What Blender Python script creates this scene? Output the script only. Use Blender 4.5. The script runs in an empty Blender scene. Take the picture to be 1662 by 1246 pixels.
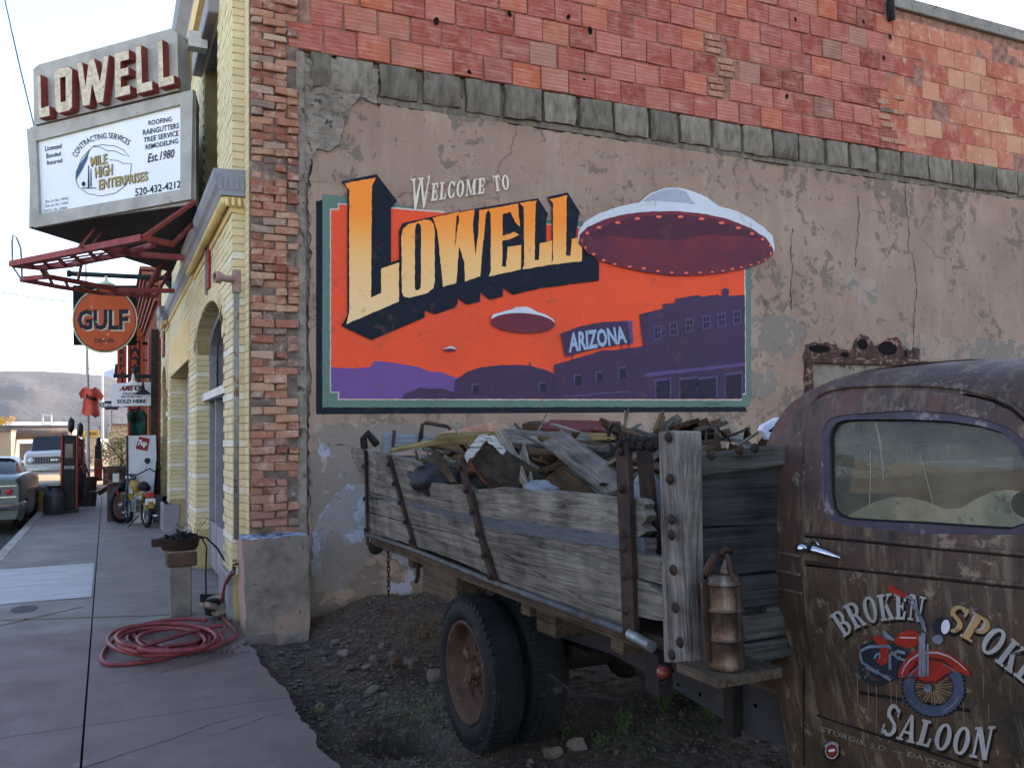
import bpy, bmesh, math, random
import numpy as np
from mathutils import Vector, Matrix, noise
from mathutils.geometry import tessellate_polygon

sc = bpy.context.scene
RND = random.Random(11)
rad = math.radians

# ------------------------------------------------------------------ camera
EYE = Vector((0, 0, 1.65))
FPX, CX, CY = 1407.0, 831.0, 623.0
CM = Matrix(((0.90576458, 0.00813721, 0.42370308),
             (-0.42341186, 0.05911061, 0.90400682),
             (-0.01768926, -0.99821827, 0.05698569)))   # columns: image right, image down, view direction
cam_d = bpy.data.cameras.new('camera')
cam = bpy.data.objects.new('camera', cam_d)
sc.collection.objects.link(cam)
rt, dn, fw = CM.col[0], CM.col[1], CM.col[2]
mw = Matrix.Identity(4)
for i in range(3):
    mw[i][0], mw[i][1], mw[i][2], mw[i][3] = rt[i], -dn[i], -fw[i], EYE[i]
cam.matrix_world = mw
cam_d.sensor_width = 36.0
cam_d.lens = FPX / 1662 * 36
cam_d.clip_end = 6000
cam_d.clip_start = 0.05
sc.camera = cam

# ------------------------------------------------------------------ light
SUN_EL, SUN_AZ = 21.0, 62.0        # azimuth clockwise from +Y (up the street) towards +X
world = bpy.data.worlds.new('World')
sc.world = world
world.use_nodes = True
nt = world.node_tree
bg = nt.nodes['Background']
sky = nt.nodes.new('ShaderNodeTexSky')
sky.sky_type = 'NISHITA'
sky.sun_disc = False
sky.sun_elevation = rad(SUN_EL)
sky.sun_rotation = rad(SUN_AZ)
sky.altitude = 1500
sky.air_density = 1.0
sky.dust_density = .6
sky.ozone_density = 0.8
nt.links.new(sky.outputs[0], bg.inputs[0])
bg.inputs[1].default_value = 0.15
sun_d = bpy.data.lights.new('sun', 'SUN')
sun_d.energy = 3.6
sun_d.angle = rad(0.5)
sun_d.color = (1.0, 0.93, 0.82)
sun = bpy.data.objects.new('sun', sun_d)
sc.collection.objects.link(sun)
sd = Vector((math.sin(rad(SUN_AZ)) * math.cos(rad(SUN_EL)), math.cos(rad(SUN_AZ)) * math.cos(rad(SUN_EL)), math.sin(rad(SUN_EL))))
sun.rotation_euler = sd.to_track_quat('Z', 'Y').to_euler()
sun.location = (0, 0, 30)
sc.view_settings.view_transform = 'Standard'
sc.view_settings.look = 'None'
sc.view_settings.gamma = 1
sc.view_settings.exposure = 2.08
sc.view_settings.use_white_balance = True      # camera balanced for open shade
sc.view_settings.white_balance_temperature = 7000
sc.view_settings.white_balance_tint = 15
sc.view_settings.use_curve_mapping = False
sc.cycles.max_bounces = 8

# ------------------------------------------------------------------ picking real positions
def ray(px, py):
    return (rt * ((px - CX) / FPX) + dn * ((py - CY) / FPX) + fw).normalized()
def at(px, py, ax, val):
    d = ray(px, py)
    return EYE + d * ((val - EYE[ax]) / d[ax])
def onX(X): return lambda u, v: at(u, v, 0, X)
def onY(Y): return lambda u, v: at(u, v, 1, Y)
def onZ(Z): return lambda u, v: at(u, v, 2, Z)
def onP(p, n):
    p, n = Vector(p), Vector(n)
    def f(u, v):
        d = ray(u, v)
        return EYE + d * ((p - EYE).dot(n) / d.dot(n))
    return f

# ------------------------------------------------------------------ materials
def hx(h, k=1.0):
    h = h.lstrip('#')
    o = []
    for i in (0, 2, 4):
        s = int(h[i:i+2], 16) / 255
        o.append((s / 12.92 if s <= 0.04045 else ((s + 0.055) / 1.055) ** 2.4) * k)
    return (o[0], o[1], o[2], 1)
MATS = {}
class NB:
    """small node builder"""
    def __init__(s, name):
        s.m = bpy.data.materials.new(name); s.m.use_nodes = True
        s.t = s.m.node_tree; s.b = s.t.nodes['Principled BSDF']
        s.obj = None
    def n(s, typ, **kw):
        nd = s.t.nodes.new(typ)
        for k, v in kw.items(): setattr(nd, k, v)
        return nd
    def l(s, a, b): s.t.links.new(a, b)
    def coord(s, stretch=(1, 1, 1), rot=(0, 0, 0), inst=True):
        tc = s.n('ShaderNodeTexCoord')
        src = tc.outputs['Object']
        if inst:
            oi = s.n('ShaderNodeObjectInfo')
            sc_ = s.n('ShaderNodeVectorMath', operation='SCALE'); sc_.inputs[3].default_value = 1.0
            s.l(oi.outputs['Location'], sc_.inputs[0])
            ad = s.n('ShaderNodeVectorMath', operation='ADD')
            s.l(src, ad.inputs[0]); s.l(sc_.outputs[0], ad.inputs[1]); src = ad.outputs[0]
        mp = s.n('ShaderNodeMapping')
        mp.inputs['Scale'].default_value = stretch
        mp.inputs['Rotation'].default_value = rot
        s.l(src, mp.inputs['Vector'])
        return mp.outputs[0]
    def noise(s, vec, scale, detail=6, rough=.6, dist=0):
        nd = s.n('ShaderNodeTexNoise')
        nd.inputs['Scale'].default_value = scale; nd.inputs['Detail'].default_value = detail
        nd.inputs['Roughness'].default_value = rough; nd.inputs['Distortion'].default_value = dist
        s.l(vec, nd.inputs['Vector']); return nd.outputs['Fac']
    def ramp(s, fac, stops, interp='LINEAR'):
        r = s.n('ShaderNodeValToRGB'); r.color_ramp.interpolation = interp
        e = r.color_ramp.elements
        while len(e) < len(stops): e.new(0.5)
        for i, (p, c) in enumerate(stops):
            e[i].position = p
            e[i].color = c if not isinstance(c, (int, float)) else (c, c, c, 1)
        s.l(fac, r.inputs[0]); return r.outputs[0]
    def mix(s, fac, a, b, mode='MIX'):
        m = s.n('ShaderNodeMixRGB', blend_type=mode)
        for i, v in ((0, fac), (1, a), (2, b)):
            if isinstance(v, (int, float)): m.inputs[i].default_value = v if i == 0 else (v, v, v, 1)
            elif isinstance(v, tuple): m.inputs[i].default_value = v
            else: s.l(v, m.inputs[i])
        return m.outputs[0]
    def math(s, op, a, b=0.0):
        m = s.n('ShaderNodeMath', operation=op)
        for i, v in ((0, a), (1, b)):
            if isinstance(v, (int, float)): m.inputs[i].default_value = v
            else: s.l(v, m.inputs[i])
        return m.outputs[0]
    def rnd(s, col, amt):
        oi = s.n('ShaderNodeObjectInfo')
        mr = s.n('ShaderNodeMapRange'); mr.inputs[3].default_value = 1 - amt; mr.inputs[4].default_value = 1 + amt
        s.l(oi.outputs['Random'], mr.inputs[0])
        hs = s.n('ShaderNodeHueSaturation')
        if isinstance(col, tuple): hs.inputs['Color'].default_value = col
        else: s.l(col, hs.inputs['Color'])
        s.l(mr.outputs[0], hs.inputs['Value']); return hs.outputs[0]
    def bump(s, h, strength, dist=.01):
        b = s.n('ShaderNodeBump'); b.inputs['Strength'].default_value = strength; b.inputs['Distance'].default_value = dist
        s.l(h, b.inputs['Height']); s.l(b.outputs[0], s.b.inputs['Normal'])
    def out(s, col, rough=.8, metal=0.0, spec=None):
        if isinstance(col, tuple): s.b.inputs['Base Color'].default_value = col
        else: s.l(col, s.b.inputs['Base Color'])
        if isinstance(rough, (int, float)): s.b.inputs['Roughness'].default_value = rough
        else: s.l(rough, s.b.inputs['Roughness'])
        s.b.inputs['Metallic'].default_value = metal
        if spec is None and not (isinstance(rough, (int, float)) and rough < .45): spec = .18
        if spec is not None: s.b.inputs['Specular IOR Level'].default_value = spec
        MATS[s.m.name] = s.m
        return s.m

def simple(name, c1, c2=None, scale=6, rough=.7, metal=0.0, bump=.15, bscale=60, rnd=0.0, stretch=(1, 1, 1), spot=None, spots=.62, sscale=9, bdist=.004):
    """two-tone procedural surface with optional spots of a third colour"""
    b = NB(name)
    v = b.coord(stretch)
    c2 = c2 or tuple([x * .72 for x in c1[:3]] + [1])
    col = b.ramp(b.noise(v, scale, 8, .65), [(.3, c2), (.68, c1)])
    if spot: col = b.mix(b.ramp(b.noise(v, sscale, 8, .7), [(spots, 0.0), (spots + .04, 1.0)]), col, spot)
    if rnd: col = b.rnd(col, rnd)
    b.bump(b.noise(v, bscale, 6, .7), bump, bdist)
    return b.out(col, rough, metal)

def wood(name, light, dark, axis='Y', scale=1.0, rnd=.25, bump=.9, rot=(0, 0, 0), contrast=(.33, .62)):
    """weathered wood: long streaks of grain with dark checks"""
    b = NB(name)
    st = {'X': (.9, 30, 30), 'Y': (30, .9, 30), 'Z': (30, 30, .9)}[axis]
    v = b.coord(tuple(x * scale for x in st), rot)
    big = b.coord((1, 1, 1))
    g1 = b.noise(v, 1.3, 8, .7, .35)
    g2 = b.noise(v, 4.0, 6, .7, .2)
    pt = b.noise(big, 4.0, 5, .6)
    h = b.math('ADD', b.math('MULTIPLY', g1, .55), b.math('MULTIPLY', g2, .45))
    h = b.math('ADD', h, b.math('MULTIPLY', b.math('SUBTRACT', pt, .5), .5))
    mid = tuple([(light[i] * .45 + dark[i] * .55) for i in range(3)] + [1])
    col = b.ramp(h, [(contrast[0], dark), (sum(contrast) / 2, mid), (contrast[1], light)])
    if rnd: col = b.rnd(col, rnd)
    b.bump(h, bump, .012)
    return b.out(col, .88)

# ------------------------------------------------------------------ mesh building
def link(o): sc.collection.objects.link(o); return o
def root_of(p):
    v = Vector((0, 0, 0))
    while p is not None:
        v = v + p.location; p = p.parent
    return v
def tag(o, label=None, cat=None, group=None, kind=None):
    if label: o['label'] = label
    if cat: o['category'] = cat
    if group: o['group'] = group
    if kind: o['kind'] = kind
    return o
def thing(name, label, cat, loc=(0, 0, 0), group=None, rz=0):
    o = link(bpy.data.objects.new(name, None))
    o.location = loc; o.rotation_euler = (0, 0, rz); o.empty_display_size = .1
    return tag(o, label, cat, group)
def mat(m): return MATS[m] if isinstance(m, str) else m
class MB:
    def __init__(s): s.v = []; s.f = []
    def add(s, vs, fs):
        k = len(s.v); s.v += [Vector(p) for p in vs]; s.f += [tuple(i + k for i in f) for f in fs]; return s
    def box(s, x0, x1, y0, y1, z0, z1):
        return s.add([(x0, y0, z0), (x1, y0, z0), (x1, y1, z0), (x0, y1, z0), (x0, y0, z1), (x1, y0, z1), (x1, y1, z1), (x0, y1, z1)],
                     [(0, 3, 2, 1), (4, 5, 6, 7), (0, 1, 5, 4), (1, 2, 6, 5), (2, 3, 7, 6), (3, 0, 4, 7)])
    def obox(s, c, a, b, d):
        """box round c with half-axis vectors a, b, d"""
        c, a, b, d = map(Vector, (c, a, b, d))
        return s.add([c-a-b-d, c+a-b-d, c+a+b-d, c-a+b-d, c-a-b+d, c+a-b+d, c+a+b+d, c-a+b+d],
                     [(0, 3, 2, 1), (4, 5, 6, 7), (0, 1, 5, 4), (1, 2, 6, 5), (2, 3, 7, 6), (3, 0, 4, 7)])
    def bar(s, p, q, w, h, up=(0, 0, 1)):
        p, q = Vector(p), Vector(q); d = q - p
        if d.length < 1e-6: return s
        up = Vector(up)
        side = d.cross(up)
        if side.length < 1e-4: side = d.cross(Vector((1, 0, 0)))
        side.normalize(); u2 = side.cross(d).normalized()
        return s.obox((p + q) / 2, d / 2, side * w / 2, u2 * h / 2)
    def tube(s, pts, r, seg=8, closed=False, cap=True):
        pts = [Vector(p) for p in pts]; n = len(pts); rs = r if isinstance(r, (list, tuple)) else [r] * n
        k = len(s.v); prev = None
        for i, p in enumerate(pts):
            a = pts[(i - 1) % n] if (closed or i > 0) else p
            c = pts[(i + 1) % n] if (closed or i < n - 1) else p
            d = (c - a); d = d.normalized() if d.length > 1e-9 else Vector((0, 0, 1))
            if prev is None:
                u = d.orthogonal().normalized()
            else:
                u = prev - d * prev.dot(d)
                u = u.normalized() if u.length > 1e-6 else d.orthogonal().normalized()
            prev = u; w = d.cross(u)
            for j in range(seg):
                t = 2 * math.pi * j / seg
                s.v.append(p + (u * math.cos(t) + w * math.sin(t)) * rs[i])
        for i in range(n if closed else n - 1):
            for j in range(seg):
                a = k + i * seg + j; b = k + i * seg + (j + 1) % seg
                c = k + ((i + 1) % n) * seg + (j + 1) % seg; d = k + ((i + 1) % n) * seg + j
                s.f.append((a, b, c, d))
        if cap and not closed:
            s.f.append(tuple(k + j for j in range(seg))[::-1]); s.f.append(tuple(k + (n - 1) * seg + j for j in range(seg)))
        return s
    def lathe(s, prof, o, axis=(0, 0, 1), seg=24, closed=False):
        """prof: (radius, distance along axis)"""
        o, ax = Vector(o), Vector(axis).normalized(); u = ax.orthogonal().normalized(); w = ax.cross(u)
        k = len(s.v); m = len(prof)
        for r, h in prof:
            for j in range(seg):
                t = 2 * math.pi * j / seg
                s.v.append(o + ax * h + (u * math.cos(t) + w * math.sin(t)) * max(r, 1e-4))
        for i in range(m if closed else m - 1):
            for j in range(seg):
                i2 = (i + 1) % m
                s.f.append((k + i * seg + j, k + i * seg + (j + 1) % seg, k + i2 * seg + (j + 1) % seg, k + i2 * seg + j))
        if not closed:
            s.f.append(tuple(k + j for j in range(seg))[::-1]); s.f.append(tuple(k + (m - 1) * seg + j for j in range(seg)))
        return s
    def prism(s, pts, vec):
        pts = [Vector(p) for p in pts]; vec = Vector(vec); n = len(pts); k = len(s.v)
        s.v += pts + [p + vec for p in pts]
        for t in tessellate_polygon([pts]):
            s.f.append((k + t[0], k + t[1], k + t[2])); s.f.append((k + n + t[2], k + n + t[1], k + n + t[0]))
        for i in range(n):
            j = (i + 1) % n; s.f.append((k + i, k + j, k + n + j, k + n + i))
        return s
    def grid(s, nu, nv, fn, closeu=False):
        k = len(s.v)
        for i in range(nu):
            for j in range(nv): s.v.append(Vector(fn(i, j)))
        for i in range(nu if closeu else nu - 1):
            for j in range(nv - 1):
                i2 = (i + 1) % nu
                s.f.append((k + i * nv + j, k + i2 * nv + j, k + i2 * nv + j + 1, k + i * nv + j + 1))
        return s
    def mesh(s, name, off=None, smooth=False, bev=0):
        off = off or Vector((0, 0, 0))
        me = bpy.data.meshes.new(name)
        me.from_pydata([tuple(p - off) for p in s.v], [], s.f)
        bm = bmesh.new(); bm.from_mesh(me)
        bmesh.ops.recalc_face_normals(bm, faces=bm.faces)
        if bev:
            es = [e for e in bm.edges if len(e.link_faces) == 2 and e.calc_face_angle(0) > .6]
            try: bmesh.ops.bevel(bm, geom=es, offset=bev, segments=1, affect='EDGES', clamp_overlap=True)
            except Exception: pass
        bm.to_mesh(me); bm.free()
        if smooth:
            me.polygons.foreach_set('use_smooth', [True] * len(me.polygons))
        return me
    def build(s, name, m, parent=None, smooth=False, bev=0, label=None, cat=None, group=None, kind=None, loc=None, auto=False):
        off = root_of(parent) if parent is not None else Vector((0, 0, 0))
        if loc is not None: off = off * 0 + Vector(loc)
        me = s.mesh(name, off, smooth, bev)
        me.materials.append(mat(m))
        o = link(bpy.data.objects.new(name, me))
        if parent is not None: o.parent = parent
        if loc is not None: o.location = Vector(loc) - (root_of(parent) if parent is not None else Vector((0, 0, 0)))
        if auto and smooth:
            me.set_sharp_from_angle(angle=rad(38))
        return tag(o, label, cat, group, kind)
def inst(me, name, parent=None, loc=(0, 0, 0), rot=(0, 0, 0), scl=(1, 1, 1), m=None):
    o = link(bpy.data.objects.new(name, me))
    o.parent = parent
    o.location = Vector(loc) - (root_of(parent) if parent is not None else Vector((0, 0, 0)))
    o.rotation_euler = rot; o.scale = scl
    return o
def copy_tree(o, parent=None):
    c = link(o.copy())
    if parent is not None: c.parent = parent
    for ch in list(o.children): copy_tree(ch, c)
    return c

def cut_poly(loops, step):
    """flat polygon with holes, cut into a grid so it can follow a curved surface; returns (2d verts, faces)"""
    vs = [Vector((p[0], p[1], 0)) for lp in loops for p in lp]
    tr = tessellate_polygon([[Vector((p[0], p[1], 0)) for p in lp] for lp in loops])
    if not step: return vs, tr
    bm = bmesh.new(); bv = [bm.verts.new(p) for p in vs]
    for t in tr:
        try: bm.faces.new([bv[i] for i in t])
        except ValueError: pass
    xs = [p.x for p in vs]; ys = [p.y for p in vs]
    for ax, lo, hi in ((0, min(xs), max(xs)), (1, min(ys), max(ys))):
        c = lo + step * .5
        while c < hi:
            no = (1, 0, 0) if ax == 0 else (0, 1, 0); co = (c, 0, 0) if ax == 0 else (0, c, 0)
            bmesh.ops.bisect_plane(bm, geom=bm.verts[:] + bm.edges[:] + bm.faces[:], plane_co=co, plane_no=no)
            c += step
    bm.verts.index_update()
    v2 = [p.co.copy() for p in bm.verts]; f2 = [tuple(x.index for x in f.verts) for f in bm.faces]
    bm.free(); return v2, f2
def patch(name, loops, fn, m, parent=None, off=(0, 0, 0), step=0, thick=None, smooth=False, **kw):
    """polygon (2D loops) mapped by fn(u, v) to 3D; off lifts it, thick = vector towards its back"""
    if not isinstance(loops[0][0], (tuple, list)): loops = [loops]
    v2, f2 = cut_poly(loops, step)
    off = Vector(off)
    mb = MB()
    P = [fn(p.x, p.y) + off for p in v2]
    n = len(P)
    mb.v = list(P); mb.f = [tuple(f) for f in f2]
    if thick is not None:
        th = Vector(thick)
        mb.v += [p + th for p in P]
        cnt = {}
        for f in f2:
            for i in range(len(f)):
                a, b = f[i], f[(i + 1) % len(f)]
                cnt.setdefault((min(a, b), max(a, b)), []).append((a, b))
        mb.f += [tuple(i + n for i in f[::-1]) for f in f2]
        for k_, es in cnt.items():
            if len(es) == 1:
                a, b = es[0]; mb.f.append((a, b, b + n, a + n))
    return mb.build(name, m, parent, smooth=smooth, **kw)
def chop(pts, step, amp, seed=0, close=True):
    """make an outline ragged"""
    r = random.Random(seed); out = []
    n = len(pts)
    for i in range(n if close else n - 1):
        a, b = Vector(pts[i] + (0,)), Vector(pts[(i + 1) % n] + (0,)); d = (b - a); k = max(1, int(d.length / step))
        nn = Vector((-d.y, d.x, 0)).normalized() if d.length > 0 else Vector()
        for j in range(k):
            p = a + d * (j / k) + nn * (r.uniform(-amp, amp) if j else 0)
            out.append((p.x, p.y))
    return out
def ell(cx, cy, rx, ry, n=40, a0=0, a1=360, rot=0):
    full = abs(a1 - a0) >= 360
    o = []
    cr, sr = math.cos(rad(rot)), math.sin(rad(rot))
    for i in range(n if full else n + 1):
        t = rad(a0 + (a1 - a0) * i / n); x, y = rx * math.cos(t), ry * math.sin(t)
        o.append((cx + x * cr - y * sr, cy + x * sr + y * cr))
    return o

# ------------------------------------------------------------------ lettering
_tc = {}
def text_geo(s, bold=0.0, spacing=1.0):
    key = (s, bold, spacing)
    if key in _tc: return _tc[key]
    cu = bpy.data.curves.new('t', 'FONT'); cu.body = s; cu.size = 1; cu.offset = bold; cu.space_character = spacing; cu.resolution_u = 2
    o = link(bpy.data.objects.new('t', cu))
    dg = bpy.context.evaluated_depsgraph_get(); dg.update()
    me = bpy.data.meshes.new_from_object(o.evaluated_get(dg))
    vs = [v.co.copy() for v in me.vertices]; fs = [tuple(p.vertices) for p in me.polygons]
    bpy.data.objects.remove(o); bpy.data.curves.remove(cu); bpy.data.meshes.remove(me)
    if vs:
        x0 = min(v.x for v in vs); x1 = max(v.x for v in vs); y0 = min(v.y for v in vs); y1 = max(v.y for v in vs)
        vs = [((v.x - x0) / (x1 - x0), (v.y - y0) / (y1 - y0)) for v in vs]
    _tc[key] = (vs, fs); return vs, fs
def quad(tl, tr, br, bl):
    def w(u, v):
        a = (tl[0] + (tr[0] - tl[0]) * u, tl[1] + (tr[1] - tl[1]) * u); b = (bl[0] + (br[0] - bl[0]) * u, bl[1] + (br[1] - bl[1]) * u)
        return (b[0] + (a[0] - b[0]) * v, b[1] + (a[1] - b[1]) * v)
    return w
def arc(pts, h):
    """baseline through pts (pixels), letter height h (number or list); letters stand square on the line"""
    P = [Vector(p + (0,)) for p in pts]; L = [0]
    for i in range(1, len(P)): L.append(L[-1] + (P[i] - P[i-1]).length)
    def w(u, v):
        t = u * L[-1]; i = 1
        while i < len(P) - 1 and t > L[i]: i += 1
        k = (t - L[i-1]) / (L[i] - L[i-1]); p = P[i-1].lerp(P[i], k)
        def dr(i_): 
            a = P[max(0, i_-1)]; b = P[min(len(P)-1, i_+1)]; return (b - a).normalized()
        d = dr(i-1).lerp(dr(i), k).normalized(); nn = Vector((d.y, -d.x, 0))
        hh = h if isinstance(h, (int, float)) else h[i-1] + (h[i] - h[i-1]) * k
        q = p + nn * (v * hh); return (q.x, q.y)
    return w
def write(name, s, warp, fn, m, parent, off=(0, 0, 0), bold=0.0, spacing=1.0, **kw):
    vs, fs = text_geo(s, bold, spacing); off = Vector(off)
    mb = MB(); mb.v = [fn(*warp(u, v)) + off for u, v in vs]; mb.f = list(fs)
    return mb.build(name, m, parent, **kw)

# Western slab letters: polygons in a cell of height 1; returned as (width, [loops...])
def _ring(cx, cy, rx, ry, tx, ty, a0, a1, n=18):
    o = [(cx + rx * math.cos(rad(a0 + (a1 - a0) * i / n)), cy + ry * math.sin(rad(a0 + (a1 - a0) * i / n))) for i in range(n + 1)]
    q = [(cx + (rx - tx) * math.cos(rad(a0 + (a1 - a0) * i / n)), cy + (ry - ty) * math.sin(rad(a0 + (a1 - a0) * i / n))) for i in range(n + 1)]
    return o + q[::-1]
def _r(x0, y0, x1, y1): return [(x0, y0), (x1, y0), (x1, y1), (x0, y1)]
def _serif(x0, x1, y, h): return [(x0, y), (x1, y), (x1 - .02, y + h), (x0 + .02, y + h)]
GL = {
 'L': (.62, [_r(.1, .05, .3, .95), _r(.02, .0, .56, .1), _r(.02, .9, .4, 1), [(.44, .08), (.56, .08), (.6, .34), (.5, .34)]]),
 'E': (.64, [_r(.1, .05, .3, .95), _r(.02, .0, .56, .1), _r(.02, .9, .56, 1), [(.44, .08), (.56, .08), (.6, .32), (.5, .32)], [(.46, .92), (.56, .92), (.58, .7), (.48, .7)], _r(.28, .46, .44, .55), _r(.4, .36, .47, .65)]),
 'O': (.72, [_ring(.36, .5, .33, .51, .19, .1, 0, 180), _ring(.36, .5, .33, .51, .19, .1, 180, 360)]),
 'C': (.66, [_ring(.36, .5, .33, .51, .19, .1, 40, 320), [(.56, .98), (.62, .98), (.62, .68), (.55, .68), (.5, .82)], [(.56, .02), (.62, .1), (.62, .32), (.55, .32), (.5, .18)]]),
 'K': (.78, [_r(.1, .05, .3, .95), _r(.02, .0, .4, .09), _r(.02, .91, .4, 1), [(.28, .42), (.34, .56), (.66, .93), (.54, .93)], [(.34, .52), (.48, .64), (.76, .08), (.54, .08)], _r(.46, 0, .8, .09), _r(.48, .91, .76, 1)]),
 'N': (.86, [_r(.12, .05, .22, .95), [(.1, .95), (.32, .95), (.74, .05), (.54, .05)], _r(.64, .05, .74, .95), _r(.02, 0, .34, .08), _r(.02, .92, .3, 1), _r(.54, .92, .84, 1), _r(.56, 0, .76, .06)]),
 'R': (.76, [_r(.1, .05, .3, .95), _r(.02, 0, .4, .09), _r(.02, .91, .42, 1), _ring(.38, .72, .28, .28, .17, .1, -90, 90), _r(.28, .44, .4, .53), [(.36, .46), (.5, .5), (.74, .06), (.54, .06)], _r(.52, 0, .78, .09)]),
 'B': (.72, [_r(.1, .05, .3, .95), _r(.02, 0, .42, .09), _r(.02, .91, .42, 1), _ring(.38, .73, .26, .27, .16, .1, -90, 90), _ring(.38, .27, .31, .27, .18, .1, -90, 90), _r(.28, .46, .4, .54)]),
 'P': (.68, [_r(.1, .05, .3, .95), _r(.02, 0, .42, .09), _r(.02, .91, .42, 1), _ring(.38, .7, .27, .3, .16, .1, -90, 90), _r(.28, .4, .4, .49)]),
 'S': (.62, [_ring(.31, .73, .28, .28, .15, .11, 30, 230), _ring(.31, .27, .29, .28, .16, .11, -150, 50), [(.1, .62), (.22, .5), (.53, .34), (.5, .48), (.22, .66)], _r(.5, .7, .56, .98), _r(.04, .02, .1, .32)]),
 'A': (.78, [[(.34, 1), (.46, 1), (.74, .05), (.54, .05)], [(.34, 1), (.42, 1), (.2, .05), (.1, .05)], _r(.24, .28, .56, .37), _r(.02, 0, .3, .08), _r(.46, 0, .8, .08)]),
 'W': (1.02, [[(.06, .95), (.26, .95), (.4, .1), (.32, 0)], [(.32, 0), (.4, .0), (.54, .9), (.46, .9)], [(.42, .95), (.6, .95), (.74, .1), (.66, 0)], [(.66, 0), (.74, 0), (.94, .95), (.86, .95)], _r(0, .92, .32, 1), _r(.38, .92, .66, 1), _r(.76, .92, 1.02, 1)]),
 'M': (.98, [_r(.12, .05, .2, .95), [(.12, .95), (.32, .95), (.54, .1), (.46, 0)], [(.46, 0), (.54, .1), (.74, .95), (.66, .95)], _r(.66, .05, .86, .95), _r(.02, 0, .3, .08), _r(.02, .92, .26, 1), _r(.56, 0, .96, .08), _r(.74, .92, .96, 1)]),
 'T': (.7, [_r(.24, .05, .44, .95), _r(.12, 0, .56, .08), _r(.03, .9, .65, 1), [(.03, .92), (.1, .92), (.06, .68), (.0, .68)], [(.58, .92), (.65, .92), (.68, .68), (.62, .68)]]),
}
def slab(name, s, warp, fn, m, parent, off, lift, gap=.06, big=None, **kw):
    """s in slab letters through warp; first letter may be taller (big = (scale, drop))"""
    W = sum((GL[c][0] * (big[0] if (big and i in big[2]) else 1) if c != ' ' else .35) + gap for i, c in enumerate(s)) - gap
    x = 0; mb = MB(); off = Vector(off); lift = Vector(lift)
    for i, c in enumerate(s):
        if c == ' ': x += .35 + gap; continue
        w, polys = GL[c]; k = 1; dy = 0
        if big and i in big[2]: k, dy = big[0], big[1]
        for j, lp in enumerate(polys):
            v2, f2 = cut_poly([lp], 0.25)
            n = len(mb.v)
            mb.v += [fn(*warp((x + p.x * k) / W, p.y * k + dy)) + off + lift * j for p in v2]
            mb.f += [tuple(a + n for a in f) for f in f2]
        x += w * k + gap
    return mb.build(name, m, parent, **kw)
# ================================================================== materials
simple('asphalt', hx('#4b4a49'), hx('#3a3939'), 30, .9, bump=.4, bscale=200)
simple('far_ground', hx('#b39a78'), hx('#8d7656'), .3, .95, bump=.3, bscale=3, spot=hx('#6c6450'), spots=.6, sscale=.15)
simple('kerb_paint', hx('#b9b6ad'), hx('#7d7a74'), 4, .85, spot=hx('#55524e'), spots=.58)
simple('concrete', hx('#8f8880'), hx('#6b655e'), 3, .9, bump=.5, bscale=40, spot=hx('#56514b'), spots=.6, rnd=.08)
simple('rough_concrete', hx('#9a8c7e'), hx('#5f554b'), 5, .95, bump=1.0, bscale=22, spot=hx('#4a423b'), spots=.57, bdist=.02)
simple('grey_cement', hx('#857a6c'), hx('#544b41'), 6, .92, bump=.7, bscale=30, rnd=.22, spot=hx('#a59c90'), spots=.66, stretch=(2.2, 2.2, .7), bdist=.01)
simple('mortar', hx('#a5796a'), hx('#5f3f36'), 9, .95, bump=.6, bscale=50)
simple('dark_mortar', hx('#8b7568'), hx('#4f423a'), 9, .95, bump=1, bscale=40, spot=hx('#a89788'), spots=.6, bdist=.015)
simple('cream_mortar', hx('#b8a578'), hx('#958158'), 9, .9, bump=.3)
simple('yellow_paint_brick', hx('#dac9a0'), hx('#cab589'), 7, .7, rnd=.07, bump=.3, bscale=80)
simple('skylit_paint_brick', hx('#e6d9ae'), hx('#d6c491'), 7, .7, rnd=.06, bump=.3, bscale=80)  # paler copy of the yellow brick; grazing sky light put into its colour
simple('white_paint_brick', hx('#e4dcc8'), hx('#cfc4ac'), 7, .7, bump=.3, bscale=80)
simple('yellow_trim', hx('#e3c78a'), hx('#cfb072'), 3, .65, bump=.1)
simple('cream_trim', hx('#e8dcb6'), hx('#d9cba0'), 2, .65, bump=.1)
simple('grey_trim', hx('#8f8f92'), hx('#7b7b7f'), 5, .6, bump=.15)
simple('white_trim', hx('#d9d7cf'), hx('#bfbcb2'), 5, .6, bump=.1)
simple('red_trim', hx('#a3343a'), hx('#7d2a2e'), 5, .6)
simple('black', hx('#191a1d'), hx('#101113'), 8, .7)
simple('dark_hole', hx('#14110f'), hx('#0b0908'), 8, 1.0)
simple('brown_brick_wall', hx('#8c4a38'), hx('#6e3628'), 6, .9, rnd=.15)
simple('orange_post', hx('#b0552c'), hx('#8d4020'), 4, .7)
simple('pink_cornice', hx('#a5675c'), hx('#874f46'), 4, .8)

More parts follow.
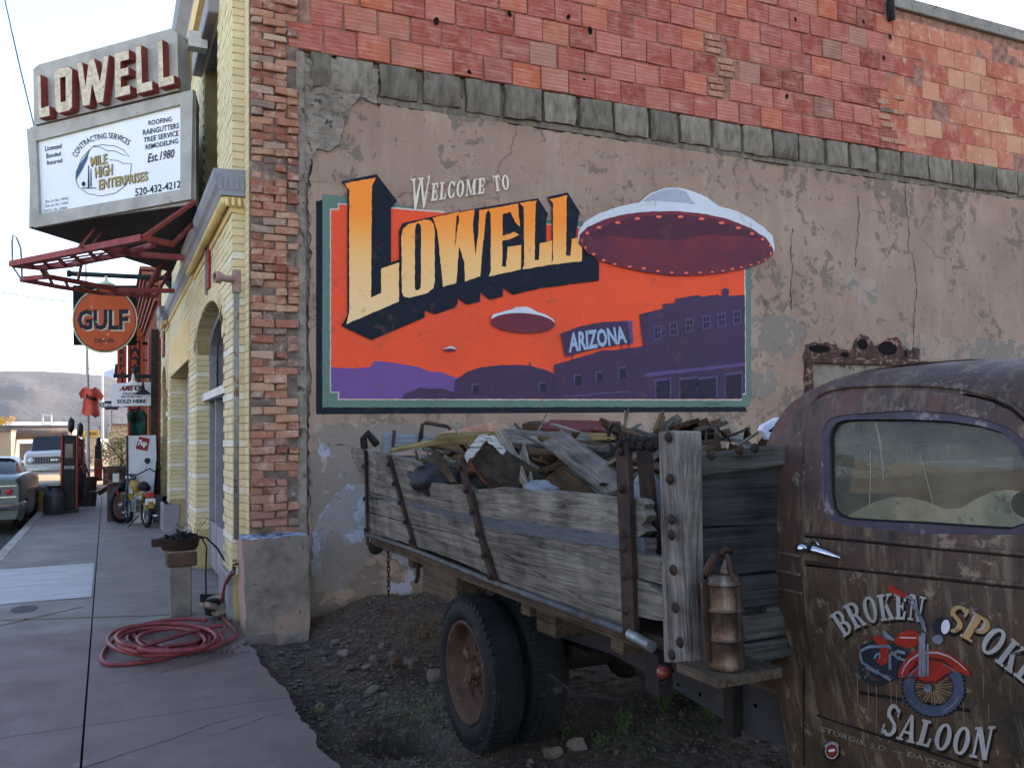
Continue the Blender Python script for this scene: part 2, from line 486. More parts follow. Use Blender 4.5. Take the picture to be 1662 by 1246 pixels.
def tile_mat():
    b = NB('terracotta'); v = b.coord()
    oi = b.n('ShaderNodeObjectInfo')
    base = b.ramp(oi.outputs['Random'], [(0, hx('#7d3429')), (.2, hx('#964537')), (.4, hx('#a65649')), (.55, hx('#924d47')), (.7, hx('#b06557')), (.84, hx('#b55a3c')), (.94, hx('#9f7262')), (1, hx('#775446'))])
    wx = b.n('ShaderNodeTexCoord')
    sx = b.n('ShaderNodeSeparateXYZ'); b.l(wx.outputs['Object'], sx.inputs[0])
    gz = b.math('SINE', b.math('MULTIPLY', sx.outputs['Z'], 150.0))
    n1 = b.noise(v, 7, 8, .65); n2 = b.noise(b.coord((1.5, 1.5, 18)), 2.2, 6, .7)
    col = b.mix(b.ramp(n1, [(.42, 0.0), (.75, .7)]), base, hx('#bd8270'))
    col = b.mix(b.ramp(n2, [(.52, 0.0), (.72, .5)]), col, hx('#d0a595'))
    col = b.mix(b.math('MULTIPLY', b.ramp(gz, [(0, 1.0), (.25, 0.0)]), .22), col, hx('#5c2c25'))
    col = b.mix(b.ramp(b.noise(v, 2.1, 6, .7), [(.6, 0.0), (.75, .6)]), col, hx('#7c5a4e'))
    h = b.math('ADD', b.math('MULTIPLY', gz, .10), b.noise(v, 40, 6, .7))
    b.bump(h, .6, .012); b.out(col, .85)
tile_mat()
def tilepale():
    b = NB('washed_terracotta'); v = b.coord()
    base = b.ramp(b.n('ShaderNodeObjectInfo').outputs['Random'], [(0, hx('#9a4b3e')), (.35, hx('#a95a48')), (.6, hx('#b36c56')), (.85, hx('#bb8468')), (1, hx('#a4553f'))])
    col = b.mix(b.ramp(b.noise(v, 3, 8, .7), [(.46, 0.0), (.66, .7)]), base, hx('#c59478'))
    col = b.mix(b.ramp(b.noise(v, 9, 8, .7), [(.56, 0.0), (.7, .7)]), col, hx('#d6b498'))
    b.bump(b.noise(v, 30, 6, .7), .5, .01); b.out(col, .88)
tilepale()
def oldbrick():
    b = NB('old_brick_clay'); v = b.coord()
    base = b.ramp(b.n('ShaderNodeObjectInfo').outputs['Random'], [(0, hx('#86503f')), (.2, hx('#a36a55')), (.4, hx('#b3846a')), (.6, hx('#935a48')), (.75, hx('#a9775f')), (.9, hx('#685650')), (1, hx('#bb9880'))])
    col = b.mix(b.ramp(b.noise(v, 11, 8, .75), [(.5, 0.0), (.66, .85)]), base, hx('#bfa18b'))
    col = b.mix(b.ramp(b.noise(v, 6, 8, .75), [(.6, 0.0), (.68, .8)]), col, hx('#5b4a42'))
    b.bump(b.noise(v, 26, 8, .75), 1.0, .02); b.out(col, .92)
oldbrick()
def plaster(name, base1, base2, grey, hi, amt=.0):
    b = NB(name); v = b.coord(inst=False)
    tcw = b.n('ShaderNodeTexCoord'); sx = b.n('ShaderNodeSeparateXYZ'); b.l(tcw.outputs['Object'], sx.inputs[0])
    col = b.ramp(b.noise(v, .9, 8, .65), [(.3, base2), (.7, base1)])
    streak = b.noise(b.coord((2.2, 2.2, .35), inst=False), 2.0, 8, .7)
    col = b.mix(b.ramp(streak, [(.5, 0.0), (.8, .5)]), col, hi)
    # scabs where the finish coat has come off: groups of small patches
    big = b.noise(v, .75, 4, .6); small = b.noise(v, 6.5, 8, .72, .4)
    low = b.ramp(b.math('MULTIPLY', sx.outputs['Z'], .25), [(0.0, .16), (.45, .05), (.7, 0.0), (1.0, -.03)])
    thr = b.math('ADD', b.math('ADD', b.math('MULTIPLY', b.math('SUBTRACT', big, .5), .75), small), low)
    sc1 = b.ramp(thr, [(.655 - amt, 0.0), (.675 - amt, 1.0)])
    col = b.mix(b.math('MULTIPLY', sc1, .75), col, grey)
    sc2 = b.ramp(b.noise(v, 17, 8, .75), [(.61, 0.0), (.65, 1.0)])
    col = b.mix(b.math('MULTIPLY', sc2, .6), col, hx('#6d564b'))
    chips = b.ramp(b.noise(v, 23, 4, .7), [(.735, 0.0), (.75, 1.0)])
    col = b.mix(chips, col, hx('#d9cfc6'))
    wsc = b.ramp(b.math('ADD', b.noise(v, 1.7, 8, .7), b.math('MULTIPLY', low, .55)), [(.665, 0.0), (.70, .7)])
    col = b.mix(b.math('MULTIPLY', wsc, b.ramp(b.math('MULTIPLY', sx.outputs['Z'], .25), [(.3, 1.0), (.48, 0.0)])), col, hx('#a5a3ac'))
    # a few running cracks
    wv = b.n('ShaderNodeTexVoronoi', feature='DISTANCE_TO_EDGE'); wv.inputs['Scale'].default_value = .42
    nd = b.n('ShaderNodeTexNoise'); nd.inputs['Scale'].default_value = 3.0; nd.inputs['Detail'].default_value = 6
    b.l(v, nd.inputs['Vector']); va = b.n('ShaderNodeVectorMath', operation='SCALE'); va.inputs[3].default_value = .35
    b.l(nd.outputs['Color'], va.inputs[0]); vb = b.n('ShaderNodeVectorMath', operation='ADD'); b.l(v, vb.inputs[0]); b.l(va.outputs[0], vb.inputs[1]); b.l(vb.outputs[0], wv.inputs['Vector'])
    crack = b.ramp(wv.outputs['Distance'], [(0, 1.0), (.002, .8), (.005, 0.0)])
    crack = b.math('MULTIPLY', crack, b.ramp(b.noise(v, .55, 3, .5), [(.54, 0.0), (.6, 1.0)]))
    col = b.mix(b.math('MULTIPLY', crack, .6), col, hx('#4d3e36'))
    h = b.math('ADD', b.math('MULTIPLY', b.noise(v, 30, 8, .7), .35), b.math('MULTIPLY', b.math('ADD', sc1, sc2), -.45))
    h = b.math('SUBTRACT', h, b.math('MULTIPLY', crack, .5))
    b.bump(h, .55, .014); b.out(col, .92)
plaster('plaster', hx('#a08472'), hx('#84695a'), hx('#665c52'), hx('#b59b8a'), .065)
def mural(name, c, c2=None, grad=None):
    """sign paint over plaster: thin wear spots and small stains"""
    b = NB(name); v = b.coord(inst=False)
    if grad:
        tc = b.n('ShaderNodeTexCoord'); sx = b.n('ShaderNodeSeparateXYZ'); b.l(tc.outputs['Object'], sx.inputs[0])
        gx, x0, stops = grad
        t = b.math('ADD', sx.outputs['Z'], b.math('MULTIPLY', b.math('SUBTRACT', sx.outputs['X'], x0), gx))
        col = b.ramp(t, stops)
    else: col = b.ramp(b.noise(v, 1.2, 6, .6), [(.35, c2 or tuple([x * .88 for x in c[:3]] + [1])), (.65, c)])
    st = b.ramp(b.noise(v, 7, 8, .75), [(.57, 0.0), (.66, .5)])
    col = b.mix(st, col, hx('#5f4038'), 'MULTIPLY') if False else b.mix(b.math('MULTIPLY', st, .75), col, hx('#6d4a3e'))

    col = b.mix(b.ramp(b.noise(v, 21, 6, .75), [(.66, 0.0), (.69, .7)]), col, hx('#8a6a5c'))
    b.bump(b.noise(v, 30, 8, .7), .6, .014); b.out(col, .75)
mural('mural_orange', hx('#e8502c'), hx('#d84c30'))
mural('mural_navy', hx('#131a26'))
mural('mural_teal', hx('#5d7468'))
mural('mural_line', hx('#c9b8ae'))
mural('mural_purple', hx('#433149'))
mural('mural_violet', hx('#6a4a80'))
mural('mural_lilac', hx('#5a4872'))
mural('mural_dark_window', hx('#2b2536'))
mural('mural_window_edge', hx('#564a6c'))
mural('mural_maroon', hx('#7c2d33'), hx('#542a3a'))
mural('mural_maroon_dark', hx('#4f2838'))
mural('mural_saucer_white', hx('#c6c6cc'))
mural('mural_saucer_grey', hx('#a0a3ae'))
mural('mural_light', hx('#ef6a4e'))
mural('mural_cream', hx('#d9c9b4'))
mural('mural_pale_blue', hx('#93a4b8'))

def sidewalk():
    b = NB('pavement_concrete'); v = b.coord(inst=False)
    tc = b.n('ShaderNodeTexCoord'); sx = b.n('ShaderNodeSeparateXYZ'); b.l(tc.outputs['Object'], sx.inputs[0])
    grey = b.ramp(b.noise(v, 1.3, 8, .65), [(.3, hx('#736c67')), (.7, hx('#89827b'))])
    red = b.ramp(b.noise(v, 1.7, 8, .65), [(.3, hx('#685957')), (.7, hx('#7b6b67'))])
    side = b.ramp(b.math('ADD', b.math('MULTIPLY', sx.outputs['Y'], .1), b.math('MULTIPLY', b.noise(v, 2.5, 5, .6), .015)), [(.862, 1.0), (.868, 0.0)])
    col = b.mix(side, grey, red)
    col = b.mix(b.ramp(b.noise(v, .8, 8, .75), [(.55, 0.0), (.75, .55)]), col, hx('#5b5152'))
    col = b.mix(b.ramp(b.noise(v, 3.1, 8, .75), [(.60, 0.0), (.72, .45)]), col, hx('#9c918c'))
    col = b.mix(b.ramp(b.noise(v, 40, 4, .7), [(.64, 0.0), (.68, .6)]), col, hx('#3f3a3a'))
    col = b.mix(b.ramp(b.noise(v, 5.5, 9, .8), [(.58, 0.0), (.66, .4)]), col, hx('#4b4443'))
    col = b.mix(b.ramp(b.noise(v, 14, 9, .8), [(.62, 0.0), (.66, .5)]), col, hx('#b0a69e'))
    b.bump(b.noise(v, 60, 8, .75), .55, .01)
    b.out(col, b.ramp(b.noise(v, 2, 4, .6), [(.3, .55), (.7, .8)]))
sidewalk()
simple('pale_sunlit_slab', hx('#bdb9b8'), hx('#9a9695'), 2, .6, bump=.2, spot=hx('#c6c4c6'), spots=.6, sscale=1.6, stretch=(.6, 2.5, 1))  # paler concrete, whitened further as a painted streak of reflected sun
simple('faded_yellow_line', hx('#8d8263'), hx('#7c7460'), 5, .8, spot=hx('#76706a'), spots=.5)
simple('joint', hx('#2e2a2a'), hx('#1e1b1b'), 8, 1.0)
simple('stain', hx('#4a4545'), hx('#5a5453'), 8, .8)
def dirt():
    b = NB('dirt'); v = b.coord(inst=False)
    col = b.ramp(b.noise(v, 1.6, 10, .75), [(.3, hx('#3b322b')), (.55, hx('#5c4e43')), (.75, hx('#7a6858'))])
    col = b.mix(b.ramp(b.noise(v, 22, 8, .75), [(.5, 0.0), (.65, .7)]), col, hx('#8c7f74'))
    col = b.mix(b.ramp(b.noise(v, 55, 4, .75), [(.62, 0.0), (.66, .8)]), col, hx('#27211e'))
    b.bump(b.noise(v, 18, 12, .8), 1.0, .05); b.out(col, .97)
dirt()
simple('rock', hx('#7d726b'), hx('#524a46'), 8, .95, rnd=.35, bump=.9, bscale=25, spot=hx('#9a8c80'), spots=.6, bdist=.01)
simple('gravel_stone', hx('#62574f'), hx('#3a322d'), 8, .95, bump=.6)
simple('rock_tan', hx('#93806c'), hx('#6d5c4c'), 6, .95, rnd=.15, bump=.9, bscale=25, bdist=.01)
simple('rock_red', hx('#6a4a44'), hx('#45322f'), 6, .95, rnd=.15, bump=.9, bscale=25, bdist=.01)
simple('straw', hx('#85714f'), hx('#584831'), 6, .9, rnd=.2)
simple('weed_leaf', hx('#4a6034'), hx('#2d3f20'), 9, .7)
simple('pale_grass', hx('#7b8468'), hx('#4f5a3e'), 9, .9)

# ================================================================== ground
WY = 8.05            # face of the concrete side wall; everything on it steps forward from here
FX = 1.045           # face of the yellow brick front
def smooth(a, b_, x):
    t = max(0, min(1, (x - a) / (b_ - a))); return t * t * (3 - 2 * t)
def dirt_h(x, y):
    h = -.15 + .30 * smooth(6.0, 8.0, y) * smooth(1.2, 2.4, x) + .12 * smooth(1.5, 1.1, x) * smooth(5, 8.2, y)
    h += .07 * math.exp(-(((x - 1.75) / .5) ** 2 + ((y - 6.4) / .8) ** 2))
    hx_, hy = x - 1.62, y - 5.05
    r = math.sqrt((hx_ / .27) ** 2 + (hy / .30) ** 2)
    h -= .34 * (1 - smooth(.45, 1.1, r))
    nz = Vector((x, y, 0))
    h += .035 * (noise.fractal(nz * 2.1, .8, 2.1, 5)) + .012 * noise.noise(nz * 13)
    return h
N1, N2 = 150, 170
dm = MB()
X0, X1, Y0, Y1 = .95, 7.5, 1.4, 8.2
dm.grid(N1, N2, lambda i, j: (X0 + (X1 - X0) * i / (N1 - 1), Y0 + (Y1 - Y0) * j / (N2 - 1), min(dirt_h(X0 + (X1 - X0) * i / (N1 - 1), Y0 + (Y1 - Y0) * j / (N2 - 1)), -.012 if X0 + (X1 - X0) * i / (N1 - 1) < 1.12 else 9)))
dm.build('dirt_ground', 'dirt', smooth=True, kind='structure')
g = MB()
for (a, b_, c_, d_) in ((.95, 60, -14, 1.4), (7.5, 60, 1.4, 8.2)):
    g.add([(a, c_, -.16), (b_, c_, -.16), (b_, d_, -.16), (a, d_, -.16)], [(0, 1, 2, 3)])
g.build('vacant_lot', 'dirt', kind='structure')
g = MB()
for xa, xb, ya, yb in ((-2500, .96, -2500, 2500), (7.45, 2500, -2500, 2500), (.96, 7.45, -2500, 1.42), (.96, 7.45, 8.15, 2500)):
    g.add([(xa, ya, -.30), (xb, ya, -.30), (xb, yb, -.30), (xa, yb, -.30)], [(0, 1, 2, 3)])
g.build('ground', 'far_ground', kind='structure')
g = MB(); g.box(-14, -1.46, -40, 45, -.29, -.13)
g.build('road', 'asphalt', kind='structure')
# pavement in bays, ragged where it meets the dirt
ED = [(1.06, 7.55), (1.02, 7.35), (1.07, 7.1), (1.045, 6.7), (1.06, 6.2), (1.09, 5.9), (1.05, 5.4), (1.07, 5.0), (1.04, 4.7), (1.075, 4.4), (1.12, 4.1), (1.18, 3.7), (1.16, 3.2), (1.2, 2), (1.2, -14)]
def px_edge(y):
    for i in range(len(ED) - 1):
        if ED[i][1] >= y >= ED[i+1][1]:
            k = (ED[i][1] - y) / (ED[i][1] - ED[i+1][1]); return ED[i][0] + (ED[i+1][0] - ED[i][0]) * k
    return 1.06
sw = thing('pavement', None, None); sw['kind'] = 'structure'
cuts = [-14, -6, -3, 0, 3.0, 5.72, 8.62, 10.3, 13.2, 16.6, 20, 23.4, 26.8, 30]
for i in range(len(cuts) - 1):
    ya, yb = cuts[i] + .006, cuts[i+1] - .006
    for (xa, xb) in ((-1.3, -.108), (-.096, None)):
        if xb is None:
            if yb < 7.6:
                edge = [(px_edge(y) + .018 * noise.noise(Vector((y * 7, 0, 0))) + RND.uniform(-.007, .007), y) for y in np.linspace(ya, yb, max(3, int((yb - ya) / .03)))]
            elif ya < 8:
                edge = [(px_edge(y) + RND.uniform(-.012, .012), y) for y in np.linspace(ya, 7.5, 24)] + [(1.3, 7.55), (1.3, yb)]
            else: edge = [(1.4, ya), (1.4, yb)]
        else: edge = [(xb, ya), (xb, yb)]
        pts = [(xa, yb), (xa, ya)] + edge
        MB().prism([(p[0], p[1], 0) for p in pts], (0, 0, -.12)).build('slab', 'pavement_concrete', sw)
g = MB(); g.box(-1.45, -1.306, -14, 30, -.28, .004)
g.build('kerb', 'kerb_paint', sw)
g = MB(); g.box(-1.3, 1.06, -14, 30, -.2, -.121); g.build('joint_bed', 'joint', sw)
patch('pale_sunlit_patch', [[(-1.28, 10.34), (-.13, 10.34), (-.13, 13.15), (-1.28, 13.15)]], lambda u, v: Vector((u, v, .004)), 'pale_sunlit_slab', sw)
for (a, b_, c_, d_) in (((-1.3, 9.62), (.62, 8.90), (.62, 8.86), (-1.3, 9.57)), ((-1.3, 8.75), (-.2, 9.75), (-.2, 9.8), (-1.3, 8.82))):
    patch('painted_line', [chop([a, b_, c_, d_], .12, .006, 3)], lambda u, v: Vector((u, v, .0045)), 'faded_yellow_line', sw)
patch('stain', [ell(-.72, 9.95, .12, .2, 24)], lambda u, v: Vector((u, v, .004)), 'stain', sw)
def crack(pts, w, seed):
    r = random.Random(seed); P = []
    for i in range(len(pts) - 1):
        a, b_ = Vector(pts[i]), Vector(pts[i+1]); k = max(2, int((b_ - a).length / .05))
        for j in range(k): P.append(a.lerp(b_, j / k) + Vector((0, r.uniform(-.014, .014))))
    mb = MB()
    for i in range(len(P) - 1):
        if r.random() < .12: continue
        ww = w * r.uniform(.3, 1.3)
        mb.add([(P[i].x, P[i].y - ww, .003), (P[i+1].x, P[i+1].y - ww, .003), (P[i+1].x, P[i+1].y + ww, .003), (P[i].x, P[i].y + ww, .003)], [(0, 1, 2, 3)])
    mb.build('crack', 'joint', sw)
crack([(-.05, 6.5), (.4, 6.75), (1.05, 7.1)], .004, 1)
crack([(-.6, 4.75), (.1, 5.1), (.5, 5.35), (.8, 5.5)], .004, 2)
crack([(.55, 5.2), (1.04, 5.45)], .003, 4)
crack([(-.4, 5.3), (-.2, 5.9)], .002, 5)
crack([(-.1, 7.3), (.4, 7.6), (.9, 7.4)], .002, 9)
# round drain grate at the very edge of the frame
dr = thing('drain_cover', 'round perforated metal drain cover let into the pavement', 'drain cover', (-.5, 4.86, .004))
c0 = Vector((-.5, 4.86, 0))
simple('cast_iron', hx('#6b6d70'), hx('#3c3d40'), 20, .5, .7)
simple('grate_grey', hx('#9a9c9e'), hx('#77797c'), 20, .45, .5)
MB().lathe([(.0, .004), (.105, .004), (.105, .010), (.0, .010)], c0, (0, 0, 1), 28).build('ring', 'cast_iron', dr)
m = MB()
for i in range(-5, 6):
    for j in range(-5, 6):
        if (i * i + j * j) ** .5 < 5.2: m.box(c0.x + i * .018 - .006, c0.x + i * .018 + .006, c0.y + j * .018 - .006, c0.y + j * .018 + .006, .0102, .014)
m.build('grid_stud', 'grate_grey', dr, kind='stuff')

# ================================================================== the building with the mural
bld = thing('painted_brick_building', 'yellow fronted brick building whose bare side wall carries the big orange LOWELL mural', 'building', (1.6, WY, 0))
core = MB(); core.box(1.5, 9.65, WY, WY + .5, -.4, 7.25); core.box(9.65, 30, WY, WY + .5, -.4, 7.15)
core.build('side_wall', 'rough_concrete', bld)
MB().box(1.42, 30, WY + .5, 19.8, -.4, 7.0).build('roof', 'concrete', bld)
# plaster coat: ragged outline traced on the wall plane
PL = onY(WY)
left = [(492, 1010), (499, 900), (502, 800), (499, 700), (503, 600), (500, 500), (504, 420), (500, 330), (505, 246)]
top = [(520, 240), (530, 247), (550, 236), (556, 205), (566, 172), (578, 158), (594, 165), (604, 158), (612, 178), (618, 170), (675, 180), (748, 183), (807, 198), (880, 213), (960, 222), (1050, 234), (1120, 236), (1190, 250), (1234, 272), (1290, 270), (1345, 281), (1440, 292), (1520, 306), (1662, 325), (1800, 346), (1990, 372)]
hole = [(1311, 586), (1478, 586), (1478, 790), (1311, 790)]
out = chop(left, 9, 3, 5, False) + chop(top, 9, 3.2, 6, False) + [(1990, 372), (1990, 1200), (492, 1140)]
patch('plaster_coat', [out, hole], lambda u, v: PL(u, v), 'plaster', bld, off=(0, -.03, 0), thick=(0, .05, 0))
PF = WY - .03
r_ck = random.Random(3)
for pts in ([(1466, 296), (1468, 340), (1473, 380), (1470, 400), (1480, 425), (1484, 470), (1480, 520), (1478, 560), (1482, 584)], [(1284, 372), (1281, 400), (1283, 440), (1280, 480), (1281, 512)], [(1389, 320), (1392, 350), (1388, 390), (1384, 440)]):
    Q_ = [PL(*p) for p in chop(pts, 7, 1.6, 5, False)]
    for i in range(0, len(Q_) - 1):
        w_ = r_ck.uniform(.002, .007)
        MB().add([Q_[i] + Vector((-w_, -.034, 0)), Q_[i] + Vector((w_, -.034, 0)), Q_[i+1] + Vector((w_ * .7, -.034, 0)), Q_[i+1] + Vector((-w_ * .7, -.034, 0))], [(0, 1, 2, 3)]).build('wall_crack', 'dark_hole', bld)
# cement blocks of the beam course
bx_px = [497, 541, 609, 680, 750, 813, 876, 935, 991, 1048, 1098, 1150, 1200, 1247, 1290, 1332, 1373, 1415, 1456, 1497, 1535, 1570, 1605, 1640, 1672, 1705, 1740]
zt = 1.65 + (5.25 - 1.65) * WY / 8.0
zb = zt - .36
for i in range(len(bx_px) - 1):
    a = PL(bx_px[i], 200).x; b_ = PL(bx_px[i+1], 200).x
    gap = RND.choice([.04, .055, .075, .03])
    mb = MB(); dz = RND.uniform(-.015, .02)
    xa, xb, za, zc_ = a + gap / 2, b_ - gap / 2, zb + dz + .02, zt - .006; yy = WY - .085 + RND.uniform(-.015, .02); sd_i = i * 7.3; rough_ = RND.choice([.01, .014, .03])
    def cb_(p, q):
        u, w = p / 9, q / 9; x = xa + (xb - xa) * u; z = za + (zc_ - za) * w
        e = min(u, 1 - u, w, 1 - w); n3 = noise.fractal(Vector((x * 6 + sd_i, z * 6, 1)), .8, 2, 5)
        e_out = .018 * noise.noise(Vector((x * 9, z * 9, sd_i)))
        return (x + (e_out if e < .01 else 0) + .012 * n3 * (u < .01 or u > .99), yy + (.02 if e < .01 else 0) + rough_ * n3, z + (e_out if e < .01 and w < .5 else 0))
    mb.grid(10, 10, cb_); k_ = len(mb.v)
    ring_i = [p * 10 for p in range(10)] + [90 + q for q in range(1, 10)] + [p * 10 + 9 for p in range(8, -1, -1)] + [q for q in range(8, 0, -1)]
    mb.v += [Vector((mb.v[t].x, WY, mb.v[t].z)) for t in ring_i]
    for t in range(len(ring_i)): mb.f.append((ring_i[t], ring_i[(t + 1) % len(ring_i)], k_ + (t + 1) % len(ring_i), k_ + t))
    mb.build('cement_block', 'grey_cement', bld, smooth=True, auto=True, loc=((a + b_) / 2, WY - .05, zb))
MB().box(PL(560, 200).x, PL(1745, 300).x, WY - .034, WY + .01, zb - .035, zb + .03).build('cement_ledge', 'grey_cement', bld)
cc_ = chop([(487, 98), (545, 100), (612, 118), (609, 172), (584, 160), (568, 174), (556, 205), (549, 238), (530, 249), (512, 244), (503, 262), (496, 300), (486, 300)], 5, 1.6, 44)
patch('cement_corner', [cc_], lambda u, v: PL(u, v) + Vector((0, -.06 + .022 * noise.fractal(Vector((u * .05, v * .05, 2)), .8, 2, 5), 0)), 'rough_concrete', bld, step=7, thick=(0, .05, 0))
plaster('plaster_worn', hx('#a08878'), hx('#8a7466'), hx('#736a62'), hx('#a9a3a4'), .17)
plaster('plaster_white', hx('#9b9ba3'), hx('#85858d'), hx('#7d726a'), hx('#b4b4bc'), .06)
def scab(nm, pts, m_, sd_, k=.002): patch(nm, [chop(chop(pts, 8, 3.2, sd_), 2.5, .9, sd_ + 1)], onY(PF_), m_, bld, off=(0, -k, 0))
PF_ = WY - .03
scab('plaster_scab', [(1219, 516), (1262, 512), (1300, 518), (1300, 566), (1270, 588), (1240, 570), (1219, 572)], 'plaster_worn', 1)
scab('plaster_scab', [(1219, 600), (1258, 606), (1268, 632), (1238, 648), (1219, 640)], 'plaster_worn', 2)
scab('plaster_scab', [(1378, 440), (1398, 452), (1424, 450), (1422, 492), (1404, 505), (1384, 478), (1364, 470)], 'plaster_worn', 3)
scab('plaster_scab', [(1462, 540), (1540, 548), (1640, 552), (1662, 560), (1662, 586), (1480, 584), (1460, 560)], 'plaster_worn', 4)
scab('plaster_scab', [(508, 690), (560, 684), (700, 690), (960, 682), (1180, 688), (1200, 700), (980, 712), (700, 716), (560, 724), (510, 720)], 'plaster_worn', 5)
scab('plaster_scab', [(506, 730), (560, 722), (600, 760), (600, 900), (560, 960), (508, 960)], 'plaster_worn', 6)
scab('whitewash_patch', [(546, 800), (570, 784), (592, 786), (598, 850), (585, 880), (560, 884), (548, 860), (530, 870), (520, 930), (506, 935), (508, 860), (526, 828)], 'plaster_white', 7, .004)
scab('whitewash_patch', [(516, 718), (530, 720), (536, 738), (524, 744), (514, 734)], 'plaster_white', 8, .004)
scab('whitewash_patch', [(644, 876), (690, 868), (700, 900), (660, 920), (636, 905)], 'plaster_white', 9, .004)
# hollow clay tiles: unit meshes shared
def rough_box(w, d, h, jit, seed, bev=.006):
    r = random.Random(seed); mb = MB(); mb.box(-w/2, w/2, 0, d, -h/2, h/2)
    for i, p in enumerate(mb.v): mb.v[i] = p + Vector((r.uniform(-jit, jit), r.uniform(-jit, jit) * .6, r.uniform(-jit, jit)))
    return mb.mesh('unit', bev=bev)
TW, THh = .330, .2595
tiles = [rough_box(TW - .010 - .004 * (s % 3), .10, THh - .010 - .004 * (s % 2), .006, s, .008) for s in range(8)]
thin = [rough_box(.15, .10, THh - .011, .004, s) for s in range(9, 11)]
for me in tiles + thin: me.materials.append(MATS['terracotta'])
tiles2 = [rough_box(TW - .008, .10, THh - .008, .003, s + 20) for s in range(4)]
for me in tiles2: me.materials.append(MATS['washed_terracotta'])
pale = rough_box(.21, .10, .066, .006, 77); pale.materials.append(MATS['old_brick_clay'])
def inframe(p, mg=60):
    d = Vector(p) - EYE; z = d.dot(fw)
    if z <= 0: return False
    x = CX + FPX * d.dot(rt) / z; y = CY + FPX * d.dot(dn) / z
    return -mg < x < 1662 + mg and -mg < y < 1246 + mg
rest = MB(); nb = 0
XS = PL(1438, 100).x
for r_ in range(9):
    z = zt + THh * (r_ + .5)
    x = 1.52 - (TW / 2 if r_ % 2 else 0) + RND.uniform(-.03, .03)
    while x < 13.4:
        right = x > XS - .1
        if right and z > 1.65 + (6.84 - 1.65) * WY / 7.5 - .2: break
        w = TW
        c = (x + w / 2, WY - .07 + RND.uniform(-.006, .006), z)
        bi = 6.30 < x < 6.62 and r_ in (1, 2, 3)      # the run of small yellow bricks
        if x > 1.46 and (not bi):
            if inframe(c, 40):
                me = RND.choice(tiles2 if right else tiles)
                o = inst(me, 'clay_tile', bld, (c[0] + RND.uniform(-.004, .004), c[1] + (.012 if right else 0) + RND.uniform(-.008, .008), z + RND.uniform(-.003, .003)), (RND.uniform(-.02, .02), RND.uniform(-.012, .012), RND.uniform(-.015, .015)))
            else: rest.box(x + .006, x + w - .006, c[1], c[1] + .1, z - THh / 2 + .006, z + THh / 2 - .006)
        elif bi:
            for q in range(3): inst(pale, 'patch_brick', bld, (x + .12 + .03 * (q % 2), WY - .075, z + (q - 1) * .078), (0, 0, 0))
        x += w
rest.build('upper_tiles', 'terracotta', bld, kind='stuff')
for r_ in range(7):        # small bricks stitching the joint between the two builds
    z = zt + .12 + r_ * .1
    for q in range(2):
        if RND.random() < .7: inst(pale, 'patch_brick', bld, (XS - .12 + q * .23 - .05 * (r_ % 2), WY - .082, z), (0, 0, 0))
MB().box(1.5, 13.5, WY - .052, WY - .001, zt + .002, 7.25).build('tile_mortar', 'mortar', bld)
cz = 1.65 + (6.84 - 1.65) * WY / 7.5 - .02
MB().box(XS + .05, 22, WY - .12, WY + .25, cz, cz + .17).build('coping', 'concrete', bld, bev=.01)
MB().tube([(XS - .02, WY - .13, cz + .9), (XS - .02, WY - .13, cz - .1), (XS + .02, WY - .10, cz - .2)], .05, 8).build('downspout', 'black', bld)
m = MB()
for r_ in range(6):
    for q in range(9):
        m.box(XS - 2.3 + q * .24 + .12 * (r_ % 2) + .004, XS - 2.3 + q * .24 + .22 + .12 * (r_ % 2), WY - .10, WY - .02, cz + .10 + r_ * .08, cz + .17 + r_ * .08)
m.build('parapet_bricks', 'old_brick_clay', bld, kind='stuff')
# open bites in the tiles
for (px, py, s) in ((704, 40, 1), (822, 28, .8), (952, 55, 1.1), (917, 33, .8), (757, 124, .9), (1284, 36, .7), (1394, 40, .7), (1437, 64, .9), (1427, 98, .8), (943, 136, .8), (1270, 160, .8)):
    q = PL(px, py)
    patch('broken_hole', [chop(ell(q.x, q.z, .028 * s, .045 * s, 9, rot=RND.uniform(-30, 30)), .02, .008, px)], lambda u, v: Vector((u, WY - .078, v)), 'dark_hole', bld)
# rust ties and spalls in the corner concrete
for (px, py) in ((548, 152), (522, 160), (515, 192)):
    q = PL(px, py); MB().tube([(q.x - .06, WY - .07, q.z + .01), (q.x, WY - .10, q.z + .02), (q.x + .04, WY - .09, q.z - .01)], .008, 5).build('tie_rod', 'rough_concrete', bld)
# blocked window
wn = MB()
wa, wb = PL(1311, 586), PL(1478, 586)
simple('corrugated_cream', hx('#c4bfa8'), hx('#aaa58f'), 2, .5, bump=.05)
n = 60
wn.grid(n, 2, lambda i, j: (wa.x + .03 + (wb.x - wa.x - .06) * i / (n - 1), WY + .03 + .02 * math.sin(i * 1.05), wa.z - .02 - 1.5 * j))
wn.build('window_sheet', 'corrugated_cream', bld)
core2 = MB()
simple('rotten_timber', hx('#5b4038'), hx('#33231f'), 8, .95, bump=1.0, bscale=30, spot=hx('#8e6c60'), spots=.55, bdist=.02)
core2.box(wa.x - .07, wa.x + .03, PF - .03, WY + .08, .9, wa.z + .03)
core2.build('window_jamb', 'rotten_timber', bld, bev=.01)
MB().box(wa.x - .06, wb.x + .25, PF - .035, WY + .06, wa.z - .03, wa.z + .035).build('window_lintel', 'rotten_timber', bld, bev=.01)
edge_ = [(-.10, -.9), (-.02, -.9), (-.0, .04), (1.9, .04), (1.9, .10), (1.93, .2), (1.8, .22), (1.74, .17), (1.6, .24), (1.52, .34), (1.3, .30), (1.1, .22), (1.0, .33), (.85, .36), (.76, .28), (.7, .16), (.5, .15), (.44, .22), (.1, .24), (-.05, .20), (-.12, .05), (-.10, -.3)]
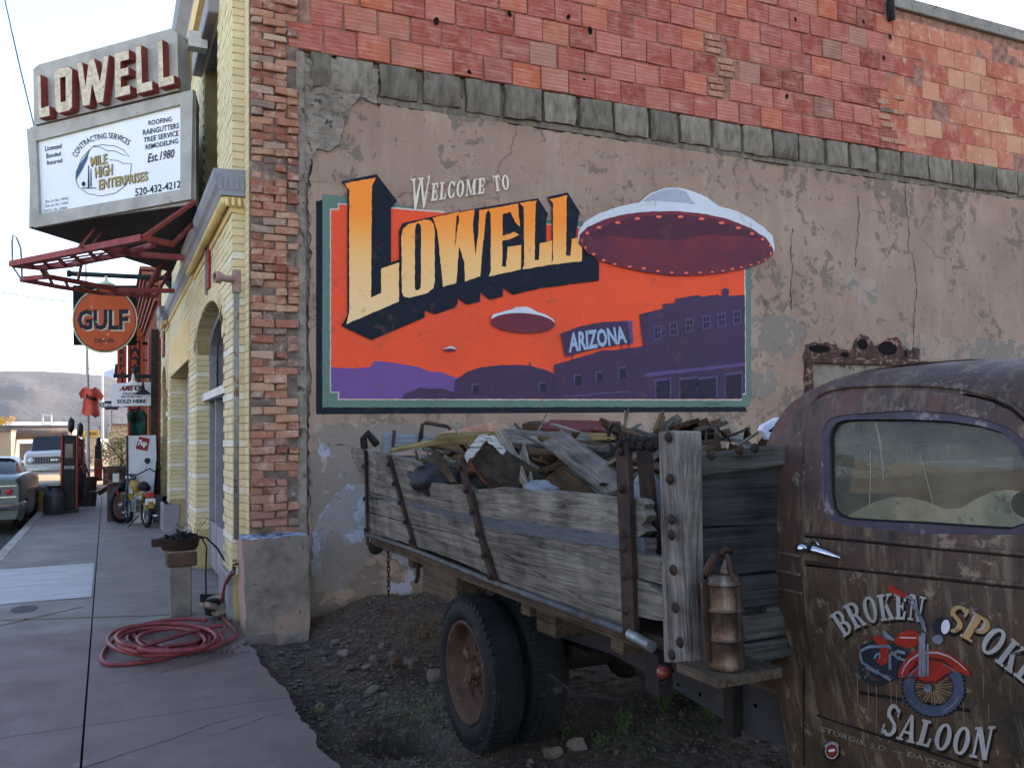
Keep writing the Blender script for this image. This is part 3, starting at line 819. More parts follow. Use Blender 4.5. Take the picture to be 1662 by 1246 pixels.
patch('broken_render', [chop(chop([(wa.x + a, wa.z + b_) for a, b_ in edge_], .08, .02, 5), .03, .008, 6)], lambda u, v: Vector((u, PF - .003, v)), 'rotten_timber', bld)
for x0, x1, z0, z1 in ((-.02, .34, .1, .2), (.8, .98, .16, .3), (1.15, 1.5, .1, .28), (.5, .66, .06, .12), (1.62, 1.68, .08, .17)):
    patch('spall_hole', [chop(ell(wa.x + (x0 + x1) / 2, wa.z + (z0 + z1) / 2, (x1 - x0) / 2, (z1 - z0) / 2, 12), .03, .012, int(x0 * 90))], lambda u, v: Vector((u, PF - .006, v)), 'dark_hole', bld)
# bare brick panel and dark post further along the wall (seen through the cab glass)
bp0, bp1 = PL(1492, 700).x, PL(1572, 700).x
simple('dull_brick', hx('#7a4a38'), hx('#5c382c'), 8, .9, rnd=.15)
db = rough_box(.21, .05, .066, .003, 5); db.materials.append(MATS['dull_brick'])
for r_ in range(20):
    for q in range(int((bp1 - bp0) / .22)):
        inst(db, 'bare_brick', bld, (bp0 + .11 + q * .22 + .1 * (r_ % 2), PF - .04, .75 + r_ * .075))
MB().box(bp1 + .1, bp1 + .75, PF - .06, PF - .002, -.1, 2.25).build('dark_door', 'black', bld)

# ------------------------------------------------------------------ old brick corner pier
YB = 7.95
ob = [rough_box(.203, .12, .063, .010, 40 + s, .007) for s in range(8)] + [rough_box(.098, .12, .063, .009, 50 + s, .007) for s in range(4)]
for me in ob: me.materials.append(MATS['old_brick_clay'])
MB().box(1.16, 1.60, YB + .035, YB + .25, -.1, 7.2).build('corner_pier', 'dark_mortar', bld)
RH = .0715
cnt = 0
for r_ in range(int((6.5 - .8) / RH)):
    z = .82 + r_ * RH
    x = 1.165; k = r_ % 2
    lim = 1.60 + RND.uniform(-.10, .03)
    while x < lim - .06:
        w = .105 if k else .21
        if x + w > lim + .06: w = .105
        me = RND.choice(ob[:8] if w > .2 else ob[8:])
        if RND.random() > .03:
            inst(me, 'old_brick', bld, (x + w / 2, YB + RND.uniform(-.02, .03) + (.03 if RND.random() < .12 else 0), z), (RND.uniform(-.06, .06), RND.uniform(-.02, .02), RND.uniform(-.06, .06))); cnt += 1
        x += w + .004; k = 1 - k if w < .2 else (1 if RND.random() < .4 else 0)
MB().box(1.575, 1.66, YB + .01, WY + .02, .0, zt - .02).build('edge_strip', 'rough_concrete', bld, bev=.02)

# ------------------------------------------------------------------ yellow brick front
fr = thing('front', None, None); fr.parent = bld; fr.location = -bld.location
ZT = 7.2
W1 = (8.95, 11.8, 2.72, 3.18); W2 = (17.6, 19.2, 2.6, 3.1)
def arch_z(w, y):
    c, h = (w[0] + w[1]) / 2, (w[1] - w[0]) / 2
    t = (y - c) / h
    return w[2] + (w[3] - w[2]) * math.sqrt(max(0, 1 - t * t)) if abs(t) < 1 else -1
def arch_loop(w, z0):
    return [(w[0], z0)] + [(w[0] + (w[1] - w[0]) * i / 20, arch_z(w, w[0] + (w[1] - w[0]) * (i + .001 if i < 20 else 19.999) / 20)) for i in range(21)] + [(w[1], z0)]
ENT = (13.05, 16.75, 2.77)
UW = [(9.6, 10.9, 4.35, 6.15), (13.2, 14.6, 4.35, 6.15)]
def solid(y, z):
    for w in (W1, W2):
        if w[0] < y < w[1] and z < arch_z(w, y) + .03: return False
    if ENT[0] < y < ENT[1] and z < ENT[2] + .6: return False
    for u in UW:
        if u[0] < y < u[1] and u[2] < z < u[3]: return False
    return True
outl = [(8.26, -.1)] + arch_loop(W1, -.1) + [(ENT[0], -.1), (ENT[0], ENT[2]), (ENT[1], ENT[2]), (ENT[1], -.1)] + arch_loop(W2, -.1) + [(19.8, -.1), (19.8, ZT), (8.26, ZT)]
holes = [[(u[0], u[2]), (u[1], u[2]), (u[1], u[3]), (u[0], u[3])] for u in UW]
patch('front_wall', [outl] + holes, lambda u, v: Vector((FX + .012, u, v)), 'cream_mortar', bld, thick=(.35, 0, 0))
MB().box(1.152, 1.4, 8.0, 8.3, -.1, ZT).build('corner_return', 'cream_mortar', bld)
bands = [1.60 + .4335 * k for k in range(-4, 6)]
def bandmat(z): 
    if z < 4 and any(abs(z - b_) < RH * .52 for b_ in bands): return 'white_paint_brick'
    return 'yellow_paint_brick'
um = {}
def unit(w, d, h, mt, sd=1):
    key = (w, d, h, mt, sd)
    if key not in um:
        me = rough_box(w, d, h, .0015, sd, .003); me.materials.append(MATS[mt]); um[key] = me
    return um[key]
ns = int((6.7 - .42) / .0722)
for r_ in range(ns):
    z = .45 + r_ * .0722
    inst(unit(.062 if 0 else .25, .05, .064, 'yellow_paint_brick', r_ % 3), 'yellow_brick', bld, (1.150, 8.13, z), (0, 0, -math.pi / 2))
    inst(unit(.118, .05, .064, bandmat(z), r_ % 3), 'yellow_brick', bld, (1.10, 8.255, z))
for r_ in range(int((2.75 - .5) / .0722)):
    z = .53 + r_ * .0722
    inst(unit(.185, .05, .064, bandmat(z)), 'yellow_brick', bld, (1.137, 11.79, z))
for r_ in range(int((2.77 - .6) / .0722)):
    z = .62 + r_ * .0722
    inst(unit(.2, .05, .064, bandmat(z)), 'yellow_brick', bld, (1.15 - .0, 16.745, z))
    inst(unit(.15, .05, .064, bandmat(z)), 'yellow_brick', bld, (1.33, 16.745, z))
MB().box(FX + .012, 1.42, 16.76, 17.0, -.1, 2.77).build('entrance_jamb', 'cream_mortar', bld)
lay = {'yellow_paint_brick': MB(), 'white_paint_brick': MB(), 'skylit_paint_brick': MB()}
for r_ in range(int((ZT - .45) / .0722)):
    z = .45 + r_ * .0722; y = 8.31 - (.11 if r_ % 2 else 0)
    while y < 19.7:
        a, b_ = max(y, 8.262), min(y + .212, 19.8)
        if solid((a + b_) / 2, z) and solid(a + .01, z) and solid(b_ - .01, z) and b_ - a > .04:
            mt = bandmat(z)
            near_edge = any(abs((a + b_) / 2 - e) < .35 for e in (8.6, 12.0, 12.9, 17.0, 17.4, 19.4))
            if mt == 'white_paint_brick' and not near_edge: mt = 'skylit_paint_brick'
            if mt == 'yellow_paint_brick': mt = 'skylit_paint_brick' if z > 2.9 or not near_edge else mt
            j = RND.uniform(-.003, .002)
            lay[mt].box(FX + j, FX + .02, a, b_ - .006, z - .032, z + .032)
        y += .218
for k_, mb in lay.items(): mb.build('front_bricks', k_, bld, kind='stuff')
for w in (W1, W2):      # arch rings of header bricks
    for i in range(17):
        t = math.pi * (i + .5) / 17; c, h = (w[0] + w[1]) / 2, (w[1] - w[0]) / 2
        y, z = c + (h + .07) * math.cos(t), w[2] + (w[3] - w[2] + .07) * math.sin(t)
        mb = MB(); r1 = Vector((0, math.cos(t) * (w[3] - w[2]), math.sin(t) * h)).normalized(); r2 = Vector((1, 0, 0)).cross(r1)
        mb.obox((FX + .07, y, z), (.09, 0, 0), r1 * .07, r2 * (h * 2.2 / 17 * .62)); mb.build('arch_brick', 'yellow_paint_brick', bld, bev=.004)
# solid cream lintel over the recessed entrance
MB().box(FX - .012, FX + .3, ENT[0] - .2, ENT[1] + .02, ENT[2] - .004, ENT[2] + .62).build('lintel', 'yellow_trim', bld, bev=.01)
MB().box(1.42, 1.5, ENT[0], ENT[1], 0, ENT[2]).build('entrance_back', 'grey_trim', bld)
MB().box(1.30, 1.42, 15.9, 16.74, 0, ENT[2] - .01).build('entrance_frame', 'grey_trim', bld)
# plinth blocks
for (a, b_, x) in ((8.30, 8.93, 1.0), (11.82, 13.0, .99), (16.75, 17.55, .93), (19.2, 19.75, .93)):
    MB().box(x, 1.2, a, b_, 0, .43 if a < 16 else .5).build('plinth', 'grey_trim', bld, bev=.01)
MB().box(.97, 1.2, 16.72, 17.5, .0, .5).build('plinth', 'grey_trim', bld)
# windows
simple('glass_dark', hx('#4a4a50'), hx('#2c2c31'), 1, .12, bump=0)
def window(w, arched):
    y0, y1, zs = w[0], w[1], w[2]
    wn = MB(); x = FX + .19
    f = patch('window', [arch_loop(w, .05) if arched else [(y0, w[2]), (y1, w[2]), (y1, w[3]), (y0, w[3])]], lambda u, v: Vector((x + .06, u, v)), 'glass_dark', bld)
    def fp(a, b_, c_, d_, nm='frame', mt='grey_trim', xx=0.0):
        MB().box(x - .03 + xx, x + .05 + xx, a, b_, c_, d_).build(nm, mt, f)
    if arched:
        mb = MB()
        for i in range(20):
            ya, yb = y0 + (y1 - y0) * i / 20, y0 + (y1 - y0) * (i + 1) / 20
            za, zb_ = arch_z(w, ya + .001) - .05, arch_z(w, yb - .001) - .05
            mb.bar((x + .01, ya, za), (x + .01, yb, zb_), .09, .1)
        mb.build('arch_frame', 'grey_trim', f)
        fp(y0, y0 + .09, .05, zs); fp(y1 - .09, y1, .05, zs)
        fp(y0 - .0, y1, 2.13, 2.22, 'transom', 'white_trim', -.09)
        fp(y1 - .75, y1 - .68, .05, 2.13); fp(y0 + .9, y0 + .98, .05, 2.13); fp(y0 + 1.2, y0 + 1.28, .05, 2.13)
        fp(y1 - 1.6, y1 - 1.52, .05, 2.13); fp(y0 + .09, y1 - .09, .05, .62, 'panel', 'grey_trim', .01)
        MB().box(x - .01, x + .03, y0 + .95, y0 + 1.55, 2.24, 2.95).build('red_board', 'red_trim', f)
    else:
        for a, b_, c_, d_ in ((y0, y0 + .07, w[2], w[3]), (y1 - .07, y1, w[2], w[3]), (y0, y1, (w[2] + w[3]) / 2 - .03, (w[2] + w[3]) / 2 + .03)): fp(a, b_, c_, d_)
for w in (W1, W2): window(w, True)
for u in UW:
    window(u, False)
    MB().box(.93, FX + .1, u[0] - .25, u[1] + .25, u[3] - .02, u[3] + .22).build('window_head', 'grey_trim', bld, bev=.01)
# red keystone panels
for yc in (10.15, 18.4):
    MB().box(FX - .03, FX + .02, yc - .09, yc + .09, 3.32, 3.86).build('keystone', 'red_trim', bld)
    MB().box(FX - .045, FX + .02, yc + .09, yc + .14, 3.28, 3.86).build('keystone_edge', 'grey_trim', bld)
# string course: grey moulding over a yellow bead, in three lengths
def course(y0, y1, x, z0, far=False):
    prof = [(x, z0 + .17), (x, z0 + .24), (x + .03, z0 + .24), (1.2, z0 + .25), (1.2, z0), (x + .07, z0), (x + .05, z0 + .06), (x + .02, z0 + .1)]
    MB().prism([(p[0], y0, p[1]) for p in prof], (0, y1 - y0, 0)).build('cornice', 'grey_trim', bld)
    MB().tube([(x + .10, y0 + .03, z0 - .05), (x + .10, y1, z0 - .05)], .045, 8).build('bead', 'yellow_trim', bld, smooth=True)
    prof = [(x + .12, z0 - .001), (1.18, z0 - .001), (1.18, z0 - .16), (x + .16, z0 - .14)]
    MB().prism([(p[0], y0 + .04, p[1]) for p in prof], (0, y1 - y0 - .04, 0)).build('bed_moulding', 'yellow_trim', bld)
    m = MB()
    for i in range(5): m.box(x + .04 + i * .05, x + .07 + i * .05, y0 - .008, y0 + .01, z0 + .05, z0 + .16)
    m.build('dentil', 'grey_trim', bld)
    m = MB()
    for i in range(4): m.tube([(x + .12 + i * .055, y0 + .02, z0 - .02), (x + .12 + i * .055, y0 + .0, z0 - .1)], .02, 6)
    m.build('egg_moulding', 'yellow_trim', bld, smooth=True)
course(8.20, 12.0, .87, 3.88); course(12.1, 19.6, .95, 3.88); course(17.0, 17.9, .86, 3.86)
zc = 1.65 + (6.3 - 1.65) * 1.087
zc = 7.0
prof = [(.8, zc + .5), (1.2, zc + .5), (1.2, zc), (.98, zc), (.94, zc + .12), (.82, zc + .28)]
MB().prism([(p[0], 8.3, p[1]) for p in prof], (0, 11.4, 0)).build('top_cornice', 'grey_trim', bld)
MB().box(.93, FX - .005, 8.3, 19.7, zc - .32, zc - .002).build('frieze', 'yellow_trim', bld)
# pipe with open elbow
pp = thing('drain_pipe', 'rusty vertical pipe with an open elbow at its top, clamped to the brick corner', 'pipe', (1.02, 7.9, .75))
simple('pipe_grey', hx('#8f8a82'), hx('#6a625b'), 9, .6, .2, spot=hx('#6b4334'), spots=.56, rnd=.1)
simple('pipe_rust', hx('#a58a7c'), hx('#7a5a4c'), 9, .7, .2)
MB().tube([(1.03, 7.88, .78), (1.03, 7.88, 2.98)], .024, 10).build('riser', 'pipe_grey', pp, smooth=True)
MB().tube([(1.03, 7.88, 2.93), (1.03, 7.88, 3.13)], .04, 10).build('tee', 'pipe_rust', pp, smooth=True, auto=True)
MB().tube([(1.03, 7.88, 3.04), (.88, 7.84, 3.05)], .032, 10).build('spout', 'pipe_rust', pp, smooth=True, auto=True)
MB().lathe([(.03, 0), (.05, 0), (.052, .05), (.036, .05)], (.89, 7.845, 3.05), (-1, -.25, 0), 12, True).build('flange', 'pipe_rust', pp)
MB().lathe([(.0, .03), (.04, .03)], (.89, 7.845, 3.05), (-1, -.25, 0), 12).build('opening', 'dark_hole', pp)

# ------------------------------------------------------------------ the mural, painted on the plaster
mu_pl = onY(PF)
def lay_(k): return (0, -.003 * k, 0)
P_ = lambda u, v: mu_pl(u, v)
mur = patch('mural', [[(513, 327), (523, 325), (523, 660), (1209, 659), (1213, 668), (513, 672)]], P_, 'mural_navy', bld, off=lay_(1), label='navy drop shadow of the painted panel')
def mp(name, pts, m_, k, **kw):
    lps = [pts] if not isinstance(pts[0][0], (tuple, list)) else pts
    if len(lps[0]) < 45 and name not in ('saucer_light', 'pane'): lps = [chop(lp, 5, .45, len(name) + len(lp)) for lp in lps]
    return patch(name, lps, P_, m_, mur, off=lay_(k), **kw)
mp('frame_band', [(523, 315), (563, 319), (640, 331), (722, 345), (860, 356), (975, 361), (1212, 392), (1218, 392), (1218, 648), (1214, 660), (523, 661)], 'mural_teal', 2)
mp('panel_line', [(535, 339), (548, 339), (548, 330), (720, 343), (722, 350), (940, 368), (1206, 399), (1209, 399), (1210, 640), (1204, 641), (1203, 650), (548, 649), (548, 637), (535, 637)], 'mural_line', 3)
mp('orange_sky', [(537, 341), (550, 341), (550, 332), (720, 346), (940, 371), (1204, 402), (1207, 402), (1207.5, 638), (1201, 639), (1201, 647.5), (550, 647), (550, 635), (537, 635)], 'mural_orange', 4)
mp('violet_hills', [(537, 596), (570, 598), (600, 596), (607, 586), (625, 587), (660, 592), (680, 596), (700, 604), (712, 603), (742, 614), (760, 626), (760, 647), (550, 647), (550, 635), (537, 635)], 'mural_violet', 5)
mp('dark_ridge', [(652, 647), (654, 640), (672, 633), (680, 629), (700, 631), (715, 630), (738, 637), (738, 647)], 'mural_purple', 6)
mp('dome_roof', [(736, 647), (737, 618), (745, 612), (758, 603), (780, 596), (805, 593), (835, 592), (858, 593), (858, 587), (860, 587), (860, 594), (880, 599), (895, 605), (900, 611), (900, 647)], 'mural_purple', 6)
mp('long_building', [(898, 647), (898, 592), (930, 583), (960, 574), (974, 569), (1000, 568), (1042, 562), (1036, 511), (1074, 501), (1074, 494), (1094, 492), (1094, 485), (1133, 479), (1136, 482), (1164, 478), (1165, 481), (1170, 480), (1170, 470), (1175, 468), (1181, 470), (1181, 481), (1207, 479), (1207.5, 638), (1201, 639), (1201, 647)], 'mural_purple', 7)
for i, (x, y) in enumerate(((1065, 540), (1091, 534), (1117, 528), (1144, 523), (1169, 519), (1194, 515))):
    mp('window_edge', [(x - 7, y - 10), (x + 6, y - 12), (x + 7, y + 11), (x - 6, y + 13)], 'mural_window_edge', 8)
    for (a, b_, c_, d_) in ((-4.5, -.5, -8, -.5), (.8, 4.5, -9, -1.2), (-4.2, -.2, 1.5, 10), (1, 5, 1, 9)):
        mp('pane', [(x + a, y + c_), (x + b_, y + c_ - .6), (x + b_, y + d_ - .4), (x + a, y + d_)], 'mural_dark_window', 9)
for x, y, w, h in ((936, 617, 5.5, 8), (971, 612, 5, 8), (1008, 606, 5.5, 9), (770, 631, 5, 7), (879, 628, 5.5, 7)):
    mp('window_edge', [(x - w - 1.5, y - h - 1), (x + w, y - h - 2), (x + w, y + h), (x - w - 1.5, y + h)], 'mural_window_edge', 8)
    mp('pane', [(x - w + 1, y - h + 1.5), (x + w, y - h + .5), (x + w, y + h), (x - w + 1, y + h)], 'mural_dark_window', 9)
mp('awning', [(1040, 612), (1050, 605), (1207, 589), (1207, 594), (1050, 611)], 'mural_lilac', 8)
mp('pipe_line', [(912, 643), (1020, 634), (1020, 636), (912, 645)], 'mural_lilac', 8)
for x0, y0, x1, y1 in ((1063, 616, 1085, 646), (1102, 614, 1128, 646), (1130, 613, 1160, 646), (1176, 606, 1201, 646)):
    mp('shop_edge', [(x0 - 2, y0), (x1 + 2, y0 - 3), (x1 + 2, y1), (x0 - 2, y1)], 'mural_window_edge', 8)
    mp('shop_glass', [(x0, y0 + 3), (x1, y0), (x1, y1), (x0, y1)], 'mural_dark_window', 9)
mp('sign_side', [(1015, 521), (1024, 521), (1026, 556), (1020, 561)], 'mural_lilac', 8)
mp('sign_board', [(908, 542), (940, 530), (975, 523), (1016, 521), (1022, 557), (985, 563), (950, 570), (916, 580)], 'mural_purple', 9)
for x, y in ((927, 577), (1007, 559), (1019, 557)): mp('sign_leg', [(x - .8, y), (x + .8, y), (x + .8, y + 8), (x - .8, y + 8)], 'mural_purple', 9)
write('arizona', 'ARIZONA', quad((921, 540), (1011, 529), (1016, 557), (921, 573)), P_, 'mural_pale_blue', mur, off=lay_(10), bold=.035)
write('signature', 'Hoyuboi', quad((1145, 654), (1168, 653), (1168, 657), (1145, 658)), P_, 'mural_navy', mur, off=lay_(5))
# saucers
def saucer(cx, cy, rx, ry, top, dome, rim):
    mp('saucer_hull', top, 'mural_saucer_white', 9)
    if dome: mp('saucer_dome', dome, 'mural_saucer_grey', 10)
    mp('saucer_belly', [ell(cx, cy, rx, ry, 60, rot=rim)], 'mural_maroon', 10)
z2 = lambda pts: [(880 + x / 2.831, 260 + y / 2.831) for x, y in pts]
big = z2([(158, 380), (160, 330), (185, 290), (250, 250), (340, 218), (440, 197), (490, 155), (560, 131), (620, 130), (690, 148), (750, 175), (800, 213), (880, 235), (950, 270), (1010, 310), (1050, 350), (1060, 410), (1045, 440), (900, 430), (300, 420)])
saucer(0, 0, 1, 1, big, None, 0) if False else mp('saucer_hull', big, 'mural_saucer_white', 11)
mp('saucer_dome', z2([(450, 192), (500, 158), (560, 137), (610, 134), (655, 150), (680, 190), (700, 205), (600, 195), (520, 190)]), 'mural_saucer_grey', 12)
belly = z2([(160, 385), (165, 345), (200, 310), (280, 275), (380, 250), (500, 238), (620, 238), (740, 250), (850, 275), (950, 315), (1020, 360), (1052, 410), (1050, 440), (1000, 475), (930, 500), (820, 522), (700, 533), (600, 533), (480, 520), (360, 495), (270, 468), (200, 430)])
mp('saucer_belly', belly, 'mural_maroon', 12, step=0)
mp('saucer_shade', z2([(205, 345), (300, 295), (420, 262), (600, 252), (760, 268), (930, 320), (1000, 365), (900, 350), (760, 345), (600, 370), (420, 360), (300, 350)]), 'mural_maroon_dark', 13)
lights = [(173, 373, 3, 8), (190, 405, 5, 7), (228, 435, 9, 6), (273, 463, 9, 6), (323, 481, 10, 5), (392, 493, 11, 5), (457, 500, 11, 5), (521, 512, 9, 5), (585, 519, 9, 5), (652, 521, 10, 5), (715, 519, 9, 4), (771, 516, 8, 4), (820, 511, 8, 4), (863, 503, 9, 5), (905, 495, 8, 4), (948, 484, 8, 4), (984, 472, 6, 4), (1014, 459, 6, 4), (1040, 432, 4, 8), (1036, 396, 5, 6), (1002, 366, 8, 5), (953, 341, 10, 6), (890, 315, 12, 6), (814, 292, 14, 6), (722, 273, 14, 6), (626, 264, 14, 6), (526, 264, 14, 6), (428, 272, 13, 6), (338, 291, 13, 6), (252, 313, 12, 6), (198, 339, 8, 7)]
for x, y, a, b_ in lights: mp('saucer_light', z2(ell(x, y, a, b_, 10)), 'mural_light', 14)
mp('saucer_hull', [(795, 518), (798, 511), (815, 506), (828, 503), (836, 499), (850, 498), (860, 501), (868, 506), (885, 512), (896, 519), (898, 524), (880, 522), (820, 516)], 'mural_saucer_white', 11)
mp('saucer_belly', ell(846.5, 525, 51.5, 16.2, 40, rot=3), 'mural_maroon', 12)
mp('saucer_hull', [(717, 567), (725, 564), (730, 562), (735, 564), (739, 567)], 'mural_saucer_white', 11)
mp('saucer_belly', ell(728, 568.5, 10, 2.6, 20), 'mural_maroon', 12)
# LOWELL letters: navy extrusion then the gradient faces
z1 = lambda pts: [(500 + x / 2.831, 260 + y / 2.831) for x, y in pts]
mp('letter_shadow', z1([(148, 100), (312, 68), (405, 190), (378, 222), (378, 472), (415, 458), (414, 330), (430, 292), (560, 264), (566, 262), (700, 236), (1052, 178), (1098, 250), (1090, 283), (1090, 375), (1115, 372), (1115, 215), (1093, 172), (1188, 151), (1246, 245), (1238, 260), (1225, 357), (1255, 400), (1332, 470), (1332, 556), (1200, 572), (1194, 562), (1192, 574), (1062, 590), (1055, 582), (1056, 592), (935, 620), (892, 588), (890, 628), (830, 643), (788, 608), (786, 652), (724, 666), (684, 634), (683, 660), (668, 680), (575, 710), (533, 690), (532, 724), (288, 827), (150, 762), (178, 715), (178, 130)]), 'mural_navy', 8)
GR = (0.055, 1.9, None)
b = NB('mural_letter'); v = b.coord(inst=False)
tc = b.n('ShaderNodeTexCoord'); sx = b.n('ShaderNodeSeparateXYZ'); b.l(tc.outputs['Object'], sx.inputs[0])
t = b.math('SUBTRACT', sx.outputs['Z'], b.math('MULTIPLY', sx.outputs['X'], .04))
t = b.math('ADD', b.math('MULTIPLY', b.math('SUBTRACT', t, 2.4), .62), b.math('MULTIPLY', b.math('SUBTRACT', b.noise(v, 3, 5, .6), .5), .06))
col = b.ramp(t, [(.28, hx('#e3b985')), (.58, hx('#e6ad6c')), (.74, hx('#ee9646')), (.84, hx('#ef8533'))])
st = b.ramp(b.noise(v, 7, 8, .75), [(.59, 0.0), (.68, .5)])
col = b.mix(st, col, hx('#a86a3c'))
b.bump(b.noise(v, 30, 8, .7), .35, .01); b.out(col, .75)
def lt(loops, k=9): mp('letter_face', [z1(lp) for lp in loops], 'mural_letter', k)
lt([[(165, 110), (308, 84), (290, 125), (286, 633), (332, 612), (332, 500), (414, 472), (414, 650), (172, 755), (186, 700), (186, 140)]])
lt([[(425, 350), (432, 318), (455, 298), (530, 276), (560, 280), (574, 300), (578, 330), (578, 560), (572, 590), (545, 612), (460, 634), (435, 628), (427, 605)], [(492, 300), (488, 320), (486, 585), (490, 600), (505, 598), (514, 585), (516, 320), (512, 300), (500, 290)]])
lt([[(568, 268), (690, 240), (678, 262), (668, 420), (680, 330), (690, 270), (684, 246), (760, 230), (752, 300), (765, 440), (778, 330), (782, 232), (826, 228), (812, 250), (786, 535), (716, 560), (714, 470), (690, 400), (676, 566), (616, 584), (590, 330)]])
lt([[(822, 228), (960, 202), (968, 308), (948, 290), (925, 240), (890, 250), (888, 350), (920, 342), (940, 332), (965, 345), (940, 358), (915, 368), (888, 372), (886, 490), (905, 492), (912, 400), (975, 392), (972, 505), (825, 536), (835, 510), (834, 250)]])
lt([[(966, 200), (1046, 188), (1040, 205), (1036, 462), (1056, 460), (1058, 384), (1116, 372), (1114, 482), (980, 504), (988, 480), (986, 220)]])
lt([[(1104, 182), (1186, 164), (1182, 185), (1180, 440), (1200, 442), (1206, 364), (1236, 358), (1254, 400), (1252, 466), (1108, 482), (1120, 460), (1120, 200)]])
slab('welcome', 'ELCOME', quad((699, 299), (786, 290), (785, 315), (697, 328)), P_, 'mural_cream', mur, lay_(10), (0, -.0004, 0), gap=.08)
slab('to', 'TO', quad((797, 287), (824, 285), (825, 309), (801, 312)), P_, 'mural_cream', mur, lay_(10), (0, -.0004, 0), gap=.1)
z4 = z1
for k_, lp_ in enumerate(([(462, 92), (492, 88), (486, 98), (492, 215), (484, 240), (478, 100)], [(524, 84), (500, 98), (484, 240), (490, 240), (516, 130)] if False else [(484, 240), (490, 180), (510, 92), (516, 92), (494, 222)], [(497, 88), (528, 84), (522, 94), (532, 205), (524, 228), (512, 98)], [(524, 230), (530, 180), (548, 84), (541, 82), (553, 74), (556, 78), (552, 96), (533, 212)])): mp('swash_w', z4(lp_), 'mural_cream', 10 + k_ * .2)
# ================================================================== the old truck
wood('silver_plank', hx('#8c867c'), hx('#221e1a'), 'Y', 1.0, .18, 1.0, contrast=(.33, .68))
wood('grey_plank', hx('#77736e'), hx('#1c1a18'), 'X', 1.0, .15, .9, contrast=(.36, .74))
wood('dark_plank', hx('#4c4b4d'), hx('#151415'), 'X', 1.0, .12, .8, contrast=(.34, .78))
wood('post_wood', hx('#88817a'), hx('#201d1a'), 'Z', 1.0, .1, 1.0)
wood('floor_wood', hx('#5f5142'), hx('#211a14'), 'Y', .8, .1, .8)
simple('strap_iron', hx('#4a3a34'), hx('#2c2321'), 14, .75, .3, rnd=.1, bump=.4)
simple('bolt_iron', hx('#3f302a'), hx('#241c19'), 25, .7, .3)
simple('galv', hx('#8f9496'), hx('#5c6062'), 12, .45, .6, spot=hx('#5b4a40'), spots=.58)
simple('dull_pipe', hx('#5c5e60'), hx('#3a3b3d'), 12, .6, .3, spot=hx('#4b3a31'), spots=.55)
simple('grey_band', hx('#5e646c'), hx('#3d4249'), 5, .65, .2, bump=.3, stretch=(14, 1, 14))
simple('frame_steel', hx('#383b42'), hx('#26282d'), 4, .6, .3, spot=hx('#4a3b33'), spots=.6)
simple('under_iron', hx('#2d2827'), hx('#1b1817'), 10, .85, .2)
simple('rubber', hx('#1d1f22'), hx('#141517'), 7, .75, spot=hx('#3c3c3c'), spots=.62, bump=.35, bscale=50)
simple('rim_rust', hx('#553e33'), hx('#30231d'), 7, .7, .2, spot=hx('#7f6358'), spots=.6, bump=.4)
simple('red_lamp', hx('#7c3228'), hx('#5a231b'), 7, .35)
simple('chrome', hx('#c9ccd2'), hx('#9ba0aa'), 4, .18, 1.0, bump=0)

def rustpaint(name, seed, warm=0.0):
    b = NB(name); tcc = b.coord((1, 1, 1), inst=False)
    mp_ = b.n('ShaderNodeMapping'); mp_.inputs['Location'].default_value = (seed, seed * 1.7, 0); b.l(tcc, mp_.inputs[0]); v = mp_.outputs[0]
    col = b.ramp(b.noise(v, 2.6, 9, .7), [(.30, hx('#181913')), (.42, hx('#352c22')), (.50, hx('#463526')), (.58, hx('#3a2e26')), (.68, hx('#573b2c')), (.8, hx('#44302b'))])
    tcw = b.n('ShaderNodeTexCoord'); sx = b.n('ShaderNodeSeparateXYZ'); b.l(tcw.outputs['Object'], sx.inputs[0])
    up = b.ramp(b.math('ADD', b.math('MULTIPLY', sx.outputs['Z'], .5), b.math('MULTIPLY', b.noise(v, 1.5, 5, .6), .2)), [(.68 - warm, 0.0), (.90 - warm, 1.0)])
    col = b.mix(b.math('MULTIPLY', up, .75), col, b.ramp(b.noise(v, 3.3, 9, .7), [(.32, hx('#332a2b')), (.52, hx('#4c3633')), (.62, hx('#5f3631')), (.75, hx('#4d4349'))]))
    drip = b.coord((7, 7, 1.1), inst=False)
    col = b.mix(b.ramp(b.noise(drip, 2.3, 9, .75, .3), [(.52, 0.0), (.62, .7)]), col, hx('#6d6450'))
    col = b.mix(b.ramp(b.noise(drip, 3.6, 8, .75), [(.57, 0.0), (.64, .8)]), col, hx('#1d211b'))
    col = b.mix(b.ramp(b.noise(v, 9, 10, .78), [(.575, 0.0), (.62, .65)]), col, hx('#857a66'))
    col = b.mix(b.ramp(b.noise(v, 34, 6, .78), [(.63, 0.0), (.67, .7)]), col, hx('#2a1d17'))
    hh = b.math('ADD', b.math('MULTIPLY', b.noise(v, 2.2, 3, .5), 2.2), b.noise(v, 26, 9, .75))
    b.bump(hh, .45, .008)
    b.out(col, b.ramp(b.noise(v, 5, 6, .7), [(.3, .42), (.7, .75)]), .0, .35)
rustpaint('rust_paint', 3.0); rustpaint('rust_paint_roof', 9.0, .15)
simple('blue_worn_edge', hx('#4c4650'), hx('#33303a'), 9, .5, spot=hx('#75706f'), spots=.58)
simple('gasket', hx('#17171a'), hx('#0f0f11'), 9, .7)

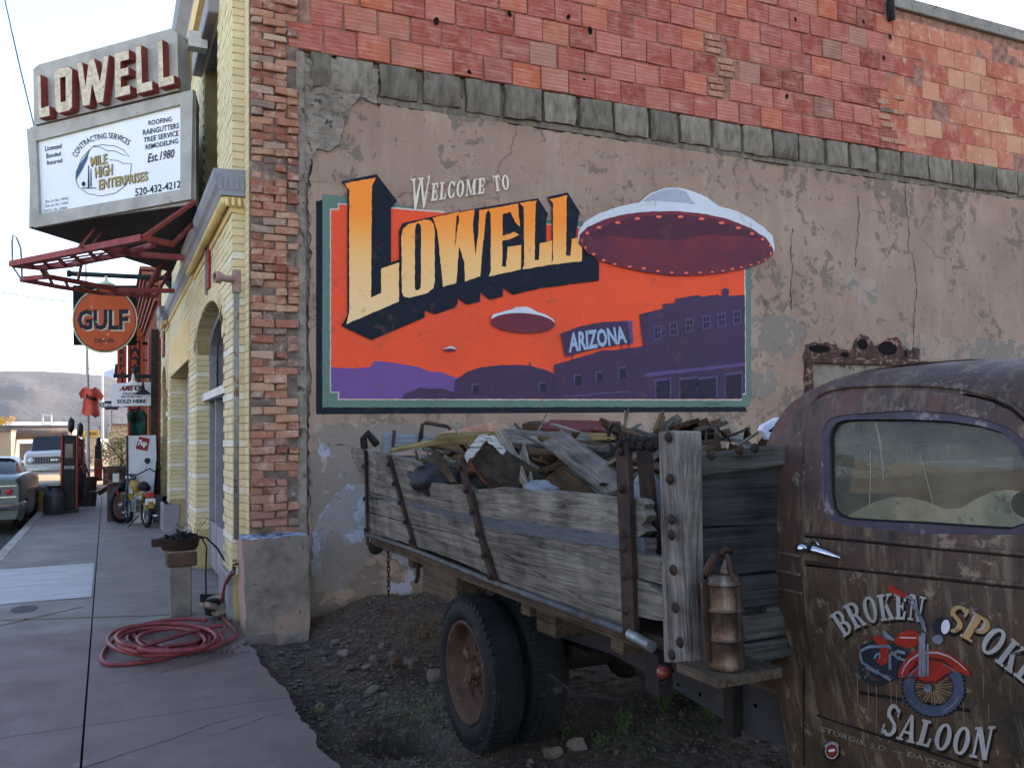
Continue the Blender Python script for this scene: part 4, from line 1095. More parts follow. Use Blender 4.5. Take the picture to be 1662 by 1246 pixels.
trk = thing('flatbed_truck', 'rusty old cab truck with a weathered plank flatbed, parked beside the mural wall', 'truck', (2.9, 3.4, -.15))
LY = [(1.0, 0), (2.6, 0), (2.9, .03), (3.5, .13), (4.2, .19), (5.5, .17), (6.2, .10), (6.7, .05), (9, .05)]
def lerp_t(T, y):
    for i in range(len(T) - 1):
        if T[i][0] <= y <= T[i+1][0]:
            k = (y - T[i][0]) / (T[i+1][0] - T[i][0]); return T[i][1] + (T[i+1][1] - T[i][1]) * k
    return T[-1][1]
BX, BZ = 1.85, .89
def side_x(y, z): return BX - lerp_t(LY, y) * max(0, z - BZ) / .62
def bedside(u, v, dx=0.0):
    d = ray(u, v); x = BX
    for _ in range(8):
        t = (x - EYE.x) / d.x; p = EYE + d * t; x = side_x(p.y, p.z) - dx
    return p
BS = lambda dx: (lambda u, v: bedside(u, v, dx))
def plank(pts, m_, dx=0.0, step=0, rag=None, name='side_plank', th=.045, **kw):
    pts = chop(pts, rag[0], rag[1], rag[2]) if rag else pts
    return patch(name, [pts], BS(dx), m_, trk, step=step or 14, thick=(th, 0, 0), **kw)
# four planks; ragged ends past the front strap
topE = [(568, 730), (572, 727), (582, 729), (592, 728), (604, 731), (615, 735), (632, 738), (648, 742), (662, 746), (672, 750), (678, 756), (679, 768), (682, 780), (690, 779), (700, 783), (712, 785), (722, 788), (735, 786), (752, 786)]
topE2 = [(752, 786), (768, 797), (784, 793), (800, 792), (820, 791), (845, 794), (860, 796), (880, 797), (905, 797), (930, 800), (960, 802), (985, 806), (1008, 808), (1030, 808), (1042, 811), (1047, 818), (1044, 826), (1050, 836), (1047, 846), (1041, 850), (1050, 862), (1038, 870)]
plank(topE + topE2[1:] + [(1010, 869), (900, 853), (784, 838), (700, 822), (640, 808), (594, 797), (592, 790), (584, 770), (574, 748)], 'silver_plank', 0, rag=(5, 1.0, 3), name='side_plank')
patch('metal_band', [[(615, 803), (640, 808), (700, 822), (784, 838), (900, 853), (1010, 869), (1046, 872), (1047, 900), (1010, 892), (900, 875), (784, 857), (700, 834), (640, 815), (612, 806)]], BS(.004), 'grey_band', trk, step=16, thick=(.01, 0, 0))
plank([(594, 798), (615, 804), (640, 809), (700, 823), (784, 839), (900, 854), (1010, 870), (1048, 873), (1050, 880), (1049, 900), (1060, 903), (1075, 905), (1072, 915), (1079, 925), (1076, 938), (1074, 948), (1060, 944), (1040, 938), (1000, 925), (940, 903), (880, 880), (820, 860), (770, 848), (700, 828), (640, 812), (597, 806)], 'silver_plank', -.003, rag=(5, 1.0, 4))
plank([(595, 807), (640, 813), (700, 829), (770, 849), (820, 861), (880, 881), (940, 904), (1000, 926), (1030, 936), (1050, 945), (1062, 955), (1070, 960), (1078, 968), (1079, 985), (1082, 1000), (1078, 1008), (1060, 1005), (1020, 995), (960, 975), (900, 946), (850, 915), (800, 888), (740, 866), (670, 850), (596, 830)], 'silver_plank', .004, rag=(5, 1.0, 5))
plank([(596, 831), (670, 851), (740, 867), (800, 889), (850, 916), (900, 947), (960, 976), (1018, 996), (1024, 1018), (1000, 1012), (940, 990), (870, 964), (805, 938), (740, 908), (675, 886), (630, 872), (597, 862)], 'silver_plank', 0.0, rag=(6, .8, 6))
# bottom rail pipe
r1, r2 = bedside(599, 866), bedside(1019, 1022)
MB().tube([r1 + Vector((-.02, .02, 0)), bedside(675, 891) + Vector((-.02, 0, 0)), bedside(805, 943) + Vector((-.02, 0, 0)), r2 + Vector((-.02, 0, 0))], .016, 10).build('rail_pipe', 'dull_pipe', trk, smooth=True)
q1, q2 = bedside(1030, 1028), bedside(1076, 1044)
MB().tube([q1 + Vector((-.02, 0, 0)), q2 + Vector((-.05, 0, -.005))], .021, 12).build('rail_pipe', 'galv', trk, smooth=True, auto=True)
# straps with bolts
me_bolt = MB().lathe([(.017, 0), (.019, .004), (.012, .013), (.004, .016)], (0, 0, 0), (-1, 0, 0), 8).mesh('bolt'); me_bolt.materials.append(MATS['bolt_iron'])
def strap(a, b_, w, nb_, top=None):
    p, q = bedside(*a), bedside(*b_)
    mid = [bedside(a[0] + (b_[0] - a[0]) * k, a[1] + (b_[1] - a[1]) * k) for k in (0, .33, .66, 1)]
    mb = MB()
    for i in range(3): mb.bar(mid[i] + Vector((-.016, 0, 0)), mid[i+1] + Vector((-.016, 0, 0)), .016, w, up=(0, 1, 0))
    s = mb.build('strap', 'strap_iron', trk)
    for i in range(nb_):
        k = (i + .5) / nb_
        o = inst(me_bolt, 'bolt', trk, p.lerp(q, k) + Vector((-.03, 0, 0))); o.parent = s
    return s
strap((633, 738), (678, 893), .045, 5); strap((750, 742), (808, 952), .06, 6)
strap((596, 730), (600, 884), .035, 3)
# tall iron stake at the front of the side
sa, sb = at(1012, 716, 0, 1.80), at(1024, 1032, 0, 1.84)
st = MB().bar(sa, sb, .022, .085, up=(0, 1, 0)).build('stake', 'strap_iron', trk)
st2 = MB().bar(sa + Vector((.09, .0, 0)), Vector((1.93, sa.y, 1.1)), .022, .08, up=(0, 1, 0)).build('stake', 'strap_iron', trk)
for py in (732, 793, 867, 889, 933, 990): inst(me_bolt, 'bolt', st, at(1012 + (py - 716) * .038, py, 0, 1.80) + Vector((-.014, 0, 0)))
# ring and chain end on the stake
MB().tube([sa + Vector((-.02, .0 + .045 * math.cos(t) + .03, .045 * math.sin(t) + .02)) for t in np.linspace(0, 5.6, 16)], .008, 6).build('ring', 'under_iron', trk, smooth=True)
m = MB()
for i in range(12): m.lathe([(.0, -.014), (.018, -.008), (.018, .008), (.0, .014)], sa + Vector((.01 + .0 * i, -.02 * i, -.01 + .016 * math.sin(i * 2))), (RND.uniform(-1, 1), 1, RND.uniform(-1, 1)), 7)
m.build('rusty_wire', 'under_iron', trk, kind='stuff')
# corner post: massive grey timber
py_ = at(1090, 900, 0, 1.79).y
post = MB()
pt0, pt1 = at(1068, 702, 0, 1.76), at(1110, 702, 0, 1.76)
pb0, pb1 = at(1077, 1075, 0, 1.79), at(1118, 1075, 0, 1.79)
post.prism([pt0, pt0.lerp(pt1, .35) + Vector((0, 0, .006)), pt1 + Vector((0, 0, .004)), pt1.lerp(pb1, .5) + Vector((0, .004, 0)), pb1, pb0], (.075, 0, 0))
po = post.build('corner_post', 'post_wood', trk, bev=.008)
me_bolt2 = MB().lathe([(.017, 0), (.020, .004), (.014, .012), (.004, .015)], (0, 0, 0), (-1, 0, 0), 9).mesh('bolt'); me_bolt2.materials.append(MATS['bolt_iron'])
for (px, py) in ((1091, 709), (1093, 777), (1096, 842), (1096, 867), (1099, 924), (1102, 985), (1097, 1061), (1110, 1041)):
    q = at(px, py, 0, 1.77); o = inst(me_bolt2, 'bolt', po, q + Vector((-.012, 0, 0)))
# headboard planks facing the cab
HY = pb1.y + .01
def hb(pts, m_='dark_plank', th=.04, dy=0.0, nm='headboard_plank'):
    fn = onY(HY + dy)
    return patch(nm, [pts], fn, m_, trk, thick=(0, th, 0))
def hbx(x0, x1, z0, z1, m_='dark_plank', dy=0.0, nm='headboard_plank'):
    return MB().box(x0, x1, HY + dy, HY + dy + .04, z0, z1).build(nm, m_, trk, bev=.005)
def zat(px, py, dy=0.0): return at(px, py, 1, HY + dy).z
XL, XR = at(1113, 800, 1, HY).x, 4.0
z_a, z_b, z_c, z_d = zat(1150, 787), zat(1150, 852), zat(1150, 952), zat(1150, 1000)
hb([(1113, 772), (1180, 757), (1290, 738), (1290, 850), (1113, 853)])
hbx(XL, XR, z_c + .03, z_b - .012); hbx(XL, XR, z_c - .09, z_c + .022)
fnc = onY(HY - .03)
tp = [fnc(*p) for p in ((1110, 742), (1285, 706), (1285, 744), (1112, 776))]
capm = MB().prism([tp[0], tp[1] + Vector((.9, 0, .04)), tp[2] + Vector((.9, 0, .04)), tp[3]], (0, .05, 0)).build('cap_board', 'grey_plank', trk, bev=.006)
for px, py in ((1154, 738), (1200, 730), (1224, 727)): inst(MB().lathe([(.018, 0), (.018, .006), (.008, .014)], (0, 0, 0), (0, -1, 0), 8).mesh('bolt'), 'bolt', capm, fnc(px, py)).data.materials.append(MATS['bolt_iron'])
zz = [zat(1150, q_) for q_ in (1008, 1050, 1054, 1086)]
hbx(XL, XR, zz[1], zz[0], 'grey_plank'); hbx(XL + .35, XL + .45, z_d - .02, z_d + .04, 'grey_plank', .01); hbx(XL + .12, XR, zz[3], zz[2], 'grey_plank', -.01)
MB().box(XL + .02, XR, HY + .05, HY + .08, .88, 1.45).build('headboard_back', 'dark_plank', trk)
# bed floor, far side and tail
MB().box(1.9, 4.1, HY + .09, 6.7, .80, .87).build('bed_floor', 'floor_wood', trk)
for i in range(3): MB().box(4.05, 4.09, HY + .1, 6.65, .90 + i * .2, 1.09 + i * .2).build('side_plank', 'silver_plank', trk)
for i in range(3): MB().box(1.9, 4.05, 6.62, 6.66, .90 + i * .2, 1.09 + i * .2).build('tail_plank', 'grey_plank', trk)
tb = onY(6.6)
simple('blue_grey_board', hx('#7d848a'), hx('#5a6066'), 6, .8, stretch=(1, 14, 14))
patch('tail_board', [[(622, 703), (636, 701), (650, 704), (690, 706), (712, 706), (722, 722), (640, 735), (622, 735)]], tb, 'blue_grey_board', trk, thick=(0, .03, 0))
for a, b_ in (((640, 698), (637, 725)), ((683, 700), (678, 725))):
    MB().bar(tb(*a), tb(*b_), .03, .02).build('tail_stake', 'strap_iron', trk)
MB().tube([tb(682, 712) + Vector((0, -.02, 0)), tb(684, 689) + Vector((0, -.02, 0)), tb(690, 686) + Vector((0, -.02, 0)), tb(725, 692) + Vector((0, -.02, 0)), tb(729, 696) + Vector((0, -.02, 0)), tb(729, 702) + Vector((0, -.02, 0))], .016, 8).build('grab_handle', 'strap_iron', trk, smooth=True)
MB().tube([tb(592, 735), tb(590, 712), tb(597, 703), tb(604, 712), tb(612, 722)], .03, 7).build('tail_hook', 'under_iron', trk, smooth=True)
# frame, cross members
fl1, fl2 = Vector((1.98, 6.4, .74)), Vector((2.25, 1.0, .74))
MB().box(3.65, 3.73, .2, 6.5, .50, .76).build('frame_rail', 'frame_steel', trk)
# deep skirt plate beneath the front of the bed
def sk(u, v): return at(u, v, 0, 2.35)
patch('skirt_plate', [[(760, 940), (960, 1002), (1075, 1052), (1120, 1072), (1195, 1101), (1310, 1146), (1420, 1190), (1420, 1280), (1315, 1226), (1196, 1180), (1080, 1108), (990, 1060), (760, 985)]], sk, 'frame_steel', trk, thick=(.012, 0, 0))
patch('skirt_edge', [[(905, 975), (960, 990), (1075, 1040), (1076, 1052), (955, 1002)]], lambda u, v: at(u, v, 0, 2.28), 'floor_wood', trk, thick=(.06, 0, 0))
patch('running_plank', [[(1110, 1056), (1200, 1086), (1310, 1110), (1380, 1150), (1380, 1180), (1310, 1146), (1195, 1101), (1110, 1068)]], lambda u, v: at(u, v, 0, 2.30), 'floor_wood', trk, thick=(.06, 0, 0))
MB().bar(sk(1197, 1095) + Vector((-.03, 0, 0)), sk(1199, 1190) + Vector((-.03, 0, 0)), .04, .06).build('gusset', 'under_iron', trk)
for px, py in ((1093, 1087), (1091, 1105), (1101, 1110), (1137, 1126), (1186, 1124), (1179, 1144), (1193, 1150), (1227, 1144)):
    MB().lathe([(.0, .003), (.009, .003)], sk(px, py), (-1, 0, 0), 8).build('bolt_hole', 'dark_hole', trk)
for y in (3.2, 4.1, 5.1, 6.0): MB().box(2.0, 4.0, y, y + .1, .70, .80).build('cross_member', 'floor_wood', trk)
MB().box(1.9, 2.1, 4.9, 5.5, .62, .80).build('sill_block', 'floor_wood', trk, bev=.01)
MB().box(1.96, 2.2, 3.75, 3.95, .66, .83).build('sill_block', 'floor_wood', trk, bev=.01)
# hanging stub under the bed, side lamp with its hoop
hp = at(678, 910, 0, 1.95); MB().tube([hp, hp + Vector((0, 0, -.10)), hp + Vector((-.02, -.02, -.14))], .015, 6).build('strap_tail', 'under_iron', trk)
lp = at(1076, 1090, 0, 1.83)
MB().lathe([(.0, -.02), (.022, -.02), (.025, .0), (.02, .018), (.008, .028), (.0, .03)], lp, (-.75, -.65, 0), 14).build('side_lamp', 'red_lamp', trk, smooth=True, label='small red marker lamp below the corner post')
MB().lathe([(.026, -.03), (.029, -.01), (.027, .004)], lp, (-.75, -.65, 0), 14, False).build('lamp_shell', 'under_iron', trk, smooth=True)
MB().tube([at(1068 + 17 * math.cos(t), 1094 + 17 * math.sin(t), 0, 1.85) for t in np.linspace(.6, 5.2, 14)], .006, 6).build('hoop', 'under_iron', trk, smooth=True)
MB().box(1.84, 1.9, at(1062, 1060, 0, 1.85).y - .04, at(1062, 1060, 0, 1.85).y + .05, .68, .83).build('lamp_bracket', 'under_iron', trk)
# rear roller and chain
q = at(611, 886, 0, 1.95)
MB().lathe([(.0, -.05), (.05, -.05), (.06, -.03), (.06, .05), (.03, .06), (.0, .06)], q, (-.4, -.9, 0), 14).build('roller', 'under_iron', trk, smooth=True, auto=True)
MB().box(q.x - .02, q.x + .4, q.y + .03, q.y + .08, q.z - .02, q.z + .09).build('tail_bracket', 'under_iron', trk)
cp = at(630, 884, 0, 1.93)
m = MB()
for i in range(11):
    c = cp + Vector((0, 0, -.036 * i)); h_ = i % 2
    m.tube([c + Vector(((.011 * math.cos(t)) * h_, (.011 * math.cos(t)) * (1 - h_), .024 * math.sin(t))) for t in np.linspace(0, 2 * math.pi, 9)[:-1]], .0045, 5, closed=True)
m.build('chain', 'under_iron', trk, smooth=True)

# wheels: tyre with tread shoulder, dished rim with hand holes, lugs
WCY, WCZ, TR = 4.72, .285, .41
def wheel(xo, detail=True, name='wheel'):
    prof = [(.285, 0.012), (.31, -.008), (.34, -.018), (.375, -.012), (.405, .012), (.420, .035), (.425, .07), (.425, .13), (.420, .165), (.405, .19), (.375, .212), (.34, .218), (.31, .208), (.285, .19)]
    c = Vector((xo, WCY, WCZ))
    w = MB().lathe([(r_, h_) for r_, h_ in prof], c, (1, 0, 0), 56, True).build(name, 'rubber', trk, smooth=True)
    lug = MB()
    for i in range(52):
        t = 2 * math.pi * i / 52
        r1_ = Vector((0, math.cos(t), math.sin(t))); tt = Vector((0, -math.sin(t), math.cos(t)))
        lug.obox(c + r1_ * .405 + Vector((.018, 0, 0)), r1_ * .026, tt * .017, Vector((.016, 0, 0)))
        lug.obox(c + r1_ * .424 + Vector((.09, 0, 0)), r1_ * .004, tt * .020, Vector((.05, 0, 0)))
    g_ = lug.build('tread_block', 'rubber', w, kind='stuff', bev=.003)
    rp = [(.292, .004), (.288, -.006), (.272, -.004), (.266, .012), (.256, .022), (.246, .045), (.238, .07), (.225, .085), (.215, .088)]
    rim = MB().lathe(rp, c, (1, 0, 0), 48); rim.f = rim.f[:-2]
    rim.build('rim', 'rim_rust', w, smooth=True)
    if detail:
        outer = ell(0, 0, .218, .218, 48)
        hs = []
        for i in range(5):
            a = rad(72 * i + 20); ca, sa_ = math.cos(a), math.sin(a)
            tri = [(.203, 0), (.198, .03), (.175, .048), (.14, .036), (.108, .014), (.108, -.014), (.14, -.036), (.175, -.048), (.198, -.03)]
            hs.append([(x * ca - y * sa_, x * sa_ + y * ca) for x, y in tri])
        patch('disc', [outer] + hs, lambda u, v: c + Vector((.088 - .025 * (1 - min(1, math.hypot(u, v) / .2)), u, v)), 'rim_rust', w, step=.05, thick=(.01, 0, 0))
        MB().lathe([(0, .12), (.2, .12), (.21, .16), (.21, .24), (0, .24)], c, (1, 0, 0), 24).build('dark_drum', 'dark_hole', w)  # shade behind the hand holes, put in as a near-black drum
        for h_ in hs:
            mb = MB(); n = len(h_)
            mb.v = [c + Vector((.088, u, v)) for u, v in h_] + [c + Vector((.12, u * .95, v * .95)) for u, v in h_]
            mb.f = [(i, (i + 1) % n, n + (i + 1) % n, n + i) for i in range(n)]
            mb.build('hand_hole_lip', 'rim_rust', w)
        MB().lathe([(.0, -.0), (.045, -.0), (.05, .03), (.06, .06), (.0, .06)], c + Vector((.02, 0, 0)), (1, 0, 0), 20).build('hub', 'rim_rust', w, smooth=True, auto=True)
        nut = MB().lathe([(.0, -.022), (.012, -.022), (.014, 0), (.0, 0)], (0, 0, 0), (1, 0, 0), 6).mesh('lug_nut'); nut.materials.append(MATS['rim_rust'])
        for i in range(8):
            a = 2 * math.pi * i / 8; inst(nut, 'lug_nut', w, c + Vector((.066, .078 * math.cos(a), .078 * math.sin(a))))
    return w
wheel(1.88); wheel(2.145, False); wheel(3.6, False); wheel(3.86, False)
MB().tube([(2.0, WCY, WCZ), (3.95, WCY, WCZ)], .07, 12).build('axle', 'under_iron', trk)
MB().lathe([(.0, -.14), (.12, -.1), (.18, 0), (.12, .1), (.0, .14)], (2.99, WCY, WCZ), (0, 1, 0), 16).build('differential', 'under_iron', trk, smooth=True)
for x in (2.42, 3.56):
    for i in range(5): MB().box(x - .03, x + .03, WCY - .55 + i * .08, WCY + .55 - i * .08, .43 - i * .022, .45 - i * .022).build('leaf_spring', 'under_iron', trk)
MB().lathe([(.0, -.1), (.06, -.1), (.07, 0), (.06, .1), (.0, .1)], (2.5, 3.7, .45), (0, 1, 0), 16).build('air_tank', 'under_iron', trk, smooth=True, auto=True)
MB().tube([(1.98, 3.85, .47), (2.0, 3.6, .43), (2.1, 3.35, .46)], .01, 6).build('cable', 'under_iron', trk)
MB().tube([(2.95, 4.4, .35), (2.95, 2.2, .5)], .04, 10).build('drive_shaft', 'under_iron', trk)

# ------------------------------------------------------------------ cab
CX0, CW = 3.06, .86
def inset(z):
    T = [(-1, .26), (.0, .2), (.35, .13), (.6, .08), (.8, .045), (1.0, .012), (1.15, 0), (1.3, .003), (1.45, .012), (1.6, .03), (1.7, .05), (1.745, .064), (1.79, .092), (1.82, .125), (1.85, .18), (1.868, .26), (1.876, .36), (1.881, .55), (1.884, .85)]
    return lerp_t(T, z)
def fx(y, z):
    return 2.20 + .15 * max(0, 2.33 - y) + inset(z)
def cabside(u, v, dx=0.0):
    d = ray(u, v); x = 2.25
    for _ in range(12):
        t = (x - EYE.x) / d.x; p = EYE + d * t; x = fx(p.y, p.z) - dx
    return p
def side2(u, v):      # pixel -> (y, z) on the cab side
    p = cabside(u, v); return (p.y, p.z)
YR, YF, RC = 2.66, 1.0, .15
YS = [(-5, YR - RC), (1.5, YR - RC), (1.6, 2.49), (1.67, 2.46), (1.72, 2.42), (1.76, 2.37), (1.79, 2.32), (1.82, 2.25), (1.85, 2.15), (1.868, 2.02), (1.884, 1.8), (3, 1.8)]
YB_ = [(-5, YR), (1.4, YR), (1.5, 2.645), (1.6, 2.62), (1.67, 2.59), (1.72, 2.56), (1.76, 2.52), (1.79, 2.475), (1.82, 2.41), (1.85, 2.31), (1.868, 2.18), (1.884, 1.95), (3, 1.95)]
RX_ = [(-5, RC), (1.5, RC), (1.7, .19), (1.79, .24), (1.85, .3), (1.884, .3), (3, .3)]
def plan_z(z, n=10):
    d = inset(z) - bulge(z); x0 = 2.20 + d; x1 = 2 * CX0 - x0; ys, yb, rx = lerp_t(YS, z), lerp_t(YB_, z), min(lerp_t(RX_, z), (x1 - x0) * .49)
    pts = [(x0, ys)]
    for i in range(1, n + 1):
        t = math.pi / 2 * i / n; pts.append((x0 + rx - rx * math.cos(t), ys + (yb - ys) * math.sin(t)))
    for i in range(n + 1):
        t = math.pi / 2 * i / n; pts.append((x1 - rx + rx * math.sin(t), ys + (yb - ys) * math.cos(t)))
    return pts
def plan(d, n=10):
    """cab outline in plan, inset by d, near half first: from the rear near corner round the back"""
    r_ = max(.02, RC); x0 = 2.20 + d; x1 = 2 * CX0 - x0; yb = YR - d * .75
    pts = [(x0 + (0 if True else 0), yb - r_)]
    for i in range(1, n + 1):
        t = math.pi / 2 * i / n; pts.append((x0 + r_ - r_ * math.cos(t), yb - r_ + r_ * math.sin(t)))
    for i in range(n + 1):
        t = math.pi / 2 * i / n; pts.append((x1 - r_ + r_ * math.sin(t), yb - r_ + r_ * math.cos(t)))
    return pts
zs = [-.02, .1, .3, .6, .9, 1.12, 1.155, 1.17, 1.185, 1.20, 1.24, 1.4, 1.5, 1.6, 1.67, 1.72, 1.752]
def bulge(z): return .012 if 1.12 < z < 1.19 else 0
# rear shell (corners and back) with a window opening in the back panel
sh = MB(); NP = len(plan(0))
rows = [[(x, y, z) for x, y in plan_z(z)] for z in zs]
sh.grid(len(zs), NP, lambda i, j: rows[i][j])
nv_ = NP
sh.f = [f for k, f in enumerate(sh.f) if not (9 <= k // (NP - 1) < 12 and 8 <= k % (NP - 1) <= 11)]
sh.build('cab_back', 'rust_paint', trk, smooth=True, auto=True)
# side skin with the door opening
dl = [(1307, 1246), (1306, 1100), (1305, 900), (1306, 760), (1309, 690), (1315, 666), (1327, 649), (1345, 641), (1375, 636), (1430, 633.5), (1500, 634), (1560, 640), (1610, 652), (1645, 668), (1672, 692), (1695, 728), (1712, 775)]
door_o = [side2(*p) for p in dl]
DF = 1.12
door_o = [(2.33, .05)] + [(min(2.345, y), z) for y, z in door_o[1:]] + [(DF + .10, 1.2), (DF, 1.1), (DF, .05)]
yj = YR - RC
skin = [(yj, -.02), (yj, 1.76), (YF, 1.76), (YF, -.02)]
def smap(dx=0.0): return lambda y, z: Vector((fx(y, z) - dx, y, z))
grow = 1.0
skin_o = [(yj, -.02), (yj, 1.5), (2.49, 1.6), (2.46, 1.67), (2.42, 1.72), (2.38, 1.752), (2.2, 1.752), (1.4, 1.752), (YF, 1.752), (YF, -.02), (DF - .012, -.02)] + [(y if y < 2.2 else y + .008, z + (.008 if 1.3 < y < 2.3 and z > 1.6 else 0)) for y, z in door_o[::-1][1:-1]] + [(2.345, -.02)]
patch('cab_side', [skin_o], smap(0), 'rust_paint', trk, step=.09, thick=(.02, 0, 0))
# drip moulding over the door
drip = [(y, z + .018) for y, z in door_o[3:-3]]
MB().tube([Vector((fx(y, z) - .004, y, z)) for y, z in drip], .007, 6).build('drip_rail', 'rust_paint_roof', trk, smooth=True)
# roof
rz = [1.745, 1.755, 1.77, 1.79, 1.805, 1.82, 1.837, 1.85, 1.86, 1.868, 1.876, 1.881, 1.884]
def roofring(z):
    d = inset(z); x0 = 2.20 + d; x1 = 2 * CX0 - x0; ys, yb = lerp_t(YS, z), lerp_t(YB_, z); yf = YF + d * .5; r_ = min(lerp_t(RX_, z), (x1 - x0) * .49); n = 8; P = []
    xa = lambda y: .15 * max(0, 2.33 - y)
    P.append((x0 + xa(yf), yf)); 
    for k in range(1, 9): y = yf + (ys - yf) * k / 8; P.append((x0 + xa(y), y))
    for i in range(1, n + 1):
        t = math.pi / 2 * i / n; P.append((x0 + r_ - r_ * math.cos(t), ys + (yb - ys) * math.sin(t)))
    Q = [(2 * CX0 - x, y) for x, y in P[::-1]]
    return [(x, y, z - .035 * max(0, 2.2 - y) * smooth(1.76, 1.86, z)) for x, y in P + Q]
rr = [roofring(z) for z in rz]
rf = MB(); rf.grid(len(rz), len(rr[0]), lambda i, j: rr[i][j], False)
k0 = len(rf.v); nring = len(rr[0])
for i in range(len(rz) - 1): rf.f.append((i * nring, (i + 1) * nring, (i + 1) * nring + nring - 1, i * nring + nring - 1))
rf.f.append(tuple((len(rz) - 1) * nring + j for j in range(nring)))
rf.build('roof', 'rust_paint_roof', trk, smooth=True, auto=True)
# horizontal belt mouldings on the shell corner and cab side
for z in (1.205, 1.14, 1.075):
    pts = [Vector((x - .002, y, z)) for x, y in plan(inset(z), 10)[:12]]
    MB().tube([Vector((2.198 + inset(z), 2.345, z))] + pts, .007, 6).build('belt_moulding', 'rust_paint', trk, smooth=True)
# door with window hole
wl = [(1347, 745), (1346, 715), (1349, 698), (1358, 686), (1373, 681), (1400, 680), (1476, 680), (1540, 683), (1590, 690), (1627, 701), (1652, 722), (1664, 750), (1672, 800), (1672, 835), (1662, 852), (1640, 859), (1600, 857), (1500, 850), (1420, 846), (1380, 843), (1362, 838), (1352, 826), (1348, 800)]
win = [side2(*p) for p in wl]
def shrink(loop, a):
    cy_, cz_ = sum(p[0] for p in loop) / len(loop), sum(p[1] for p in loop) / len(loop)
    out_ = []
    for p in loop:
        v_ = Vector((p[0] - cy_, p[1] - cz_, 0)); L_ = v_.length; v_ *= (L_ + a) / L_; out_.append((cy_ + v_.x, cz_ + v_.y))
    return out_
winO = shrink(win, .028)
door = patch('door', [door_o, winO], smap(.008), 'rust_paint', trk, step=.07, thick=(.03, 0, 0))
patch('window_reveal', [winO, win], lambda y, z: smap(.004)(y, z) , 'blue_worn_edge', door, off=(.0, 0, 0), thick=(.03, 0, 0))
n = len(win); mb = MB()
A_ = [smap(.008)(y, z) for y, z in winO]; B_ = [smap(-.022)(y, z) for y, z in win]
mb.v = A_ + B_; mb.f = [(i, (i + 1) % n, n + (i + 1) % n, n + i) for i in range(n)]
mb.build('window_bevel', 'blue_worn_edge', door, smooth=True)
MB().tube([smap(-.012)(y, z) for y, z in win], .007, 6, closed=True).build('gasket', 'gasket', door, smooth=True)
def glass(name, tint, rough=.06, dirt=.25):
    b = NB(name); v = b.coord(inst=False)
    tr = b.n('ShaderNodeBsdfTransparent'); tr.inputs[0].default_value = tint
    gl = b.n('ShaderNodeBsdfGlossy'); gl.inputs['Roughness'].default_value = rough
    gl.inputs['Color'].default_value = (.9, .95, .9, 1)
    fr_ = b.n('ShaderNodeFresnel'); fr_.inputs[0].default_value = 1.38
    mx = b.n('ShaderNodeMixShader'); b.l(b.math('MULTIPLY', fr_.outputs[0], .8), mx.inputs[0]); b.l(tr.outputs[0], mx.inputs[1]); b.l(gl.outputs[0], mx.inputs[2])
    df = b.n('ShaderNodeBsdfDiffuse'); df.inputs[0].default_value = hx('#a5a390')  # dirt film, lightened to stand in for a hazier reflection
    m2 = b.n('ShaderNodeMixShader')
    tcw = b.n('ShaderNodeTexCoord'); sx = b.n('ShaderNodeSeparateXYZ'); b.l(tcw.outputs['Object'], sx.inputs[0])
    lowd = b.ramp(sx.outputs['Z'], [(0, 1.0), (1, 0.0)])
    f_ = b.math('MULTIPLY', b.ramp(b.noise(v, 4, 9, .75), [(.35, .25), (.7, 1.0)]), dirt)
    b.l(f_, m2.inputs[0]); b.l(mx.outputs[0], m2.inputs[1]); b.l(df.outputs[0], m2.inputs[2])
    o_ = [n_ for n_ in b.t.nodes if n_.type == 'OUTPUT_MATERIAL'][0]
    b.l(m2.outputs[0], o_.inputs[0]); MATS[name] = b.m
glass('cab_glass', (.72, .74, .62, 1), .02, .3)
patch('window_glass', [shrink(win, .004)], smap(-.016), 'cab_glass', door, thick=None)
simple('scratch', hx('#a9a590'), hx('#7d7a68'), 5, .5)
for a, c_, b_ in (((1419, 682), (1428, 720), (1434, 778)), ((1422, 682), (1431, 725), (1435, 765)), ((1494, 738), (1505, 780), (1516, 822)), ((1413, 730), (1413, 780), (1411, 820))):
    MB().tube([cabside(*a, -.014), cabside(*c_, -.014), cabside(*b_, -.014)], .0012, 4).build('glass_crack', 'scratch', door)
# door panel lines: pressed ridges
def ridge(pts, r_=.008, m_='rust_paint'):
    P = [cabside(*p, .008) for p in pts]; MB().tube(P, r_, 6).build('door_moulding', m_, door, smooth=True)
ridge([(1307, 866), (1400, 874), (1500, 884), (1600, 893), (1690, 901)])
ridge([(1307, 870), (1400, 878), (1500, 888), (1600, 897), (1690, 905)], .005, 'gasket')
ridge([(1308, 912), (1400, 922), (1500, 932), (1600, 943), (1690, 952)], .008)
ridge([(1308, 916.5), (1400, 926), (1500, 937), (1600, 948), (1690, 957)], .004, 'gasket')
ridge([(1327, 1160), (1400, 1184), (1480, 1210), (1560, 1237), (1640, 1262)], .004, 'gasket')
# seam shadow gap
MB().tube([cabside(*p, -.002) for p in ((1306, 1240), (1305.5, 1100), (1305, 900), (1306, 760), (1309, 695))], .006, 5).build('door_gap', 'gasket', door)
